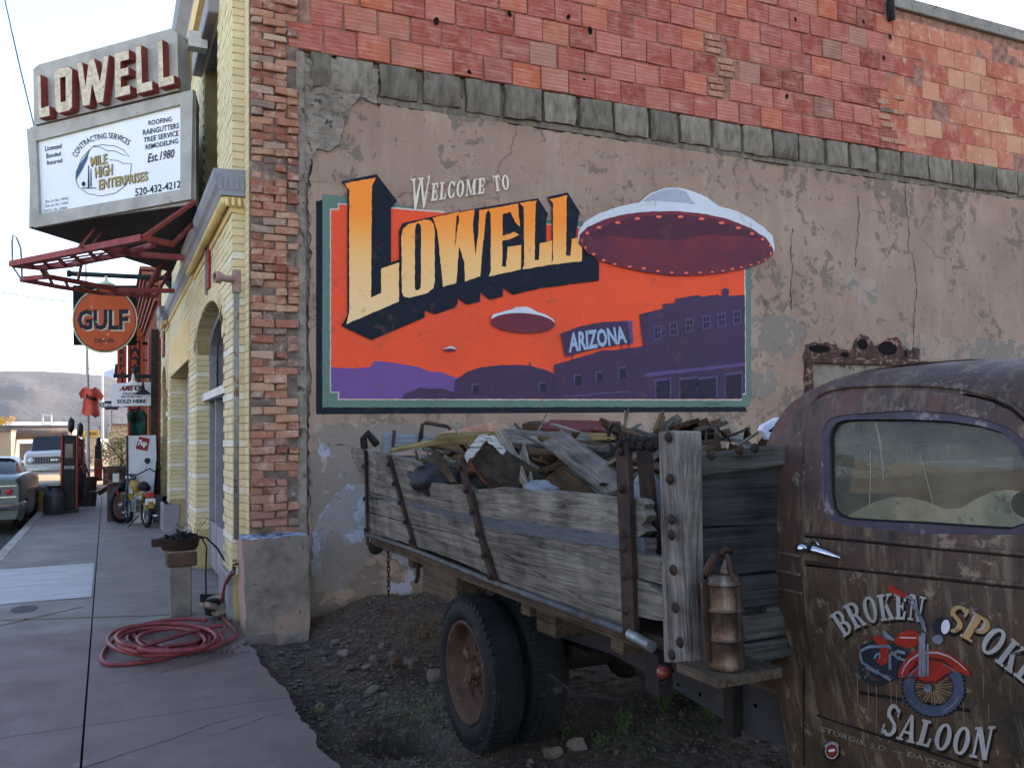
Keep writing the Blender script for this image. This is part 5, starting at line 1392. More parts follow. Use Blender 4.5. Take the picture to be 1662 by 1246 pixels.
# handle
h0, h1 = cabside(1311, 889, .05), cabside(1364, 905, .045)
MB().tube([h0 + (h1 - h0) * k for k in (0, .05, .2, .5, .8, 1)], [.006, .015, .016, .014, .009, .002], 10).build('handle', 'chrome', door, smooth=True)
MB().lathe([(.0, 0), (.017, 0), (.019, .012), (.012, .05), (.0, .052)], cabside(1312, 888, .0), (-1, 0, 0), 12).build('handle_base', 'chrome', door, smooth=True)
MB().tube([cabside(1322 + 7 * math.cos(t), 886 - 7 * math.sin(t), .02) for t in np.linspace(0, 3.1, 8)], .004, 6).build('lock_ring', 'chrome', door, smooth=True)
# --- painted lettering on the door
simple('letter_grey', hx('#a3a2a0'), hx('#84827f'), 9, .6, spot=hx('#5d5145'), spots=.66)
simple('letter_tan', hx('#a8885a'), hx('#8f7450'), 7, .6, spot=hx('#5d5145'), spots=.62)
simple('letter_shadow_black', hx('#141311'), hx('#1d1a17'), 9, .6)
simple('bike_red', hx('#9c2f22'), hx('#7d241b'), 6, .5, spot=hx('#5b2018'), spots=.62)
simple('bike_maroon', hx('#5c1f1a'), hx('#481815'), 6, .6)
simple('bike_steel', hx('#7d8594'), hx('#3d4450'), 14, .5)
simple('bike_dark', hx('#1c2129'), hx('#2a303a'), 12, .5)
simple('bike_blue', hx('#465062'), hx('#343c4a'), 9, .5)
simple('bike_white', hx('#c9ccd6'), hx('#b0b3bd'), 9, .5)
DP = lambda dx: (lambda u, v: cabside(u, v, dx))
em = patch('door_emblem', [[(1395, 1120), (1575, 1150), (1574, 1156), (1395, 1126)]], DP(.0095), 'letter_shadow_black', door, step=10, label='painted motorcycle emblem and saloon lettering')
def dd(nm, pts, m_, k=1, **kw): return patch(nm, [pts] if not isinstance(pts[0][0], (tuple, list)) else pts, DP(.0095 + .0007 * k), m_, em, step=12, **kw)
zd = lambda pts: [(1240 + x / 3.405, 880 + y / 3.405) for x, y in pts]
def arcpx(pts): return zd(pts)
bs = arcpx([(440, 525), (520, 470), (610, 440), (720, 424), (800, 426), (872, 440)])
tops = [40, 42, 43, 43, 42, 42]
wb_ = arc(bs, [42, 43, 43, 43, 42, 41])
slab('broken', 'BROKEN', lambda u, v: (wb_(u, v)[0] - 0 + 3, wb_(u, v)[1] + 5), DP(.0095), 'letter_shadow_black', em, (0, 0, 0), (-.0002, 0, 0))
slab('broken', 'BROKEN', wb_, DP(.0115), 'letter_grey', em, (0, 0, 0), (-.0002, 0, 0))
bs2 = arcpx([(985, 470), (1075, 510), (1160, 560), (1240, 625), (1320, 690), (1385, 735), (1450, 790)])
ws_ = arc(bs2, [44, 45, 46, 47, 47, 46, 45])
slab('spoke', 'SPOKE', lambda u, v: (ws_(u, v)[0] + 2, ws_(u, v)[1] + 7), DP(.0095), 'letter_shadow_black', em, (0, 0, 0), (-.0002, 0, 0))
ws1 = lambda u, v: ws_(u * .36, v)
slab('spoke', 'SPOKE', ws_, DP(.0115), 'letter_grey', em, (0, 0, 0), (-.0002, 0, 0))
slab('spoke_tan', 'SP', lambda u, v: ws_(u * .395, v), DP(.0135), 'letter_tan', em, (0, 0, 0), (-.0002, 0, 0))
bs3 = arcpx([(640, 1055), (740, 1085), (860, 1118), (980, 1148), (1100, 1175), (1245, 1205)])
wq = arc(bs3, [56, 45, 42, 44, 46, 58])
slab('saloon', 'SALOON', lambda u, v: (wq(u, v)[0] + 3, wq(u, v)[1] + 6), DP(.0095), 'letter_shadow_black', em, (0, 0, 0), (-.0002, 0, 0))
slab('saloon', 'SALOON', wq, DP(.0115), 'letter_grey', em, (0, 0, 0), (-.0002, 0, 0))
simple('chalk_line', hx('#8c8a80'), hx('#6c695f'), 9, .7)
write('town_line', 'STURGIS, S.D. — DAYTONA, FL.', arc(zd([(310, 1045), (450, 1090), (600, 1140), (800, 1185), (1000, 1250), (1200, 1310)]), 9), DP(.0105), 'chalk_line', em, bold=.0)
# motorcycle picture
def stroke(pts, w_, m_, k, nm='painted_line'):
    P = zd(pts); L_, R_ = [], []
    for i, p in enumerate(P):
        a = Vector(P[max(0, i-1)]); c_ = Vector(P[min(len(P)-1, i+1)]); d_ = (c_ - a).normalized(); q_ = Vector((-d_.y, d_.x)) * w_ / 3.405 * (.4 + .6 * math.sin(math.pi * (i + .5) / len(P)))
        L_.append((p[0] + q_.x, p[1] + q_.y)); R_.append((p[0] - q_.x, p[1] - q_.y))
    dd(nm, L_ + R_[::-1], m_, k)
def wheelp(cx_, cy_, rx_, ry_, rin, m_, k): dd('painted_wheel', [zd(ell(cx_, cy_, rx_, ry_, 36, rot=12)), zd(ell(cx_, cy_, rx_ * rin, ry_ * rin, 30, rot=12))], m_, k)
wheelp(938, 800, 180, 168, .80, 'letter_shadow_black', 1); wheelp(938, 800, 168, 158, .66, 'bike_blue', 2)
dd('painted_wheel', [zd(ell(938, 800, 110, 104, 30)), zd(ell(938, 800, 104, 98, 30))], 'bike_dark', 2)
for i in range(22):
    a = 2 * math.pi * i / 22 + .1 * (-1) ** i
    p0, p1 = (930 + 18 * math.cos(a), 800 + 18 * math.sin(a)), (938 + 104 * math.cos(a + .25 * (-1) ** i), 800 + 98 * math.sin(a + .25 * (-1) ** i))
    d_ = Vector((p1[0] - p0[0], p1[1] - p0[1])).normalized() * 1.3
    dd('painted_spoke', zd([(p0[0] - d_.y, p0[1] + d_.x), (p1[0] - d_.y, p1[1] + d_.x), (p1[0] + d_.y, p1[1] - d_.x), (p0[0] + d_.y, p0[1] - d_.x)]), 'letter_tan', 3)
wheelp(625, 690, 105, 105, .72, 'bike_dark', 1)
dd('painted_engine', zd([(530, 570), (600, 540), (660, 560), (720, 560), (790, 600), (790, 690), (740, 760), (690, 770), (600, 740), (540, 680)]), 'bike_dark', 2)
dd('painted_fender', zd([(740, 745), (745, 705), (780, 640), (830, 600), (890, 588), (960, 592), (1040, 620), (1100, 665), (1135, 710), (1140, 735), (1110, 728), (1060, 708), (1040, 705), (990, 735), (940, 775), (880, 770), (840, 735), (800, 720), (765, 750)]), 'bike_red', 4)
dd('painted_fender', zd([(770, 700), (800, 640), (850, 612), (930, 606), (1010, 625), (1075, 665), (1100, 690), (1060, 668), (1000, 640), (930, 622), (860, 628), (815, 655)]), 'bike_white', 5) if False else None
stroke([(762, 725), (775, 690), (805, 650), (850, 620), (900, 607), (960, 608), (1020, 628), (1075, 665), (1118, 705)], 5, 'letter_grey', 6)
stroke([(800, 712), (835, 690), (845, 660)], 5, 'letter_shadow_black', 6); stroke([(905, 640), (980, 650), (1040, 690)], 9, 'bike_maroon', 5)
stroke([(740, 745), (770, 748), (830, 745), (890, 775), (950, 772), (1000, 735), (1045, 712)], 5, 'bike_maroon', 6)
for a0_, a1_ in ((20, 70), (100, 150), (190, 240), (290, 330)):
    stroke([(938 + 148 * math.cos(rad(a)), 800 + 138 * math.sin(rad(a))) for a in np.linspace(a0_, a1_, 6)], 4, 'bike_steel', 5)
for i in range(40):
    a = rad(9 * i); stroke([(938 + 165 * math.cos(a), 800 + 154 * math.sin(a)), (938 + 178 * math.cos(a + .03), 800 + 167 * math.sin(a + .03))], 4, 'bike_blue', 3, 'painted_tread')
dd('painted_tank', zd([(718, 540), (750, 500), (800, 480), (840, 488), (862, 520), (855, 560), (820, 582), (760, 575), (725, 560)]), 'bike_red', 5)
dd('painted_fender', zd([(600, 515), (640, 515), (680, 545), (690, 600), (690, 660), (650, 680), (622, 655), (640, 620), (640, 580), (610, 540)]), 'bike_red', 4)
dd('painted_stripe', zd([(750, 522), (840, 524), (842, 529), (750, 527)]), 'bike_white', 6)
dd('painted_seat', zd([(652, 490), (665, 482), (690, 510), (720, 530), (715, 545), (680, 530), (662, 520)]), 'bike_steel', 6)
dd('painted_grip', zd([(686, 245), (700, 238), (788, 285), (786, 305), (770, 308), (690, 268)]), 'bike_red', 7)
for pts, w_ in (([(785, 296), (830, 320), (850, 380), (880, 440), (892, 490)], 7), ([(800, 320), (840, 380), (868, 440), (880, 480)], 4), ([(530, 600), (580, 575), (690, 572), (700, 590)], 8), ([(530, 610), (540, 660), (600, 700), (700, 760)], 7), ([(696, 700), (696, 620), (740, 600), (780, 610)], 8), ([(610, 640), (620, 620), (640, 610)], 6), ([(880, 500), (880, 600), (884, 740)], 11), ([(862, 510), (862, 590), (862, 740)], 7), ([(905, 560), (905, 740)], 6), ([(700, 600), (740, 640), (780, 650)], 6), ([(560, 690), (620, 720), (690, 742)], 5)):
    P = zd(pts); out_l, out_r = [], []
    for i, p in enumerate(P):
        a = Vector(P[max(0, i-1)]); c_ = Vector(P[min(len(P)-1, i+1)]); d_ = (c_ - a).normalized(); q_ = Vector((-d_.y, d_.x)) * w_ / 3.405
        out_l.append((p[0] + q_.x, p[1] + q_.y)); out_r.append((p[0] - q_.x, p[1] - q_.y))
    dd('painted_pipe', out_l + out_r[::-1], 'bike_steel', 8)
dd('painted_headlight', zd(ell(985, 462, 52, 52, 24)), 'bike_dark', 8)
dd('painted_headlight', zd(ell(1003, 465, 24, 40, 20, rot=8)), 'bike_white', 9)
dd('painted_horn', zd(ell(960, 535, 30, 26, 14)), 'bike_steel', 8)
dd('painted_hub', zd(ell(905, 805, 22, 22, 14)), 'bike_steel', 9)
r5 = random.Random(5)
for i in range(40):
    x, y = r5.uniform(545, 780), r5.uniform(600, 750); dd('painted_glint', zd(ell(x, y, r5.uniform(3, 9), r5.uniform(2, 5), 6, rot=r5.uniform(0, 180))), 'bike_steel', 9) if r5.random() < .6 else None
for x, y0, y1 in ((515, 740, 935), (575, 760, 1000), (620, 780, 1080), (700, 770, 990), (730, 780, 930), (765, 790, 915), (1240, 890, 1000), (1100, 880, 1010), (1210, 720, 860)):
    dd('paint_run', zd([(x - 1.2, y0), (x + 1.2, y0), (x + 4, (y0 + y1) / 2), (x + 2, y1), (x + .5, y1), (x + 1.5, (y0 + y1) / 2)]), 'chalk_line', 1)
stc = cabside(1350, 1218, .0095)
def stick(r1_, r0_, m_, k): 
    lp_ = [ell(1350, 1218, 14.5 * r1_, 17 * r1_, 30)] + ([ell(1350, 1218, 14.5 * r0_, 17 * r0_, 30)] if r0_ else [])
    return dd('round_sticker', lp_, m_, k)
stick(1, 0, 'letter_shadow_black', 2); stick(.74, .68, 'bike_white', 3)
dd('sticker_face', ell(1350, 1218, 9.6, 11.3, 24), 'red_lamp', 3)
dd('sticker_mark', ell(1350, 1217, 6, 2.4, 12, rot=-8), 'bike_white', 4)
write('sticker_text', 'BROTHERS', arc([(1350 - 11.4 * math.cos(t), 1218 - 13.4 * math.sin(t)) for t in np.linspace(.5, 2.6, 8)], 2.6), DP(.0125), 'bike_white', em)
# cab interior
simple('seat_cloth', hx('#cfcdc4'), hx('#8f8c80'), 6, .9, bump=.8, bscale=20, spot=hx('#6f6c60'), spots=.58)
simple('cab_inside', hx('#5e5a48'), hx('#3f3c30'), 4, .8)
s = MB()
s.grid(14, 8, lambda i, j: (2.45 + 1.25 * i / 13, 2.42 - .10 * j / 7 - .05 * math.sin(math.pi * j / 7), 1.30 + .08 * abs(math.sin(i / 13 * math.pi * 2)) - .5 * j / 7))
s.build('seat_back', 'seat_cloth', trk, smooth=True)
MB().box(2.4, 3.75, 1.75, 2.36, .7, .95).build('seat_base', 'seat_cloth', trk, bev=.04)
MB().box(2.3, 3.85, 1.0, 2.45, .10, .14).build('cab_floor', 'cab_inside', trk)
MB().box(2.45, 3.7, 1.02, 1.2, .85, 1.18).build('dashboard', 'cab_inside', trk, bev=.03)
MB().lathe([(0, 0), (.055, 0), (.05, .02), (0, .02)], (3.35, 2.3, 1.33), (-1, -.6, 0), 20).build('round_mirror', 'gasket', trk)
sc_ = Vector((3.5, 1.5, 1.22)); ax_ = Vector((0, .75, .5)).normalized(); u_ = ax_.orthogonal().normalized(); w_ = ax_.cross(u_)
MB().tube([sc_ + (u_ * math.cos(t) + w_ * math.sin(t)) * .2 for t in np.linspace(0, 2 * math.pi, 25)[:-1]], .012, 8, closed=True).build('steering_wheel', 'gasket', trk, smooth=True)
MB().tube([sc_, (3.5, 1.15, .95)], .02, 8).build('steering_column', 'gasket', trk)
# far side of the cab and the front end (fenders and bonnet run out of the frame)
fxm = lambda y, z: Vector((2 * CX0 - fx(y, z), y, z))
far_w = [(yj, -.02), (yj, 1.752), (1.2, 1.752), (YF, 1.6), (YF, -.02)]
patch('cab_side', [far_w, [(y, z) for y, z in winO]], fxm, 'rust_paint', trk, step=.2, thick=(-.02, 0, 0))
patch('rear_glass', [[(2.95, 1.2), (3.2, 1.2), (3.2, 1.5), (2.95, 1.5)]], lambda x, z: Vector((x, YR - .05, z)), 'cab_glass', trk)
patch('windscreen', [[(2.48, 1.2), (3.64, 1.2), (3.56, 1.66), (2.56, 1.66)]], lambda x, z: Vector((x, YF - .04 + (z - 1.2) * .15, z)), 'cab_glass', trk)
MB().prism([(2.42, YF, .2), (2.42, YF, 1.16), (3.70, YF, 1.16), (3.70, YF, .2)], (0, -.03, 0)).build('firewall', 'rust_paint', trk)
for x in (2.42, 3.06, 3.66): MB().bar((x, YF - .02, 1.16), (x + (3.06 - x) * .08, YF + .06, 1.73), .05, .05).build('windscreen_pillar', 'rust_paint', trk)
def hood(i, j):
    t = math.pi * i / 16; y = YF - .03 - 1.15 * j / 6; k = 1 - .35 * (j / 6) ** 1.5
    return (3.06 - .60 * k * math.copysign(abs(math.cos(t)) ** .5, math.cos(t)), y, .75 + .43 * (math.sin(t) ** .6) - .03 * j / 6)
hm = MB(); hm.grid(17, 7, hood); hm.build('bonnet', 'rust_paint', trk, smooth=True)
MB().box(2.68, 3.44, -.24, -.16, .45, 1.1).build('grille', 'under_iron', trk, bev=.03)
for s_ in (-1, 1):
    f_ = MB(); f_.grid(12, 5, lambda i, j: (3.06 + s_ * (.55 + .33 * j / 4), .25 + .62 * math.cos(math.pi * i / 11), .28 + .52 * math.sin(math.pi * i / 11) ** .8 - .05 * (j / 4) ** 2)); f_.build('fender', 'rust_paint', trk, smooth=True)
    c = Vector((3.06 + s_ * .70, .25, .25))
    MB().lathe([(.25, -.09), (.33, -.1), (.40, -.06), (.41, .06), (.33, .1), (.25, .09)], c, (1, 0, 0), 32, True).build('wheel', 'rubber', trk, smooth=True)
    MB().lathe([(.0, -.02), (.25, -.05), (.25, .05), (.0, .02)], c, (1, 0, 0), 32).build('rim', 'rim_rust', trk, smooth=True)
# ================================================================== cargo: scrap wood heaped in the bed
for nm, a, b_ in (('board_grey', '#736d66', '#1e1b18'), ('board_brown', '#61482f', '#1a120c'), ('board_pale', '#91887a', '#2f2a24'), ('board_green', '#656b60', '#2c2f2a'), ('board_yellow', '#9c8758', '#4a3d24')):
    wood(nm, hx(a), hx(b_), 'X', 1.2, .3, .9, contrast=(.33, .62))
simple('board_maroon', hx('#6b3436'), hx('#4d2426'), 7, .7, stretch=(2, 12, 12))
simple('board_pink', hx('#b58a76'), hx('#8c6553'), 6, .8, stretch=(2, 12, 12))
simple('end_grain_rust', hx('#7a4226'), hx('#4a2a1b'), 9, .9, bump=.8)
simple('peeled_white', hx('#c0c0bd'), hx('#6c675f'), 6, .9, stretch=(1, 10, 10), spot=hx('#3c332b'), spots=.56)
simple('tarp_blue_grey', hx('#2c3036'), hx('#15171b'), 5, .7, bump=.6, bscale=14, bdist=.02)
GRP = 'scrap boards heaped in the truck bed'
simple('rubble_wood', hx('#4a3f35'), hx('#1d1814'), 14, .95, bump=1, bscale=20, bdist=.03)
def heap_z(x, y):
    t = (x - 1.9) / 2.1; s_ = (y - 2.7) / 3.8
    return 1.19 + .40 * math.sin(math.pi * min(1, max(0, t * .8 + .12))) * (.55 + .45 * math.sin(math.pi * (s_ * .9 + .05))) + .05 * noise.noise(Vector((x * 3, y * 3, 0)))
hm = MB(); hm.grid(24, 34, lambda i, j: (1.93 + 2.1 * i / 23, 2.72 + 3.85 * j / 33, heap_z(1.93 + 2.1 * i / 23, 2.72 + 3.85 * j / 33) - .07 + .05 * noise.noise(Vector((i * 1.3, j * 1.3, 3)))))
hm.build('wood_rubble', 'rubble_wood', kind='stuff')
def board(name, p, q, w, th, m_, label, group=None, roll=0, taper=0, cat='board', seed=0):
    p, q = Vector(p), Vector(q); L = (q - p).length; r = random.Random(seed)
    X = (q - p).normalized(); Y_ = Vector((0, 0, 1)).cross(X)
    Y_ = Y_.normalized() if Y_.length > .01 else Vector((0, 1, 0)); Z_ = X.cross(Y_)
    R_ = Matrix((X, Y_, Z_)).transposed() @ Matrix.Rotation(roll, 3, 'X')
    mb = MB(); hw = w / 2; k = 1 - taper
    e0 = [r.uniform(-.02, .02) for _ in range(3)]; e1 = [r.uniform(-.03, .03) for _ in range(3)]
    out_ = [(-L/2 + e0[0], -hw), (-L/2 + e0[1], 0), (-L/2 + e0[2], hw), (0, hw * (1 - .1 * taper)), (L/2 + e1[0], hw * k), (L/2 + e1[1], 0), (L/2 + e1[2], -hw * k)]
    mb.prism([(x, y, -th/2) for x, y in out_], (0, 0, th))
    me = mb.mesh(name, bev=.003); me.materials.append(mat(m_))
    o = link(bpy.data.objects.new(name, me)); o.matrix_world = Matrix.Translation((p + q) / 2) @ R_.to_4x4()
    return tag(o, label, cat, group)
HB = lambda Y: onY(Y)
def bpx(name, a, ya, b_, yb, w, th, m_, label, **kw): return board(name, at(a[0], a[1], 1, ya), at(b_[0], b_[1], 1, yb), w, th, m_, label, **kw)
# the ones that stand out
bm_ = thing('timber_beam', 'thick broken timber beam with a rusty brown sawn end and peeling white top', 'beam', at(770, 745, 1, 4.2))
tp4 = onY(4.15); bt4 = [(757, 748), (790, 708), (826, 750), (792, 790)]
fr_ = [tp4(*p) for p in bt4]; vec = tp4(905, 800) + Vector((.35, -.5, -.35)) - fr_[2]
vec = Vector((.62, -.25, -.42))
MB().prism(fr_, vec).build('timber', 'rubble_wood', bm_, bev=.012)
MB().prism([p + Vector((-.004, -.002, .0)) for p in [tp4(758, 749), tp4(789, 712), tp4(822, 750), tp4(792, 787)]], (-.012, -.004, .004)).build('sawn_end', 'end_grain_rust', bm_)
patch('peeling_skin', [chop([(754, 738), (776, 706), (800, 706), (826, 735), (838, 752), (830, 757), (812, 735), (790, 714), (772, 735), (758, 750)], 6, 2, 3)], onY(4.11), 'peeled_white', bm_, thick=(.02, .05, -.01))
bpx('plank', (807, 702), 4.3, (857, 792), 4.0, .09, .012, 'board_pale', 'pointed pale grey splinter board leaning beside the thick timber beam', taper=.6, roll=1.2, seed=1)
bpx('plank', (846, 730), 4.25, (862, 795), 4.0, .085, .015, 'board_pale', 'short white edged board standing upright right of the pointed splinter', taper=.3, roll=1.2, seed=2)
bpx('plank', (900, 712), 3.9, (1010, 795), 3.3, .13, .03, 'board_grey', 'long grooved grey board sloping down towards the tall iron stake', roll=.5, seed=3)
bpx('plank', (935, 760), 3.8, (1000, 803), 3.35, .10, .025, 'board_green', 'greenish painted board lying below the long grooved board', roll=.6, seed=4)
bpx('plank', (897, 768), 3.85, (950, 812), 3.5, .12, .02, 'board_brown', 'dark flat board sliding towards the broken side plank of the bed', roll=.7, seed=5)
bpx('plank', (884, 693), 5.0, (1000, 697), 4.4, .14, .05, 'board_maroon', 'long maroon painted board lying on top along the far side', roll=.4, seed=6)
bpx('plank', (855, 693), 5.1, (882, 692), 5.0, .10, .06, 'board_brown', 'short brown block at the left end of the maroon board', roll=.2, seed=7)
bpx('plank', (800, 706), 5.2, (1010, 707), 4.3, .12, .03, 'board_yellow', 'long yellow board just under the maroon board', roll=.2, seed=8)
bpx('plank', (640, 729), 5.8, (716, 716), 5.4, .10, .02, 'board_yellow', 'thin yellow board at the rear left of the heap', roll=.3, seed=9)
bpx('plank', (712, 713), 5.3, (800, 709), 5.0, .11, .06, 'board_yellow', 'thick yellowish board end in front of the pink boards', roll=.2, seed=10)
bpx('plank', (722, 706), 5.6, (770, 703), 5.4, .12, .05, 'board_pink', 'pink painted board stub on top of the rear of the heap', roll=.2, seed=11)
bpx('plank', (758, 702), 5.5, (803, 693), 5.2, .10, .07, 'board_pink', 'pink painted board with a broken right end, highest at the rear', roll=.2, seed=12)
bpx('plank', (703, 736), 4.8, (738, 785), 4.4, .06, .02, 'board_brown', 'narrow brown stick leaning in the dark gap between the first two straps', taper=.5, roll=.8, seed=13)
bpx('plank', (1062, 760), 3.0, (1105, 745), 2.9, .15, .05, 'board_grey', 'squared grey board end between the iron stake and the corner post', roll=.3, seed=14) if False else None
bpx('plank', (1028, 745), 3.6, (1064, 735), 3.3, .14, .05, 'board_grey', 'squared grey board end between the iron stake and the corner post', roll=.5, seed=14)
bpx('stick', (1065, 700), 3.9, (1076, 672), 4.0, .035, .03, 'board_brown', 'thin rusty brown stick poking up behind the corner post', cat='stick', seed=15)
for i, (a, b_) in enumerate((((1094, 693), (1122, 686)), ((1098, 704), (1140, 684)), ((1110, 712), (1168, 690)), ((1120, 714), (1185, 700)), ((1118, 690), (1150, 700)), ((1130, 706), (1210, 712)), ((1140, 700), (1160, 684)))):
    bpx('plank', a, 4.0 + .05 * i, b_, 3.7 + .06 * i, .08, .025, ['board_brown', 'board_brown', 'board_grey', 'board_brown', 'board_brown', 'board_pale', 'board_brown'][i],
        ['brown board end highest in the small pile above the cap board', 'brown split board leaning right in the small pile above the cap board', 'grey thin board in the small pile above the cap board', 'long brown lath low in the small pile above the cap board', 'short brown board tipped right in the small pile above the cap board', 'pale lath lying almost flat near the white plastic lid', 'brown splinter pointing up right in the small pile above the cap board'][i], group=GRP, roll=.3, seed=20 + i)
kinds = ['board_grey', 'board_brown', 'board_grey', 'board_brown', 'board_pale', 'board_brown', 'board_grey', 'board_green']
LB = {'board_grey': 'weathered grey board lying loose in the scrap wood heap on the truck', 'board_brown': 'dark brown board lying loose in the scrap wood heap on the truck', 'board_pale': 'pale bleached board lying loose in the scrap wood heap on the truck', 'board_green': 'faded green board lying loose in the scrap wood heap on the truck', 'board_yellow': 'yellowish board lying loose in the scrap wood heap on the truck'}
r8 = random.Random(8)
for i in range(150):
    x, y = r8.uniform(2.0, 3.7), r8.uniform(2.95, 6.2)
    if i < 60: x = r8.uniform(1.98, 2.7)
    L = r8.uniform(.35, 1.0) * (1 if i % 3 else 1.4); a = r8.gauss(.5, .75)
    c = Vector((x, y, heap_z(x, y) + r8.uniform(-.05, .05)))
    d_ = Vector((math.cos(a), math.sin(a), r8.gauss(0, .22))) * L / 2
    k = kinds[r8.randrange(8)]
    p, q = c - d_, c + d_
    if min(p.x, q.x) < 1.92 or max(p.x, q.x) > 4.0 or min(p.y, q.y) < 2.78 or max(p.y, q.y) > 6.5: continue
    board('scrap_board', p, q, r8.uniform(.04, .13), r8.uniform(.012, .035), k, LB[k], GRP, roll=r8.gauss(.2, .45), taper=r8.choice([0, 0, .5]), seed=100 + i)
for i in range(130):
    x, y = r8.uniform(1.98, 3.2), r8.uniform(2.95, 6.0); L = r8.uniform(.12, .42); a = r8.gauss(.6, 1.0)
    c = Vector((x, y, heap_z(x, y) + r8.uniform(0, .07))); d_ = Vector((math.cos(a), math.sin(a), r8.gauss(0, .45))) * L / 2
    if min((c - d_).x, (c + d_).x) < 1.93: continue
    k = r8.choice(['board_grey', 'board_brown', 'board_brown', 'board_pale'])
    board('splinter', c - d_, c + d_, r8.uniform(.015, .05), r8.uniform(.006, .018), k, {'board_grey': 'short grey splinter among the boards on the truck', 'board_brown': 'short brown splinter among the boards on the truck', 'board_pale': 'short pale splinter among the boards on the truck'}[k], 'splinters among the scrap boards', roll=r8.gauss(.2, .8), taper=r8.choice([.3, .7, .9]), seed=400 + i, cat='splinter')
# dark crumpled sheet, blue-white bags, white lid
def crumple(name, c, sx_, sy_, sz_, m_, label, cat, seed, n=24):
    mb = MB(); c = Vector(c)
    def f(i, j):
        t, u = 2 * math.pi * i / n, math.pi * j / 14
        d_ = Vector((math.sin(u) * math.cos(t), math.sin(u) * math.sin(t), math.cos(u)))
        k = 1 + .35 * noise.noise(d_ * 2.2 + Vector((seed, 0, 0))) + .16 * abs(noise.noise(d_ * 6 + Vector((0, seed, 0))))
        return c + Vector((d_.x * sx_, d_.y * sy_, d_.z * sz_)) * k
    mb.grid(n, 15, f, True)
    return tag(mb.build(name, m_, None, smooth=True), label, cat)
crumple('tarp', at(704, 778, 1, 4.95), .13, .24, .09, 'tarp_blue_grey', 'crumpled dark blue grey tarp between the first two straps', 'tarp', 3)
simple('bag_white', hx('#7b8086'), hx('#43484f'), 7, .5, bump=.5, bscale=14, bdist=.02)
crumple('bag', at(878, 802, 1, 3.72), .08, .09, .06, 'bag_white', 'crumpled white bag with dirt stains behind the broken side plank', 'bag', 5)
crumple('bag', at(1052, 850, 0, 1.98), .06, .14, .20, 'bag_white', 'pale blue sack squeezed between the broken planks and corner post', 'bag', 8)
ld = thing('plastic_lid', 'white plastic lid with a black strap leaning behind the cab', 'lid', at(1255, 698, 1, 3.2))
simple('white_plastic', hx('#d5d8e2'), hx('#c4c7d2'), 4, .4, bump=0)
patch('lid', [[(1236, 698), (1240, 690), (1262, 678), (1268, 677), (1273, 684), (1272, 708), (1256, 714), (1247, 713)]], onY(3.2), 'white_plastic', ld, thick=(.0, .03, 0))
MB().tube([onY(3.18)(1249, 700), onY(3.17)(1258, 693), onY(3.18)(1272, 684)], .006, 6).build('strap', 'gasket', ld)

# ================================================================== canister chained to the headboard
cn = thing('canister', 'rusty ribbed metal canister hanging against the front of the flatbed', 'canister', at(1180, 1080, 1, HY - .14))
def canm():
    b = NB('canister_rust'); v = b.coord((1, 1, 1), inst=False); dv = b.coord((12, 12, 1.2), inst=False)
    col = b.ramp(b.noise(v, 9, 9, .7), [(.3, hx('#2f2823')), (.5, hx('#4b3b32')), (.7, hx('#6d5e54'))])
    col = b.mix(b.ramp(b.noise(dv, 2, 8, .7), [(.5, 0.0), (.7, .7)]), col, hx('#8f877d'))
    col = b.mix(b.ramp(b.noise(v, 25, 6, .7), [(.6, 0.0), (.66, .7)]), col, hx('#2f221c'))
    b.bump(b.noise(v, 40, 6, .7), .25, .004); b.out(col, .34, .65)
canm()
cb, ct = at(1180, 1082, 1, HY - .14), at(1176, 940, 1, HY - .14)
Hc = ct.z - cb.z; Rc = (at(1204, 1000, 1, HY - .14) - at(1154, 1000, 1, HY - .14)).length / 2 * .88
prof = [(0, 0), (Rc * 1.10, 0), (Rc * 1.12, .012), (Rc * 1.06, .022)]
for k in (.33, .66): prof += [(Rc, Hc * k - .014), (Rc * 1.05, Hc * k - .006), (Rc * 1.05, Hc * k + .006), (Rc, Hc * k + .014)]
prof += [(Rc, Hc * .95), (Rc * 1.03, Hc * .98), (Rc * .98, Hc), (Rc * .8, Hc + .02), (0, Hc + .025)]
MB().lathe(prof, cb, (0, 0, 1), 32).build('tank', 'canister_rust', cn, smooth=True, auto=True)
for k in (.33, .66, .96): MB().tube([cb + Vector((Rc * 1.03 * math.cos(t), Rc * 1.03 * math.sin(t), Hc * k)) for t in np.linspace(0, 2 * math.pi, 33)[:-1]], .0055, 6, closed=True).build('rib', 'canister_rust', cn, smooth=True)
tz = cb + Vector((0, 0, Hc))
MB().lathe([(Rc * .6, 0), (Rc * .45, .025), (Rc * .25, .045), (Rc * .22, .075), (0, .08)], tz + Vector((.01, 0, .01)), (0, 0, 1), 16).build('neck', 'canister_rust', cn, smooth=True)
for k in range(3):
    a = 2.1 * k + .4; MB().bar(tz + Vector((Rc * .95 * math.cos(a), Rc * .95 * math.sin(a), 0)), tz + Vector((.02 * math.cos(a), .02 * math.sin(a), .085)), .014, .005).build('bracket_arm', 'rim_rust', cn)
MB().tube([tz + Vector((-.02, 0, .08)), tz + Vector((.0, -.01, .10)), tz + Vector((.03, .0, .09))], .011, 7).build('valve', 'bolt_iron', cn, smooth=True)
MB().bar(cb + Vector((-Rc * 1.12, .02, .02)), cb + Vector((-Rc * 1.08, .03, Hc + .0)), .022, .012, up=(0, 1, 0)).build('side_strap', 'rim_rust', cn)
MB().bar(cb + Vector((-Rc * 1.08, .03, Hc + .02)), cb + Vector((-.02, .02, Hc + .08)), .022, .012).build('side_strap', 'rim_rust', cn)
MB().box(cb.x - .1, cb.x + .16, HY - .22, HY, cb.z - .035, cb.z - .004).build('shelf', 'floor_wood', cn)

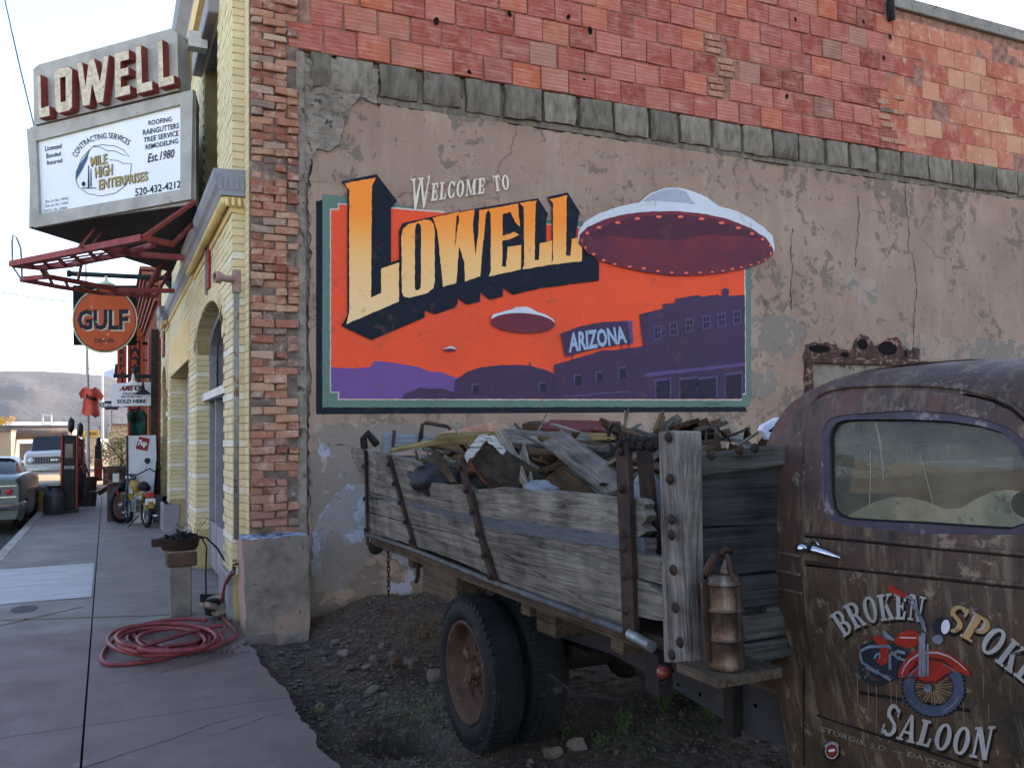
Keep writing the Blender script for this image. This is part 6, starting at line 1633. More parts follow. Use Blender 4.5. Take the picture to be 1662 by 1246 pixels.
# ================================================================== concrete block at the corner
blk = thing('concrete_block', 'waist high concrete block with peeling blue white paint on top, at the building corner', 'block', (1.32, 7.75, 0))
def blockm():
    b = NB('block_concrete'); v = b.coord(inst=False)
    tcw = b.n('ShaderNodeTexCoord'); sx = b.n('ShaderNodeSeparateXYZ'); b.l(tcw.outputs['Object'], sx.inputs[0])
    col = b.ramp(b.noise(v, 4, 9, .72), [(.3, hx('#5d554c')), (.55, hx('#887d72')), (.75, hx('#967e72'))])
    col = b.mix(b.ramp(b.noise(v, 2.4, 9, .7), [(.52, 0.0), (.58, .7)]), col, hx('#a08074'))
    col = b.mix(b.ramp(b.noise(v, 9, 9, .75), [(.6, 0.0), (.65, .8)]), col, hx('#4a423b'))
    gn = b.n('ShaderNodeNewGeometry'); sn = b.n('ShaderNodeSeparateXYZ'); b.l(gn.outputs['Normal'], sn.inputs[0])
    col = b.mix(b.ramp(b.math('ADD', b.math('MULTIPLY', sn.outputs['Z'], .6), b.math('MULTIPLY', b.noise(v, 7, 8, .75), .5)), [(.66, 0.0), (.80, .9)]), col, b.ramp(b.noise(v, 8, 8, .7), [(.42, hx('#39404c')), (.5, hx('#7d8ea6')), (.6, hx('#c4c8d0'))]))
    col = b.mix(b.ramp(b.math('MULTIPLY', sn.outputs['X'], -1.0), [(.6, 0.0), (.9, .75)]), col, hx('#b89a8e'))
    b.bump(b.noise(v, 14, 9, .78), 1.0, .03); b.out(col, .92)
blockm()
mb = MB(); nx_, nz_ = 9, 12
bxa, bxb, bya, byb, bh = 1.075, 1.60, 7.60, 8.02, .80
def bl(x, y, z):
    n_ = Vector((x, y, z)); d_ = .018 * noise.fractal(n_ * 5, .8, 2, 4)
    sh_ = .03 * z / bh
    return (x + d_ - sh_ * (x < 1.2), y + d_ + sh_ * .5, z + (d_ if z > .1 else 0))
mb.grid(13, 14, lambda i, j: bl(bxa + (bxb - bxa) * i / 12, bya, -.1 + (bh + .1) * j / 13))
mb.grid(9, 14, lambda i, j: bl(bxa, bya + (byb - bya) * i / 8, -.1 + (bh + .1) * j / 13))
mb.grid(9, 14, lambda i, j: bl(bxb, bya + (byb - bya) * i / 8, -.1 + (bh + .1) * j / 13))
mb.grid(13, 9, lambda i, j: bl(bxa + (bxb - bxa) * i / 12, bya + (byb - bya) * j / 8, bh))
me_ = mb.build('block', 'block_concrete', blk, smooth=True, auto=True)

# post with a basin of burnt scrap
ps = thing('post_stand', 'square grey post with a brick coloured cap in front of the block', 'post', (.60, 8.80, 0))
simple('post_grey', hx('#7e756b'), hx('#56504a'), 5, .9, bump=.5)
simple('cap_brick', hx('#5f453b'), hx('#40302a'), 7, .9, bump=.5)
MB().box(.55, .74, 8.72, 8.9, 0, .47).build('shaft', 'post_grey', ps, bev=.01)
MB().box(.52, .785, 8.69, 8.95, .47, .60).build('cap', 'cap_brick', ps, bev=.01)
MB().box(.525, .78, 8.695, 8.945, .60, .615).build('cap_top', 'rough_concrete', ps)
bs_ = thing('basin', 'dark iron basin full of black charred scrap on top of the post', 'basin', (.64, 8.82, .615))
bc = Vector((.64, 8.82, .616))
MB().lathe([(0, 0), (.15, 0), (.165, .03), (.18, .10), (.19, .11), (.17, .11), (.155, .04), (0, .02)], bc, (0, 0, 1), 28).build('pan', 'bolt_iron', bs_, smooth=True, auto=True)
MB().box(bc.x - .25, bc.x - .15, bc.y - .05, bc.y + .05, bc.z + .04, bc.z + .11).build('lug', 'bolt_iron', bs_, bev=.01)
simple('char', hx('#17181b'), hx('#0e0f11'), 20, .8, bump=1)
mb = MB(); r9 = random.Random(9)
for i in range(40):
    a, r_ = r9.uniform(0, 6.28), r9.uniform(0, .13); c = bc + Vector((r_ * math.cos(a), r_ * math.sin(a), .09 + r9.uniform(0, .07) * (1 - r_ / .15)))
    d_ = Vector((r9.gauss(0, 1), r9.gauss(0, 1), r9.gauss(0, .3))).normalized() * r9.uniform(.04, .1)
    mb.tube([c - d_, c + Vector((0, 0, .01)), c + d_], [.012, .02, .008], 5)
mb.build('charred_scrap', 'char', bs_, kind='stuff')
wr = thing('wire_cable', 'black bent cables hanging from the basin down behind the post', 'cable', (.80, 8.82, .70))
MB().tube([bc + Vector((.08, 0, .12)), bc + Vector((.2, 0, .09)), bc + Vector((.24, .0, -.0)), bc + Vector((.23, -.02, -.25)), bc + Vector((.235, -.02, -.45))], .007, 6).build('cable', 'char', wr, smooth=True)
MB().tube([bc + Vector((.1, 0, .13)), bc + Vector((.24, 0, .09)), bc + Vector((.34, 0, -.02)), bc + Vector((.45, 0, -.22)), bc + Vector((.47, 0, -.40)), bc + Vector((.43, 0, -.6))], .009, 6).build('cable', 'char', wr, smooth=True)
for k in range(5): MB().tube([bc + Vector((.12, .02, .1)), bc + Vector((.05 + .05 * k, .1, .18 + .02 * k)), bc + Vector((-.02 + .09 * k, .22, .22))], .003, 4).build('wire', 'char', wr)
dl_ = thing('rubble_heap', 'small heap of broken concrete and dark ash between post and block', 'rubble', (.93, 8.5, 0))
for i in range(14):
    c = Vector((.84 + r9.uniform(0, .2), 8.35 + r9.uniform(-.1, .35), .04 + r9.uniform(0, .14)))
    mb = MB(); mb.obox(c, Vector((r9.uniform(.03, .09), .02, r9.uniform(-.02, .02))), Vector((-.02, r9.uniform(.03, .06), 0)), Vector((0, .01, r9.uniform(.02, .05))))
    mb.build('chunk', 'rough_concrete' if i % 3 == 0 else 'char', dl_, bev=.01)

# ================================================================== red hose
simple('hose_red', hx('#863c3e'), hx('#5c2a2d'), 9, .5, spot=hx('#5a3434'), spots=.62, bump=.15)
hs = thing('garden_hose', 'faded red rubber hose coiled on the pavement and running up to a wall tap', 'hose', (.45, 7.6, 0))
def zp(px, py, z=.02): return at(px, py, 2, z)
P = []
cc = [zp(277, 1036), zp(290, 1038)]
# tap down to the ground
tapp = at(379, 925, 0, 1.02)
P = [tapp, tapp + Vector((-.02, -.03, -.03)), at(366, 945, 0, 1.0), at(360, 975, 0, .98), at(360, 1000, 0, .97), at(372, 1012, 2, .06), zp(384, 1022, .03), zp(382, 1036, .03), zp(350, 1046, .03)]
def ring_(cx_, cy_, rx_, ry_, z, ph, n=22, sgn=1):
    return [zp(cx_ + rx_ * math.cos(ph + sgn * 2 * math.pi * i / n), cy_ + ry_ * math.sin(ph + sgn * 2 * math.pi * i / n), z) for i in range(n)]
rh = random.Random(4)
rings = [(270, 1034, 78, 24), (262, 1032, 70, 21), (280, 1036, 74, 23), (268, 1036, 62, 19), (290, 1034, 66, 21), (258, 1038, 84, 26), (275, 1030, 58, 17), (262, 1040, 72, 22), (292, 1038, 70, 19), (270, 1034, 82, 23)]
for k, (a, b_, c_, d_) in enumerate(rings):
    z = .022 + .026 * (k // 2.2)
    seg = ring_(a, b_, c_, d_, z, .3 + .25 * k, 22)
    P += seg
P += [zp(363, 1010, .12), zp(366, 1024, .08), zp(340, 1045, .05), zp(300, 1058, .02), zp(250, 1072, .02), zp(200, 1078, .02), zp(172, 1078, .02), zp(163, 1068, .02), zp(170, 1052, .02), zp(190, 1034, .03), zp(215, 1018, .04), zp(250, 1008, .08), zp(300, 1003, .10), zp(335, 1006, .10)]
def smoothp(P, it=2):
    for _ in range(it):
        Q = [P[0]]
        for i in range(len(P) - 1): Q += [P[i].lerp(P[i+1], .25), P[i].lerp(P[i+1], .75)]
        P = Q + [P[-1]]
    return P
MB().tube(smoothp(P), .0165, 8).build('tube', 'hose_red', hs, smooth=True)
MB().lathe([(0, -.04), (.022, -.04), (.024, -.01), (.018, 0), (.018, .03), (0, .03)], tapp, (.3, .3, .8), 12).build('coupling', 'cast_iron', hs, smooth=True)
tp_ = thing('tap', 'small brass wall tap above the hose on the brick pier', 'tap', tapp)
simple('brass', hx('#6e6040'), hx('#453c28'), 9, .5, .6)
MB().tube([tapp + Vector((.06, .02, .05)), tapp + Vector((.0, .0, .05)), tapp + Vector((0, 0, .02))], .012, 8).build('spout', 'brass', tp_, smooth=True)
MB().lathe([(0, 0), (.02, 0), (.022, .01), (0, .012)], tapp + Vector((.01, 0, .075)), (0, 0, 1), 8).build('handwheel', 'brass', tp_)

# ================================================================== stones, gravel, weeds
def stone_mesh(seed, sub=2):
    bm = bmesh.new(); bmesh.ops.create_icosphere(bm, subdivisions=sub, radius=1)
    r = random.Random(seed); sc_v = Vector((r.uniform(.8, 1.25), r.uniform(.75, 1.1), r.uniform(.5, .8)))
    pl = [(Vector((r.gauss(0, 1), r.gauss(0, 1), r.gauss(0, .8))).normalized(), r.uniform(.38, .78)) for _ in range(9)]
    for v in bm.verts:
        p = v.co.copy()
        for n_, d_ in pl:
            k = p.dot(n_)
            if k > d_: p -= n_ * (k - d_)
        p *= 1 + .10 * noise.noise(p * 2.5 + Vector((seed, 0, 0)))
        v.co = Vector((p.x * sc_v.x, p.y * sc_v.y, p.z * sc_v.z))
    me = bpy.data.meshes.new('stone'); bm.to_mesh(me); bm.free(); return me
sm = {}
for mt in ('rock', 'rock_tan', 'rock_red'):
    sm[mt] = []
    for s in range(6):
        me = stone_mesh(s + (hash(mt) % 7 if False else len(mt)), 2); me.materials.append(MATS[mt]); sm[mt].append(me)
def stone(px, py, wpx, mt, label, group=None, seed=0, z=None):
    p = at(px, py, 2, -.08)
    for _ in range(4): p = at(px, py, 2, dirt_h(p.x, p.y) + .02)
    depth = (p - EYE).dot(fw); s = wpx / FPX * depth / 2
    o = inst(sm[mt][seed % 6], 'stone', None, (p.x, p.y, p.z + s * .12), (RND.uniform(-.5, .5), RND.uniform(-.5, .5), RND.uniform(0, 6)), (s * RND.uniform(.9, 1.35), s * RND.uniform(.6, 1), s * RND.uniform(.7, 1.1)))
    return tag(o, label, 'stone', group)
G2 = 'loose stones in the dirt beside the pavement'
big_st = [(640, 1075, 40, 'rock_red', 'broad dark red boulder half buried left of the rear wheel'), (700, 1100, 34, 'rock', 'squat grey boulder in the hollow beside the rear wheel'), (604, 1120, 28, 'rock', 'flat grey rock above the dug hollow in the dirt'), (622, 1012, 62, 'rock_red', 'largest reddish boulder in the dirt, beside dry grass under the chain'), (587, 1026, 20, 'rock', 'small pale angular stone at the left foot of the reddish boulder'),
 (642, 1000, 36, 'rock_red', 'dark grey stone leaning on top of the largest boulder'), (520, 1152, 38, 'rock_tan', 'tan rounded stone beside the small green weed at the pavement edge'), (553, 1150, 22, 'rock', 'narrow grey stone right of the tan rounded stone'),
 (895, 1222, 42, 'rock_tan', 'pale pinkish block of stone in front of the rear wheels'), (938, 1210, 40, 'rock', 'grey boulder right of the pinkish stone below the truck'), (861, 1236, 22, 'rock', 'small grey stone left of the pinkish block at the frame bottom'),
 (458, 1062, 22, 'rock', 'dark wedge shaped stone just off the pavement corner'), (447, 1034, 9, 'rock_tan', 'tiny pale pebble near the foot of the concrete block'), (655, 1076, 26, 'rock', 'upright cracked stone left of the rear wheel'), (672, 1072, 20, 'rock', 'thin upright stone touching the cracked stone by the wheel'),
 (568, 1012, 8, 'rock_tan', 'small round white pebble left of the largest boulder')]
for i, (px, py, w, mt, lb) in enumerate(big_st): stone(px, py, w, mt, lb, G2, i)
r10 = random.Random(10)
spots_ = [(540, 1045, 22), (523, 1062, 24), (555, 1062, 26), (570, 1084, 22), (595, 1082, 20), (538, 1080, 22), (558, 1092, 14), (607, 1070, 26), (527, 1070, 20), (590, 1095, 12), (543, 1044, 16), (553, 1094, 10), (600, 1100, 14), (520, 1180, 16), (575, 1200, 9), (620, 1050, 18), (640, 1062, 22), (500, 1050, 12), (485, 1078, 14), (470, 1096, 11), (555, 1121, 10), (598, 1112, 9), (636, 1030, 14), (486, 1120, 9), (680, 1040, 12), (665, 1030, 14), (693, 1056, 14), (700, 1016, 12), (720, 1000, 14), (505, 1020, 10), (530, 1018, 9), (610, 1040, 14), (540, 1110, 9), (545, 1205, 10), (530, 1235, 14), (600, 1225, 8), (660, 1150, 10), (1000, 1220, 16), (1060, 1215, 12), (1120, 1200, 12), (960, 1190, 10)]
for i, (px, py, w) in enumerate(spots_):
    stone(px, py, w, 'rock', 'grey angular stone lying among many alike in the dirt by the pavement', G2, i + 3)
def shingle(name, n, box_, smin, smax, m_, seed):
    r = random.Random(seed); mb = MB()
    ico = [(0, 0, 1), (.9, 0, .3), (.28, .85, .3), (-.72, .53, .3), (-.72, -.53, .3), (.28, -.85, .3), (0, 0, -.6)]
    fs = [(0, 1, 2), (0, 2, 3), (0, 3, 4), (0, 4, 5), (0, 5, 1), (6, 2, 1), (6, 3, 2), (6, 4, 3), (6, 5, 4), (6, 1, 5)]
    V, F = [], []
    for i in range(n):
        x, y = r.uniform(box_[0], box_[1]), r.uniform(box_[2], box_[3])
        if y > 7.55 and x < 1.7: continue
        if noise.noise(Vector((x * 1.7, y * 1.7, seed))) < r.uniform(-.5, .15): continue
        s = r.uniform(smin, smax) * r.choice([.5, .7, 1, 1]); z = dirt_h(x, y); a = r.uniform(0, 6.28); k = len(V)
        for p in ico:
            q = Vector((p[0] * s * r.uniform(.7, 1.3), p[1] * s * r.uniform(.7, 1.2), p[2] * s * r.uniform(.5, .9)))
            V.append((x + q.x * math.cos(a) - q.y * math.sin(a), y + q.x * math.sin(a) + q.y * math.cos(a), z + q.z + s * .1))
        F += [tuple(t + k for t in f) for f in fs]
    mb.v = [Vector(v) for v in V]; mb.f = F
    return mb.build(name, m_, None, kind='stuff')
shingle('gravel', 9000, (1.12, 5.5, 2.6, 8.0), .008, .026, 'gravel_stone', 1)
shingle('gravel', 2500, (1.12, 3.2, 4.0, 7.9), .004, .011, 'rock_tan', 2)
shingle('gravel', 700, (1.2, 3.4, 5.4, 7.9), .02, .04, 'gravel_stone', 3)
mb = MB(); r11 = random.Random(12)
for i in range(80):
    t = r11.random(); x, y = r11.uniform(.55, 1.05), r11.uniform(7.0, 7.6); s = r11.uniform(.004, .012)
    mb.lathe([(0, 0), (s, s * .2), (s * .6, s * .9), (0, s)], (x, y, .003), (0, 0, 1), 5)
mb.build('grit', 'dirt', None, kind='stuff')
def blades(name, n, place, h0, h1, w, m_, seed, droop=.6, lean=.5):
    r = random.Random(seed); V, F = [], []
    for i in range(n):
        x, y = place(r); z = dirt_h(x, y) - .005; a = r.uniform(0, 6.28); L = r.uniform(h0, h1); le = r.uniform(.2, 1) * lean
        d_ = Vector((math.cos(a), math.sin(a), 0)); sd = Vector((-d_.y, d_.x, 0)) * w * r.uniform(.6, 1.4)
        p0 = Vector((x, y, z)); p1 = p0 + Vector((0, 0, L * .5)) + d_ * L * le * .4; p2 = p1 + Vector((0, 0, L * .35 * (1 - droop))) + d_ * L * le
        k = len(V); V += [p0 - sd, p0 + sd, p1 + sd * .7, p1 - sd * .7, p2]; F += [(k, k + 1, k + 2, k + 3), (k + 3, k + 2, k + 4)]
    mb = MB(); mb.v = V; mb.f = F
    return mb.build(name, m_, None, kind='stuff')
def around(px, py, rx, ry):
    p = at(px, py, 2, 0.0)
    for _ in range(3): p = at(px, py, 2, dirt_h(p.x, p.y))
    def f(r):
        while True:
            x, y = p.x + r.gauss(0, rx), p.y + r.gauss(0, ry)
            if x > 1.13 and y < 8.0: return x, y
    return f
blades('dry_grass', 900, around(478, 1010, .14, .22), .04, .13, .0016, 'straw', 1)
blades('dry_grass', 600, around(690, 1045, .16, .2), .03, .15, .0016, 'straw', 2, droop=1.0, lean=1.0)
blades('dry_grass', 700, around(560, 975, .5, .22), .02, .08, .0014, 'straw', 3, droop=1.2, lean=1.2)
blades('dry_grass', 350, around(700, 950, .6, .25), .03, .10, .0016, 'straw', 4, droop=1.0, lean=1.0)
blades('grass', 3500, around(700, 1222, .2, .15), .01, .035, .002, 'pale_grass', 5)
blades('grass', 700, around(1080, 1180, .4, .3), .02, .08, .002, 'weed_leaf', 6)
blades('dry_grass', 500, lambda r: (r.uniform(1.12, 3.2), r.uniform(4.3, 7.9)), .03, .10, .0015, 'straw', 7, droop=1.3, lean=1.2)
def weed(px, py, h, n, label, seed):
    p = at(px, py, 2, -.1)
    for _ in range(4): p = at(px, py, 2, dirt_h(p.x, p.y))
    r = random.Random(seed); t = thing('weed', label, 'weed', p)
    st = MB(); lf = MB()
    for i in range(n):
        a = r.uniform(0, 6.28); d_ = Vector((math.cos(a), math.sin(a), 0)) * r.uniform(.2, .8); L = h * r.uniform(.5, 1)
        pts = [p, p + d_ * L * .4 + Vector((0, 0, L * .6)), p + d_ * L * .8 + Vector((0, 0, L))]
        st.tube(pts, .0015, 4)
        for k in range(5):
            q = pts[0].lerp(pts[1], .4 + k * .1) if k < 2 else pts[1].lerp(pts[2], (k - 2) * .45)
            u_ = Vector((r.gauss(0, 1), r.gauss(0, 1), r.uniform(-.2, .6))).normalized() * r.uniform(.012, .026); w_ = u_.orthogonal().normalized() * u_.length * .45
            kk = len(lf.v); lf.v += [q, q + u_ * .5 + w_, q + u_, q + u_ * .5 - w_]; lf.f.append((kk, kk + 1, kk + 2, kk + 3))
    st.build('stem', 'weed_leaf', t); lf.build('foliage', 'weed_leaf', t)
weed(512, 1168, .08, 9, 'tiny bright green weed at the foot of the tan stone', 1)
weed(1075, 1160, .2, 24, 'bushiest green weed under the bed below the red marker lamp', 2)
weed(1150, 1175, .16, 20, 'low spreading weed under the skirt plate of the truck', 3)
weed(1012, 1192, .18, 16, 'yellowing weed between the wheels and the bushiest weed', 4)
weed(918, 1196, .07, 7, 'small leafy weed beside the grey boulder by the wheel', 5)
weed(975, 1215, .1, 12, 'small weed right of the boulders at the frame bottom', 6)
# ================================================================== theatre sign over the pavement
simple('sign_grey', hx('#b0aca4'), hx('#8f8b84'), 3, .6, .1, bump=.1, spot=hx('#7d6f62'), spots=.64, sscale=5)
simple('sign_white', hx('#e6e6ea'), hx('#d9dade'), 1, .4, bump=0)
simple('sign_under', hx('#3c3c3f'), hx('#2c2c2e'), 3, .8)
simple('letter_cream', hx('#d6cbb2'), hx('#a8977a'), 16, .6, bump=.3, spot=hx('#7a6a4c'), spots=.6, sscale=30)
simple('letter_red_side', hx('#97423c'), hx('#763430'), 6, .6)
simple('print_black', hx('#26272b'), hx('#202125'), 6, .6)
simple('print_blue', hx('#3d5a76'), hx('#33506c'), 6, .6)
simple('print_gold', hx('#b39c66'), hx('#9c8856'), 6, .6)
simple('red_steel', hx('#9c4a45'), hx('#743733'), 7, .6, .2, rnd=.08)
simple('rod_grey', hx('#8b90a0'), hx('#747988'), 7, .5, .3)
Apt, Bpt = Vector((.90, 9.9, 4)), Vector((-.80, 11.7, 4))
ed = (Bpt - Apt).normalized(); nn = Vector((-abs(ed.y), -abs(ed.x), 0)).normalized()
SP = onP(Apt, nn)
def sgo(k): return tuple(nn * k)
ms = thing('theatre_sign', 'big V shaped marquee sign with red edged LOWELL letters above a white advert panel', 'sign', (.2, 11.2, 4.2))
z_lo, z_hi = SP(60, 371).z, SP(50, 210).z
z_lo = (SP(60, 371).z + SP(316, 326).z) / 2; z_hi = (SP(49, 211).z + SP(318, 148).z) / 2
LA, LB_ = SP(318, 200), SP(48, 290)
Cp = Vector((1.0, 14.0, 0))
tri = [Vector((LA.x, LA.y, z_lo)), Vector((LB_.x, LB_.y, z_lo)), Vector((LB_.x + .16, LB_.y + .22, z_lo)), Vector((.9, 14.2, z_lo)), Vector((.935, 10.3, z_lo))]
MB().prism(tri, (0, 0, z_hi - z_lo)).build('cabinet', 'sign_grey', ms)
MB().prism([p + Vector((0, 0, -.012)) + (Vector((.3, 3, 0)) - Vector((p.x, p.y, 0))) * 0 for p in tri], (0, 0, .008)).build('underside', 'sign_under', ms)
fr_o = [(49, 212), (318, 148.5), (315, 325), (60, 371)]; fr_i = [(64, 231), (298, 172), (298, 309), (69, 349)]
patch('panel_frame', [fr_o, fr_i], SP, 'sign_grey', ms, off=sgo(.05), thick=sgo(-.05))
pn = patch('advert_panel', [fr_i], SP, 'sign_white', ms, off=sgo(.012), thick=sgo(-.01))
# upper panel with the letters
up_ = [(62, 112), (70, 107), (285, 50), (300, 56), (312, 66), (312, 148), (60, 208)]
patch('letter_panel', [[(61, 116), (70, 108), (285, 50), (294, 58), (296, 150), (62, 206)]], SP, 'sign_grey', ms, off=sgo(.06), thick=sgo(-.2))
zs1 = lambda pts: [(x / 2.967, y / 2.967) for x, y in pts]
LET = [[[(178, 362), (196, 360), (200, 525), (240, 512), (242, 560), (188, 572)]],
 [[(262, 345), (280, 330), (335, 322), (350, 335), (350, 520), (335, 535), (285, 548), (268, 535)], [(290, 375), (318, 368), (320, 490), (293, 497)]],
 [[(368, 305), (395, 300), (412, 420), (430, 290), (455, 283), (485, 400), (505, 270), (528, 266), (500, 495), (470, 500), (445, 400), (432, 510), (400, 515)]],
 [[(552, 258), (622, 240), (624, 285), (580, 297), (580, 335), (620, 325), (622, 362), (582, 372), (583, 425), (628, 413), (630, 455), (555, 475)]],
 [[(655, 225), (680, 218), (685, 405), (735, 392), (738, 435), (660, 455)]],
 [[(760, 198), (782, 192), (788, 378), (840, 365), (842, 405), (765, 425)]]]
SPo = onP(Apt + nn * .16, nn)
for lp in LET:
    lo_ = patch('letter', [zs1(q) for q in lp], SPo, 'letter_red_side', ms, off=sgo(0), thick=sgo(-.088))
    cx_ = sum(p[0] for p in lp[0]) / len(lp[0]); cy_ = sum(p[1] for p in lp[0]) / len(lp[0])
    patch('letter_face', [zs1([(cx_ + (x - cx_) * .955, cy_ + (y - cy_) * .975) for x, y in q]) for q in lp], SPo, 'letter_cream', lo_, off=sgo(.006))
def sg(nm, s, box_, m_='print_black', bold=.012, par=pn):
    return write(nm, s, quad(*[(x / 2.967, y / 2.967) for x, y in box_]), SP, m_, par, off=sgo(.018), bold=bold)
for s, b4 in (('Licensed', ((223, 706), (302, 692), (302, 716), (223, 731))), ('Bonded', ((229, 742), (298, 731), (298, 752), (229, 766))), ('Insured', ((232, 775), (305, 764), (305, 784), (232, 797))),
              ('ROOFING', ((720, 584), (831, 564), (831, 588), (720, 608))), ('RAINGUTTERS', ((694, 628), (866, 594), (866, 620), (694, 655))), ('TREE SERVICE', ((697, 666), (865, 630), (865, 656), (697, 690))), ('REMODELING', ((706, 700), (862, 668), (862, 692), (706, 724))),
              ('Est.1980', ((722, 742), (848, 718), (842, 762), (716, 786))), ('520-432-4212', ((656, 910), (875, 870), (875, 905), (656, 948)))):
    sg('printed_line', s, b4)
for s, b4 in (('Res. Lic.No. 109902', ((226, 966), (337, 950), (335, 962), (226, 979))), ('Com. Lic. No. 110025', ((222, 987), (334, 972), (332, 984), (220, 1001))), ('Dual Lic. No. 260456', ((217, 1010), (330, 995), (328, 1007), (216, 1024)))):
    sg('small_print', s, b4, bold=.0)
wa_ = arc([(x / 2.967, y / 2.967) for x, y in ((375, 762), (395, 725), (430, 694), (480, 675), (530, 668), (580, 678), (622, 704))], 9.3)
write('curved_line', 'CONTRACTING SERVICES', wa_, SP, 'print_black', pn, off=sgo(.018), bold=.008)
def ln(pts, w, m_='print_black', nm='drawn_line', k=.016):
    P = zs1(pts); L_, R_ = [], []
    for i, p in enumerate(P):
        a = Vector(P[max(0, i-1)]); c_ = Vector(P[min(len(P)-1, i+1)]); d_ = (c_ - a).normalized(); q_ = Vector((-d_.y, d_.x)) * w
        L_.append((p[0] + q_.x, p[1] + q_.y)); R_.append((p[0] - q_.x, p[1] - q_.y))
    patch(nm, [L_ + R_[::-1]], SP, m_, pn, off=sgo(k))
ln([(440, 720), (400, 762), (372, 830), (370, 868), (385, 905), (430, 935), (490, 946), (560, 932), (610, 895), (633, 850), (637, 790), (600, 790), (570, 775), (530, 772)], .45)
ln([(440, 722), (455, 706), (500, 700), (560, 706), (600, 725), (628, 758), (590, 745), (560, 730), (520, 728), (490, 712), (452, 708)], .5)
patch('blue_ridge', [zs1([(442, 718), (430, 745), (425, 770), (400, 820), (372, 868), (372, 835), (392, 790), (420, 750)])], SP, 'print_blue', pn, off=sgo(.017))
patch('cactus_mark', [zs1([(430, 800), (434, 800), (436, 905), (470, 906), (470, 910), (400, 910), (400, 906), (428, 905)])], SP, 'print_black', pn, off=sgo(.017))
patch('cactus_mark', [zs1([(441, 815), (445, 815), (447, 900), (440, 900)])], SP, 'print_blue', pn, off=sgo(.017))
patch('cactus_mark', [zs1(ell(408, 888, 9, 12, 10))], SP, 'print_black', pn, off=sgo(.017))
for s, b4 in (('MILE', ((440, 760), (522, 742), (522, 790), (446, 806))), ('HIGH', ((462, 808), (548, 790), (548, 846), (466, 862))), ('ENTERPRISES', ((483, 868), (718, 826), (718, 872), (483, 918)))):
    sg('gold_word', s, b4, 'print_black', .035); write('gold_word', s, quad(*[(x / 2.967, y / 2.967) for x, y in b4]), SP, 'print_gold', pn, off=sgo(.023), bold=.02)
MB().box(.80, 1.0, 10.05, 10.2, SP(300, 56).z - .12, SP(300, 56).z + .06).build('bracket_box', 'white_trim', ms)
# red steel ladders below the sign
rs = thing('canopy_frame', 'red steel lattice frame projecting below the marquee sign', 'frame', (.1, 11.5, 3.72))
FZ = onZ(3.72)
z8 = lambda pts: [(x / 5.54, 370 + y / 5.54) for x, y in pts]
def chord(pts, r_=.022, nm='chord'):
    P = [FZ(*p) for p in z8(pts)]
    mb = MB()
    for i in range(len(P) - 1): mb.bar(P[i], P[i+1], r_ * 2, r_ * 2)
    mb.build(nm, 'red_steel', rs); return P
o1 = chord([(105, 325), (1285, 90)], .034); i1 = chord([(110, 335), (380, 362), (620, 335), (860, 285), (1100, 240), (1380, 150)], .026)
for k in (.12, .24, .36, .48, .60, .72, .84): 
    a = o1[0].lerp(o1[1], k); x_ = 105 + 1180 * k
    b_ = FZ(*z8([(x_ + 60, np.interp(x_ + 60, [110, 380, 620, 860, 1100, 1380], [335, 362, 335, 285, 240, 150]))])[0]); MB().bar(a, b_, .03, .03).build('rung', 'red_steel', rs)
for k in (.33, .66):
    MB().tube([o1[0].lerp(o1[1], .04 + (k-.3)*.03).lerp(i1[1], k), FZ(*z8([(1290, 150 + 60 * k)])[0])], .012, 5).build('mid_rod', 'red_steel', rs)
o2 = chord([(190, 460), (430, 437), (700, 485), (1050, 555), (1570, 566)], .028); i2 = chord([(190, 466), (370, 498), (520, 528), (900, 585), (1400, 612)], .026)
for k in range(8):
    x_ = 300 + k * 140
    a = FZ(*z8([(x_, np.interp(x_, [190, 430, 700, 1050, 1570], [460, 437, 485, 555, 566]))])[0]); b_ = FZ(*z8([(x_ + 40, np.interp(x_ + 40, [190, 370, 520, 900, 1400], [466, 498, 528, 585, 612]))])[0])
    MB().bar(a, b_, .03, .03).build('rung', 'red_steel', rs)
chord([(380, 362), (425, 440)], .028, 'link'); chord([(960, 180), (1250, 240), (1660, 268)], .03, 'tie'); chord([(1285, 90), (1550, 150)], .03, 'tie')
def free(pts, r_, nm, m_='red_steel'):
    MB().tube(pts, r_, 6).build(nm, m_, rs)
free([o1[1], Vector((.86, 9.95, z_lo + .02))], .03, 'brace'); free([FZ(*z8([(1550, 150)])[0]), Vector((1.0, 10.6, z_lo + .05))], .03, 'brace')
for x_, y_ in ((720, 180), (800, 200), (640, 260)): 
    p = FZ(*z8([(x_, y_)])[0]); free([p, p + Vector((.15, 1.1, z_lo - p.z))], .014, 'hanger')
free([FZ(*z8([(740, 290)])[0]), FZ(*z8([(700, 478)])[0])], .018, 'cross_rod')
HP = lambda X: onY(X)
hoopY = o1[0].y
free([onY(hoopY)(*p) for p in z8([(112, 325), (108, 120), (118, 62), (150, 90), (185, 180), (195, 300), (197, 462)])], .012, 'neon_hoop', 'rod_grey')
free([onY(hoopY)(*p) for p in z8([(105, 335), (150, 400), (190, 462)])], .012, 'neon_hoop', 'rod_grey')
for a, b_ in (((1300, 640), (1450, 400)), ((1330, 560), (1530, 340)), ((1290, 600), (1470, 330)), ((1400, 620), (1540, 350))):
    MB().tube([FZ(*z8([a])[0]), FZ(*z8([a])[0]) + Vector((.25, .35, .55))], .025, 6).build('knee_brace', 'red_steel', rs)

